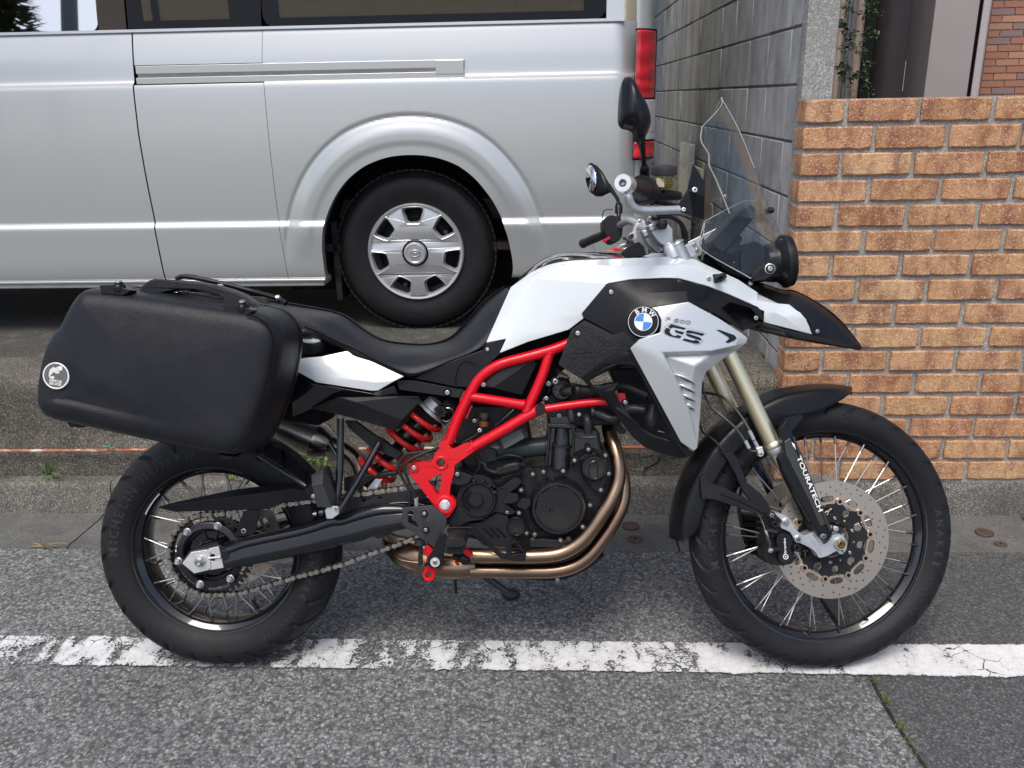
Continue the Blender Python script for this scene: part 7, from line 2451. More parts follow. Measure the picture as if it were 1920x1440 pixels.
for (u, v, r, m_) in ((415, 590, 40, 'plastic'), (650, 845, 42, 'plastic'), (370, 662, 34, 'engine'), (380, 700, 22, 'engine_g')):
    ringl('caliper_boss', FS, E7, u, v, .122, r * .3, r, .008, M[m_], cal)
ptube('bleed_arm', FS, E7, [(330, 660, .125), (440, 680, .13)], 26, M['plastic'], cal, seg=14)
ptube('bleed_arm', FS, E7, [(380, 870, .128), (480, 858, .125)], 30, M['plastic'], cal, seg=14)
lathe('banjo_bolt', pt(FS, E7, 366, 872, .145), [(.0001, -.008), (.0065, -.006), (.0075, 0), (.006, .006), (.0001, .007)], FS.n, M['steel'], cal, seg=16)
ptube('caliper_hose', FS, E7, [(245, 490, .125), (290, 580, .14), (320, 680, .148), (345, 750, .15), (365, 800, .15), (366, 860, .148)], [7, 9, 13, 17, 15, 12], M['dsteel'], cal, seg=10)
ptube('hose_fitting', FS, E7, [(318, 660, .148), (345, 745, .15)], 15, M['alu'], cal, seg=8)
for i in range(6):
    plate('caliper_fin', FS, E7, [(90 + 14 * i, 500 + 75 * i), (300, 520 + 70 * i), (320, 560 + 70 * i), (100 + 14 * i, 552 + 75 * i)], -.05, .05, M['deep'], cal, bev=.003)
plate('far_caliper', FS, E7, [(60, 480), (300, 500), (420, 900), (300, 1000), (200, 900), (110, 760)], -.075, .04, M['engine'], cal, bev=.005)
plate('far_fork_foot', FS, E7, [(422, 468), (540, 500), (690, 690), (850, 672), (1090, 700), (1188, 762), (1148, 918), (890, 950), (640, 770), (500, 640)], -.085, .03, M['alu'], fork, bev=.004)
ptube('axle_shaft', FS, E7, [(1118, 800, .11), (1118, 800, -.11)], 38, M['dsteel'], fork, seg=16)

# fender: shell round the tyre
fen = empty('front_fender', bike)
rows = []
angs = [77.5, 80, 84, 90, 98, 108, 118, 128, 140, 152, 164, 174, 179.5]
skirt = [.006, .014, .030, .048, .062, .066, .066, .060, .056, .054, .052, .046, .010]
wid = [.006, .028, .046, .060, .066, .068, .068, .068, .068, .068, .066, .062, .058]
for kk in range(9):
    row = []
    for a_, s_, w_ in zip(angs, skirt, wid):
        an = math.radians(a_); R0 = .388 + (.004 if a_ > 100 else -.002 * (100 - a_) / 22)
        prof = [(1.04, R0 - s_), (1.03, R0 - s_ * .5 - .006), (.97, R0 - .011), (.72, R0 - .002), (.0, R0 + .007)]
        j = kk if kk < 5 else 8 - kk
        f_, r = prof[j]
        y = -w_ * f_ if kk < 5 else w_ * f_
        row.append(FS.L @ Vector((r * math.cos(an), y, r * math.sin(an))))
    rows.append(row)
vs, fs = loft_geo(rows, 4, 3)
mesh('fender_shell', vs, fs, M['plastic_s'], fen, ang=40, solid=.0035)
plate('fender_arm', FS, K8, [(262, 352), (300, 335), (330, 372), (352, 430), (372, 490), (450, 552), (502, 632), (498, 655), (470, 645), (395, 592), (345, 520), (318, 452)], .082, .012, M['plastic'], fen, bev=.002)
plate('fender_arm', FS, K8, [(140, 470), (170, 452), (190, 490), (240, 512), (330, 550), (500, 638), (518, 655), (500, 675), (478, 668), (330, 618), (210, 578), (150, 575)], .086, .012, M['plastic'], fen, bev=.002)
ptube('arm_rib', FS, K8, [(240, 545, .088), (340, 585, .088), (470, 648, .088)], 4, M['plastic'], fen, seg=6)
panel_ = facets('fender_bracket', FS, K8, [(560, 170, .12), (600, 235, .12), (660, 165, .075), (700, 160, .072), (640, 150, .08), (520, 200, .10)], [(0, 1, 2, 4), (2, 3, 4), (0, 4, 5)], M['plastic_s'], fen)
# brake lines
bl = empty('brake_lines', bike)
ptube('brake_line', FS, K7, [(205, 780, .06), (215, 850, .08), (260, 940, .10), (340, 1010, .12), (420, 1080, .13), (480, 1160, .135), (510, 1215, .135), (540, 1245, .135), (590, 1240, .135)], 9, M['dsteel'], bl, n=6, seg=10)
ptube('brake_line', FS, K7, [(205, 850, .04), (260, 855, .06), (340, 880, .09), (420, 950, .11), (480, 1030, .12), (525, 1110, .13), (560, 1190, .135), (590, 1240, .135)], 9, M['dsteel'], bl, n=6, seg=10)
for a_, b_ in (((495, 1175), (520, 1225)), ((522, 1108), (552, 1168)), ((555, 1175), (582, 1225))):
    ptube('line_fitting', FS, K7, [(*a_, .137), (*b_, .137)], 13, M['alu'], bl, seg=8)
plate('line_block', FS, K7, [(568, 1225), (610, 1212), (625, 1262), (612, 1282), (588, 1284), (580, 1250)], .145, .014, M['alu_w'], bl, bev=.002)
bolt(FS, K7, 600, 1262, .146, 11, bl)
ptube('sensor_cable', FS, K7, [(185, 1060, .02), (210, 1120, .05), (270, 1160, .07), (330, 1220, .085), (370, 1290, .09)], 7, M['hose'], bl, seg=8)
ptube('front_hose_right', FS, K8, [(345, 520, -.02), (335, 620, -.03), (345, 700, -.03)], 8, M['hose'], bl, seg=8).name = 'brake_hose'

# ---------------------------------------------------------------- headlight, instruments, windscreen (fixed to the frame)
hl = empty('headlight', bike)
hc_ = pt(FB, K6, 1306, 1206, .03)
hr = mp(FB, K6, 1306, 1206, .03, 158)
hx_ = (FB.ex * 1 + FB.ez * .10).normalized()
lathe('headlight_shell', hc_, [(hr * .30, -.12), (hr * .42, -.105), (hr * .55, -.06), (hr * .74, -.045), (hr * .80, -.02), (hr * .97, -.008), (hr * 1.0, -.004), (hr * 1.02, .008), (hr * 1.0, .016), (hr * .93, .019)], hx_, M['plastic_s'], hl, seg=40, ang=18)
lathe('headlight_rim', hc_, [(hr * 1.0, -.006), (hr * 1.05, -.004), (hr * 1.05, .004), (hr * 1.0, .006)], hx_, M['plastic'], hl, seg=40, ang=20)
lathe('headlight_glass', hc_, [(hr * .93, .016), (hr * .7, .022), (.0001, .026)], hx_, M['lens_clear'], hl, seg=40)
lathe('reflector', hc_, [(hr * .9, .02), (hr * .5, -.02), (.0001, -.03)], hx_, M['steel'], hl, seg=40)
plate('headlight_bracket', FB, K6, [(1100, 1300), (1150, 1240), (1215, 1205), (1255, 1215), (1272, 1250), (1240, 1295), (1190, 1320), (1120, 1330)], .115, .02, M['plastic'], hl, bev=.003)
lathe('adjuster_ring', pt(FB, K6, 1218, 1252, .118), [(.0125, -.004), (.0125, .0), (.0105, .001)], FB.n, M['alu_w'], hl, seg=24)
lathe('adjuster_ring', pt(FB, K6, 1218, 1252, .118), [(.0108, -.004), (.0108, .002), (.0001, .002)], FB.n, M['plastic'], hl, seg=24)
bolt(FB, K6, 1218, 1252, .121, 18, hl)
ck = empty('cockpit', bike)
plate('instrument', FB, K6, [(845, 1082), (930, 990), (1010, 905), (1090, 845), (1128, 870), (1130, 920), (1060, 1000), (1000, 1075), (925, 1145), (880, 1120)], .07, .14, M['plastic'], ck, bev=.006)
plate('instrument_bracket', FB, K6, [(945, 1130), (1020, 1030), (1050, 1060), (1000, 1150), (960, 1230), (920, 1250)], .06, .03, M['engine'], ck, bev=.003)
plate('lamp_housing', FB, K6, [(1040, 1130), (1110, 1080), (1180, 1110), (1190, 1220), (1120, 1290), (1040, 1270)], .07, .14, M['engine'], ck, rnd=2, bev=.01)
plate('cockpit_floor', FB, K6, [(800, 1160), (900, 1130), (1240, 1160), (1240, 1330), (1090, 1330), (960, 1290)], .06, .12, M['deep'], ck, bev=.01)
plate('far_fairing', FB, K6, [(690, 1090), (780, 1045), (905, 985), (900, 1040), (850, 1130), (800, 1210), (720, 1190)], -.10, .006, M['silver'], ck, bev=.002)
lathe('instrument_bolt', pt(FB, K6, 995, 1225, .065), [(.007, 0), (.007, .006), (.004, .008), (.0001, .004)], FB.n, M['engine_g'], ck, seg=16)
bolt(FB, K6, 1095, 1345, .085, 12, ck, washer='engine')
sc_ = empty('windscreen', bike)
low = [[(1130, 826, 0), (1185, 900, 0), (1240, 975, 0), (1292, 1062, 0)], [(1060, 826, .075), (1115, 935, .085), (1180, 1050, .09), (1285, 1120, .07)], [(935, 885, .115), (980, 1000, .125), (1060, 1130, .135), (1240, 1188, .11)], [(806, 955, .140), (785, 1040, .148), (790, 1132, .152), (1100, 1312, .150)]]
loft('lower_screen', FB, K6, low, M['screen'], sc_, sym=True, t=.003, nu=6, nv=6)
upp = [[(912, 178, 0), (1000, 335, 0), (1065, 480, 0), (1120, 620, 0), (1175, 790, 0), (1232, 945, 0)], [(918, 215, .05), (985, 345, .06), (1040, 490, .06), (1095, 640, .06), (1150, 800, .06), (1190, 940, .06)], [(872, 278, .10), (905, 400, .105), (950, 530, .108), (1000, 670, .11), (1055, 800, .11), (1110, 930, .11)], [(790, 362, .145), (786, 450, .148), (832, 530, .148), (838, 605, .150), (885, 705, .150), (965, 905, .145)]]
loft('upper_screen', FB, K6, upp, M['screen'], sc_, sym=True, t=.004, nu=6, nv=6)
for r_, w_ in ((upp[3], .146), (low[3], .15)):
    ptube('screen_glint', FB, K6, [(u, v, w) for u, v, w in r_], 2.4, M['edge'], sc_, n=6, seg=6)
ptube('screen_glint', FB, K6, [(912, 178, .001), (1000, 335, .001), (1065, 480, .001), (1120, 620, .001)], 2.2, M['edge'], sc_, n=6, seg=6)  # no real edge: pale line imitating the grazing reflection down the middle
ptube('screen_glint', FB, K6, [(912, 178, .0), (918, 215, .05), (872, 278, .10), (790, 362, .145)], 1.8, M['edge'], sc_, n=6, seg=6)
ptube('screen_glint', FB, K6, [(806, 955, .141), (935, 885, .116), (1060, 826, .076), (1130, 826, .001)], 1.8, M['edge'], sc_, n=6, seg=6)
lathe('screen_bolt', pt(FB, K6, 1218, 885, .0), [(.008, -.004), (.008, .006), (.005, .01), (.0001, .01)], FB.ex, M['plastic'], sc_, seg=16)
lathe('screen_grommet', pt(FB, K6, 945, 820, .14), [(.013, -.003), (.013, .003), (.006, .006), (.0001, .006)], FB.n, M['lens_clear'], sc_, seg=20)

# ---------------------------------------------------------------- handlebar, controls (steered)
hb = empty('handlebar', bike)
al = M['alu']
ptube('bar_tube', FS, E3, [(430, 260, .36), (600, 420, .27), (700, 640, .14), (720, 760, .05), (640, 860, -.04), (560, 830, -.10), (450, 765, -.17), (370, 750, -.22), (280, 800, -.27), (160, 900, -.33)], [36, 36, 40, 44, 48, 48, 46, 44, 42, 40], al, hb, n=6, seg=18)
plate('riser', FS, E3, [(620, 795), (730, 755), (850, 755), (935, 850), (945, 1010), (835, 1065), (740, 1000), (660, 880)], .045, .04, al, hb, bev=.005, seg=3)
plate('riser', FS, E3, [(545, 862), (620, 850), (650, 930), (820, 1090), (790, 1130), (740, 1145), (625, 1035)], -.02, .03, al, hb, bev=.005, seg=3)
plate('riser_gap', FS, E3, [(578, 948), (640, 910), (645, 918), (584, 957)], -.015, .006, M['deep'], hb, bev=0)
plate('riser_gap', FS, E3, [(655, 870), (720, 842), (722, 850), (660, 880)], .047, .006, M['deep'], hb, bev=0)
ptube('ignition_cap', FS, E3, [(790, 740, .06), (790, 800, .06), (790, 850, .06)], [70, 72, 45], M['plastic_g'], hb, seg=20)
plate('top_clamp', FS, E3, [(560, 1180), (700, 1140), (830, 1140), (1000, 1075), (1175, 1008), (1215, 1022), (1262, 1130), (1180, 1196), (1100, 1215), (700, 1240)], .075, .05, al, hb, bev=.005, seg=3)
for u, v in ((1192, 1035), (1225, 1108)): bolt(FS, E3, u, v, .077, 24, hb)
fa = (pt(FS, K7, *fk(-165), .10) - pt(FS, K7, *fk(1000), .10)).normalized()
p0 = pt(FS, E3, 905, 1105, .10)
lathe('fork_top', p0, [(.0165, -.02), (.0165, .008), (.0150, .011), (.0145, .014), (.011, .016), (.010, .019), (.0001, .019)], fa, M['alu_w'], hb, seg=32)
ptube('steel_pivot', FS, E3, [(740, 1130, -.02), (790, 1105, -.02)], 40, M['steel'], hb, seg=16)
# bar clamp pieces on the far side
plate('mirror_clamp', FS, E3, [(490, 750), (520, 725), (570, 735), (590, 780), (560, 810), (510, 800), (475, 860), (490, 940), (450, 990), (400, 970), (385, 930), (400, 900), (440, 880), (455, 830)], -.12, .03, al, hb, rnd=2, bev=.004)
lathe('clamp_bolt', pt(FS, E3, 520, 750, -.115), [(.005, 0), (.005, .005), (.003, .006), (.0001, .003)], FS.n, M['bolt'], hb, seg=14)
lathe('clamp_bolt', pt(FS, E3, 412, 935, -.115), [(.007, 0), (.007, .007), (.004, .008), (.0001, .003)], FS.n, M['dsteel'], hb, seg=14)
# far grip and switches
ptube('grip', FS, K6, [(175, 1038, -.33), (110, 1065, -.40), (48, 1092, -.455)], [26, 28, 26], M['hose'], hb, seg=20)
ptube('bar_end', FS, K6, [(52, 1090, -.452), (44, 1094, -.462)], 29, M['plastic_g'], hb, seg=20)
plate('switch_housing', FS, K6, [(175, 945), (215, 915), (262, 925), (292, 950), (290, 1050), (250, 1085), (212, 1080), (185, 1030)], -.27, .06, M['plastic'], hb, rnd=2, bev=.006)
plate('switch', FS, K6, [(168, 1070), (212, 1048), (216, 1062), (176, 1086)], -.255, .01, M['red'], hb)
plate('clutch_lever', FS, K6, [(92, 1105), (120, 1112), (130, 1145), (112, 1150), (98, 1130)], -.42, .008, M['alu_w'], hb, bev=.002)
# near grip, bar end and hand guard hoop
ptube('grip', FS, K6, [(320, 722, .42), (370, 745, .36), (440, 770, .29)], [46, 60, 74], M['hose'], hb, seg=28)
ptube('throttle_flange', FS, K6, [(400, 752, .31), (430, 765, .295)], [90, 92], M['plastic'], hb, seg=32)
ptube('throttle_housing', FS, K6, [(430, 765, .29), (480, 780, .25)], [86, 60], M['plastic'], hb, seg=26)
a_ = pt(FS, K6, 293, 713, .455); b_ = pt(FS, K6, 335, 730, .41)
dv = (a_ - b_).normalized(); rr_ = mp(FS, K6, 293, 713, .455, 57)
lathe('bar_end', a_, [(rr_ * .98, -.042), (rr_, -.040), (rr_, -.002), (rr_ * .95, 0), (rr_ * .44, 0), (rr_ * .42, -.003)], dv, M['alu_w'], hb, seg=40)
lathe('bar_end_bolt', a_, [(rr_ * .40, -.003), (rr_ * .40, .0005), (rr_ * .24, .0005), (rr_ * .22, -.004), (.0001, -.004)], dv, M['dsteel'], hb, seg=20)
ptube('guard_hoop', FS, K6, [(322, 775, .44), (330, 800, .44), (342, 840, .435), (375, 878, .43), (430, 888, .42), (520, 886, .41), (645, 880, .40)], [20, 26, 27, 26, 26, 26, 26], M['alu'], hb, n=7, seg=20)
plate('guard_tab', FS, K6, [(298, 788), (330, 768), (348, 760), (350, 800), (330, 812)], .445, .012, M['alu_w'], hb, bev=.002)
# deflector
facets('hand_deflector', FS, K6, [(637, 850, .40), (705, 748, .40), (738, 590, .39), (785, 668, .37), (812, 705, .38), (838, 722, .33), (846, 880, .33), (802, 945, .37), (735, 925, .40), (655, 895, .405), (808, 800, .40), (710, 760, .41)],
       [(0, 11, 8, 9), (0, 1, 11), (1, 2, 3, 11), (3, 4, 11), (11, 4, 10), (11, 10, 7, 8), (4, 5, 6, 10), (10, 6, 7)], M['plastic_s'], hb, t=.004)
bolt(FS, K6, 744, 757, .412, 17, hb, 'alu_w')
bolt(FS, K6, 675, 880, .41, 13, hb, 'alu_w')
# front brake reservoir
rz = (Vector((0, 0, 1)))
up_l = (MB.inverted().to_3x3() @ Vector((0, 0, 1))).normalized()
rc_ = pt(FS, K6, 548, 750, .24)
q_ = mp(FS, K6, 548, 700, .24, 1)
lathe('reservoir', rc_, [(q_ * 45, 0), (q_ * 62, q_ * 18), (q_ * 70, q_ * 40), (q_ * 72, q_ * 90), (.0001, q_ * 90)], up_l, M['clearpot'], hb, seg=32)
lathe('reservoir_fluid', rc_, [(.0001, q_ * 3), (q_ * 42, q_ * 4), (q_ * 58, q_ * 20), (q_ * 66, q_ * 40), (.0001, q_ * 46)], up_l, M['yellowfluid'], hb, seg=32)
lathe('reservoir_cap', rc_, [(q_ * 74, q_ * 84), (q_ * 81, q_ * 88), (q_ * 82, q_ * 125), (q_ * 76, q_ * 138), (q_ * 68, q_ * 142), (.0001, q_ * 143)], up_l, M['plastic_g'], hb, seg=40)
plate('reservoir_label', FS, K6, [(505, 680), (555, 682), (556, 742), (508, 738)], .268, .002, M['beige'], hb)
ptube('master_cylinder', FS, K6, [(490, 800, .24), (560, 790, .22), (650, 795, .20)], [34, 36, 26], M['plastic'], hb, seg=18)
ptube('lever', FS, K6, [(500, 830, .26), (600, 850, .25), (640, 860, .25)], [18, 16, 14], M['plastic_s'], hb, seg=12)
ptube('clamp', FS, K6, [(470, 780, .27), (478, 850, .26)], 16, M['engine_g'], hb, seg=10)
for pts, r, m_ in (([(600, 905, .15), (660, 915, .14), (720, 940, .12), (765, 990, .10), (795, 1060, .08), (800, 1130, .07), (790, 1200, .07)], 9, 'dsteel'), ([(520, 925, .12), (600, 930, .10), (660, 970, .08), (690, 1040, .06), (690, 1090, .05)], 14, 'hose'),
                   ([(560, 900, .10), (640, 950, .08), (665, 1000, .06), (675, 1080, .05)], 10, 'hose'), ([(480, 900, .14), (560, 915, .14), (620, 900, .14)], 12, 'hose'), ([(230, 880, -.25), (180, 885, -.3), (165, 930, -.33), (160, 1000, -.32)], 3, 'hose'), ([(300, 1060, -.2), (340, 1080, -.15), (380, 1110, -.1)], 8, 'hose')):
    ptube('cable', FS, K6, pts, r, M[m_], hb, n=6, seg=10)
ptube('hose_bolt', FS, K6, [(450, 935, .10), (480, 945, .10)], 20, M['steel'], hb, seg=12)
plate('cable_clip', FS, K6, [(470, 915), (535, 905), (540, 940), (480, 950)], .12, .02, M['engine_g'], hb)
plate('key_tray', FB, K6, [(290, 1145), (330, 1105), (395, 1080), (425, 1110), (445, 1172), (300, 1172)], .03, .06, M['plastic_s'], ck, bev=.003)
ptube('ignition_lock', FB, K6, [(330, 1130, .0), (350, 1085, .0)], 30, M['engine'], ck, seg=16)
# mirrors
mr = empty('right_mirror', bike); mr.name = 'mirror'
mo_ = [(312, 48), (340, 58), (365, 95), (400, 165), (438, 232), (462, 300), (464, 355), (448, 400), (430, 440), (412, 470), (388, 455), (370, 420), (356, 385), (325, 372), (290, 362), (270, 325), (270, 250), (276, 160), (290, 85)]
vs_o = [pt(FS, K6, u, v, .38) for u, v in mo_]
ctr = sum(vs_o, Vector()) / len(vs_o)
N_ = len(vs_o)
back = []
for sc2, dn in ((1, -.012), (1.0, .0), (.93, .018), (.72, .034), (.35, .042)):
    back.append([ctr + (v - ctr) * sc2 + FS.n * dn + FS.ez * (0.004 if dn > .02 else 0) for v in catmull(vs_o, 3, True)])
nn_ = len(back[0]); vs = [v for r_ in back for v in r_]
fs = [(i * nn_ + j, i * nn_ + (j + 1) % nn_, (i + 1) * nn_ + (j + 1) % nn_, (i + 1) * nn_ + j) for i in range(len(back) - 1) for j in range(nn_)] + [tuple(range(nn_)), tuple(range((len(back) - 1) * nn_, len(back) * nn_))]
mesh('mirror_shell', vs, fs, M['plastic_s'], mr, ang=50)
ptube('mirror_stalk', FS, K6, [(410, 440, .375), (420, 520, .34), (428, 620, .30), (430, 690, .28)], [28, 18, 15, 15], M['plastic_s'], mr, seg=14)
ptube('stalk_boot', FS, K6, [(428, 595, .305), (430, 625, .30), (430, 680, .28)], [16, 30, 32], M['plastic_s'], mr, seg=16)
ml = empty('mirror', bike)
gl = [(100 + 36 * math.cos(a_) + 6 * math.sin(a_), 684 + 92 * math.sin(a_)) for a_ in [2 * PI * i / 26 for i in range(26)]]
# housing lofts from the glass rim to the stalk
c1 = [pt(FS, K6, u, v, -.42 + .0009 * (u - 100)) for u, v in gl]
cc1 = sum(c1, Vector()) / len(c1)
tgt = pt(FS, K6, 205, 745, -.38)
rings_ = [[cc1 + (p - cc1) * 1.06 for p in c1]]
for t_, s_ in ((.25, 1.08), (.5, .92), (.78, .58), (1.0, .34)):
    rings_.append([cc1.lerp(tgt, t_) + (p - cc1) * s_ for p in c1])
nn_ = 26; vs = [v for r_ in rings_ for v in r_]
fs = [(i * nn_ + j, i * nn_ + (j + 1) % nn_, (i + 1) * nn_ + (j + 1) % nn_, (i + 1) * nn_ + j) for i in range(4) for j in range(nn_)] + [tuple(range(4 * nn_, 5 * nn_)), tuple(range(nn_))]
mesh('mirror_shell', vs, fs, M['plastic_s'], ml, ang=50)
out = [cc1 + (p - cc1) * .90 + FS.n * .003 - FS.ex * .004 for p in c1]
mg = NT('mirror_glass'); mg.set(color=(.75, .78, .8), metal=1.0, rough=.03)
mesh('mirror_glass', out, [tuple(range(26))], mg.m, ml, solid=.0015)
ptube('mirror_stalk', FS, K6, [(200, 735, -.38), (235, 775, -.35), (262, 820, -.32), (268, 870, -.30), (268, 930, -.29)], [20, 13, 12, 13, 14], M['plastic_s'], ml, seg=14)
ptube('stalk_boot', FS, K6, [(264, 840, -.315), (268, 860, -.305), (268, 900, -.30)], [14, 24, 24], M['plastic_s'], ml, seg=16)
# ignition key with its red tag: a thing of its own
key = empty('key', M=MB)
prop(key, 'key with red tag and wire ring hanging in front of the handlebar', 'key')
plate('key_tag', FB, K6, [(192, 1134), (240, 1122), (285, 1124), (288, 1138), (262, 1142), (235, 1140)], .03, .006, M['red'], key)
plate('key_blade', FB, K6, [(190, 1136), (240, 1134), (240, 1140), (192, 1142)], .033, .004, simple('key_brass', (.6, .45, .2), .3, metal=1.0), key)
ptube('key_ring', FB, K6, [(262, 1120, .02), (285, 1102, .02), (315, 1098, .02), (322, 1115, .02), (300, 1128, .02)], 2.5, M['steel'], key, seg=6)


# ================================================================ pannier (lifts off: a thing of its own)
case = empty('pannier', M=MB)
prop(case, 'grained black hard pannier with round badge hanging beside the rear wheel', 'pannier')
near = [(360, 172), (305, 232), (262, 310), (225, 385), (185, 430), (140, 510), (108, 620), (90, 740), (88, 850), (112, 900), (170, 935), (300, 962), (500, 1008), (900, 1090), (1180, 1140), (1290, 1150), (1365, 1110), (1420, 1020), (1480, 880), (1530, 720), (1562, 560), (1572, 450), (1545, 375), (1480, 322), (1380, 296), (1200, 270), (900, 225), (640, 190), (450, 168)]
WN, WS_, WB_ = .435, .300, .215
base = [FB.q(*at(K2, u, v), WN) for u, v in near]
base = catmull(base, 3, True)
cxm = sum(p.x for p in base) / len(base); czm = sum(p.z for p in base) / len(base)
def ringc(w, s, dx=0, dz=0):
    out = []
    n = len(base)
    for i, p in enumerate(base):
        a_, b_ = base[i - 1], base[(i + 1) % n]
        t_ = Vector((b_.x - a_.x, 0, b_.z - a_.z)).normalized()
        nrm = Vector((t_.z, 0, -t_.x))
        if nrm.x * (p.x - cxm) + nrm.z * (p.z - czm) < 0: nrm = -nrm
        out.append(Vector((p.x + nrm.x * s + dx, -w, p.z + nrm.z * s + dz)))
    return out
n = len(base)
def shell(rings_, name, mat, cap0=True, cap1=True, ang=40, **kk):
    vs = [v for r in rings_ for v in r]
    fs = [(i * n + j, i * n + (j + 1) % n, (i + 1) * n + (j + 1) % n, (i + 1) * n + j) for i in range(len(rings_) - 1) for j in range(n)]
    if cap0: fs.append(tuple(range(n)))
    if cap1: fs.append(tuple(range((len(rings_) - 1) * n, len(rings_) * n)))
    return mesh(name, vs, fs, mat, case, ang=ang, **kk)


# rounded lid
prf = [(WN + .005, -.040), (WN + .004, -.028), (WN + .001, -.016), (WN - .004, -.006), (WN - .011, .001), (WN - .020, .006), (WN - .034, .010), (WN - .08, .014), (WS_ + .012, .018), (WS_ + .006, .018)]
rings_ = [ringc(w, s) for w, s in prf]
# front face: concentric fill so that it can carry the large soft recess
A0, A1 = FB.q(*at(K2, 60, 470), WN), FB.q(*at(K2, 900, 900), WN)
def press(x, z):
    # the lower left field of the lid lies a little deeper, behind a slanting fold
    dx, dz = A1.x - A0.x, A1.z - A0.z
    L_f = math.hypot(dx, dz)
    s = (dx * (z - A0.z) - dz * (x - A0.x)) / L_f
    t_ = (dx * (x - A0.x) + dz * (z - A0.z)) / L_f / L_f
    def sm_(q): q = max(0, min(1, q)); return q * q * (3 - 2 * q)
    return .006 * sm_(-s / .05) * sm_(1.25 - t_)


def face_fill(outer, w0):
    out = []
    for f_ in [1 - .04 * q for q in range(1, 25)]:
        r_ = []
        for p in outer:
            x = cxm + (p.x - cxm) * f_; z = czm + (p.z - czm) * f_
            r_.append(Vector((x, p.y - .006 * (1 - f_ * f_) + press(x, z), z)))
        out.append(r_)
    return out
fill = face_fill(rings_[0], WN)
allr = list(reversed(fill)) + rings_
lid = shell(allr, 'case_lid', M['case'], cap1=False, ang=60)
# press the diagonal fold and the raised field into the face
tx0 = FB.q(*at(K2, 250, 560), WN); tx1 = FB.q(*at(K2, 900, 860), WN)
for v in lid.data.vertices:
    pass
shell([ringc(WS_ + .008, .0195), ringc(WS_ + .004, .0215), ringc(WS_ - .004, .0215), ringc(WS_ - .008, .0195)], 'case_seam', M['plastic_s'], False, False, ang=40)
shell([ringc(WS_ + .004, .018), ringc(WS_ - .05, .008), ringc(WB_ + .02, .0), ringc(WB_ + .006, -.01), ringc(WB_, -.03)], 'case_shell', M['case'], False, True, ang=50)
# groove that runs round the lid's right side
gp_ = []
for u, v in ((1395, 296), (1470, 318), (1530, 360), (1566, 440), (1556, 570), (1525, 720), (1480, 880), (1420, 1030), (1365, 1115), (1320, 1145)):
    gp_.append(FB.p(*at(K2, u - 6, v), WN + .002))
tube('lid_groove', gp_, .0022, M['deep'], case, n=5, seg=6)
# carrying handle
plate('handle', FB, K2, [(690, 250), (705, 175), (745, 120), (785, 88), (822, 74), (940, 80), (1060, 92), (1180, 112), (1280, 140), (1360, 172), (1430, 218), (1490, 262), (1530, 310), (1480, 345), (1240, 290), (1000, 260)], .345, .055, M['case'], case,
      holes=[[(842, 178), (880, 158), (925, 148), (1010, 142), (1120, 158), (1225, 180), (1248, 200), (1240, 225), (1212, 240), (1080, 225), (940, 202), (870, 196)]], bev=.010, seg=5)
plate('top_step', FB, K2, [(400, 172), (412, 140), (470, 128), (700, 132), (720, 190)], .335, .05, M['case'], case, bev=.008, seg=3)
# latches
def latch(u, v, w):
    lt = empty('latch', case)
    plate('latch_body', FB, K2, [(u - 90, v + 2), (u - 95, v - 22), (u + 10, v - 26), (u + 92, v + 6), (u + 94, v + 18), (u + 50, v + 42), (u - 85, v + 30)], w, .035, M['plastic_s'], lt, bev=.003)
    c_ = pt(FB, K2, u - 2 + 30, v - 22, w - .008)
    lathe('latch_knob', c_, [(.0135, -.012), (.0135, -.002), (.011, .002), (.0085, .004), (.0085, .007), (.0001, .0085)], (FB.ez + FB.n * .25).normalized(), M['plastic_s'], lt, seg=24)
    lathe('latch_cap', c_, [(.0068, .0075), (.0060, .0105), (.0001, .011)], (FB.ez + FB.n * .25).normalized(), M['steel'], lt, seg=20)
latch(578, 138, .425)
latch(1345, 262, .425)
plate('case_foot', FB, K2, [(275, 960), (400, 985), (385, 1000), (300, 995)], .38, .05, M['plastic'], case)
plate('case_foot', FB, K2, [(1215, 1165), (1330, 1180), (1300, 1200), (1240, 1195)], .36, .05, M['plastic'], case)
# badge
bd = empty('badge', case)
bc = pt(FB, K2, 217, 677, WN + .0045)
br_ = mp(FB, K2, 217, 677, WN, 83)
lathe('badge_ring', bc, [(br_ * 1.0, -.004), (br_, .0015), (br_ * .95, .0022), (br_ * .90, .0015), (br_ * .90, .0)], FB.n, M['wh'], bd, seg=48)
lathe('badge_face', bc, [(br_ * .91, -.003), (br_ * .91, .0012), (.0001, .0013)], FB.n, simple('badge_grey', (.075, .073, .07), .22, coat=1.0), bd, seg=48)
bm_ = simple('badge_print', (.72, .70, .62), .25)
rb_ = random.Random(5)
def blob(cu, cv_, ru, rv, n_=13):
    return [(cu + ru * (1 + rb_.uniform(-.35, .3)) * math.cos(2 * PI * i / n_), cv_ + rv * (1 + rb_.uniform(-.35, .3)) * math.sin(2 * PI * i / n_)) for i in range(n_)]
for (cu, cv_, ru, rv) in ((205, 640, 30, 16), (240, 628, 20, 14), (180, 660, 12, 14), (222, 655, 16, 8), (190, 688, 16, 8), (175, 678, 6, 6)):
    plate('badge_map', FB, K2, blob(cu, cv_, ru, rv), WN + .0062, .0004, bm_, bd, bev=0)
w_ = WN + .0065
word('badge_lettering', 'HEPCO&', pt(FB, K2, 175, 712, w_), pt(FB, K2, 252, 722, w_), FB.n, mp(FB, K2, 210, 712, w_, 15), bm_, bd, thick=.03, ext=.0003)
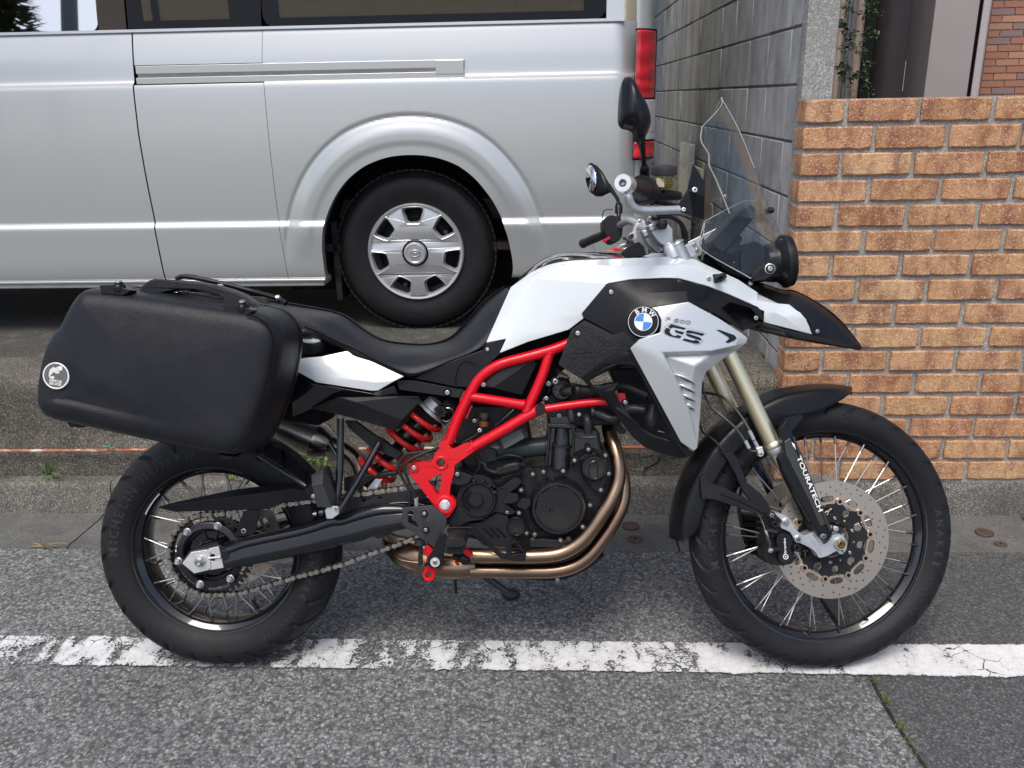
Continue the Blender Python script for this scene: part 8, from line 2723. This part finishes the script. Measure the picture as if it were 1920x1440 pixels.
word('badge_lettering', 'BECKER', pt(FB, K2, 174, 730, w_), pt(FB, K2, 250, 740, w_), FB.n, mp(FB, K2, 210, 730, w_, 15), bm_, bd, thick=.03, ext=.0003)


# ================================================================ across the street, seen only as reflections in the van's glass and paint
def refl_at(x, y, dist):
    P_ = onY(x, y, YV)
    d = (P_ - CAM).normalized()
    n_ = Vector((0, -1, .14)).normalized()
    r = d - n_ * 2 * d.dot(n_)
    return P_ + r * dist
pp = refl_at(128, 25, 16)
pole = lathe('utility_pole', (pp.x, pp.y, 0), [(.19, 0), (.13, 11), (.0001, 11)], (0, 0, 1), simple('pole_concrete', (.16, .16, .17), .8), None, seg=20)
prop(pole, 'grey concrete utility pole across the street mirrored in the van front window', 'utility pole')
for z in (9.2, 9.9):
    bounds('cross_arm', -1.0, 1.0, -.05, .05, z, z + .1, M['dsteel'], pole)
for i in range(5):
    z = 5.2 + .45 * i
    w_ = tube('cable', [(-30, 1.0 * math.sin(i), z + 1), (-12, 0, z + .15), (0, 0, z), (14, 0, z + .2), (30, .5, z + 1)], .012, M['deep'], pole, seg=5)
tp_ = refl_at(10, 5, 13)
tr = empty('pine_tree', M=Matrix.Translation((tp_.x, tp_.y, 0)))
prop(tr, 'dark pine tree across the street mirrored at the van window left edge', 'tree')
lathe('trunk', (0, 0, 0), [(.16, 0), (.05, 6), (.0001, 6)], (0, 0, 1), M['twig'], tr, seg=12)
vs, fs = [], []
rt_ = random.Random(11)
for i in range(2600):
    an = rt_.uniform(0, 2 * PI); z = rt_.uniform(1.9, 6.3); R_ = (6.6 - z) * .38 * rt_.uniform(.2, 1)
    c_ = Vector((math.cos(an) * R_, math.sin(an) * R_, z)); d = Vector((math.cos(an), math.sin(an), rt_.uniform(-.3, .3)))
    s = d.cross(Vector((0, 0, 1))).normalized() * .05
    o = len(vs); vs += [c_ - s, c_ + s, c_ + d * .30]; fs.append((o, o + 1, o + 2))
mesh('crown', vs, fs, simple('pine_needles', (.03, .055, .02), .7), tr, recalc=False)
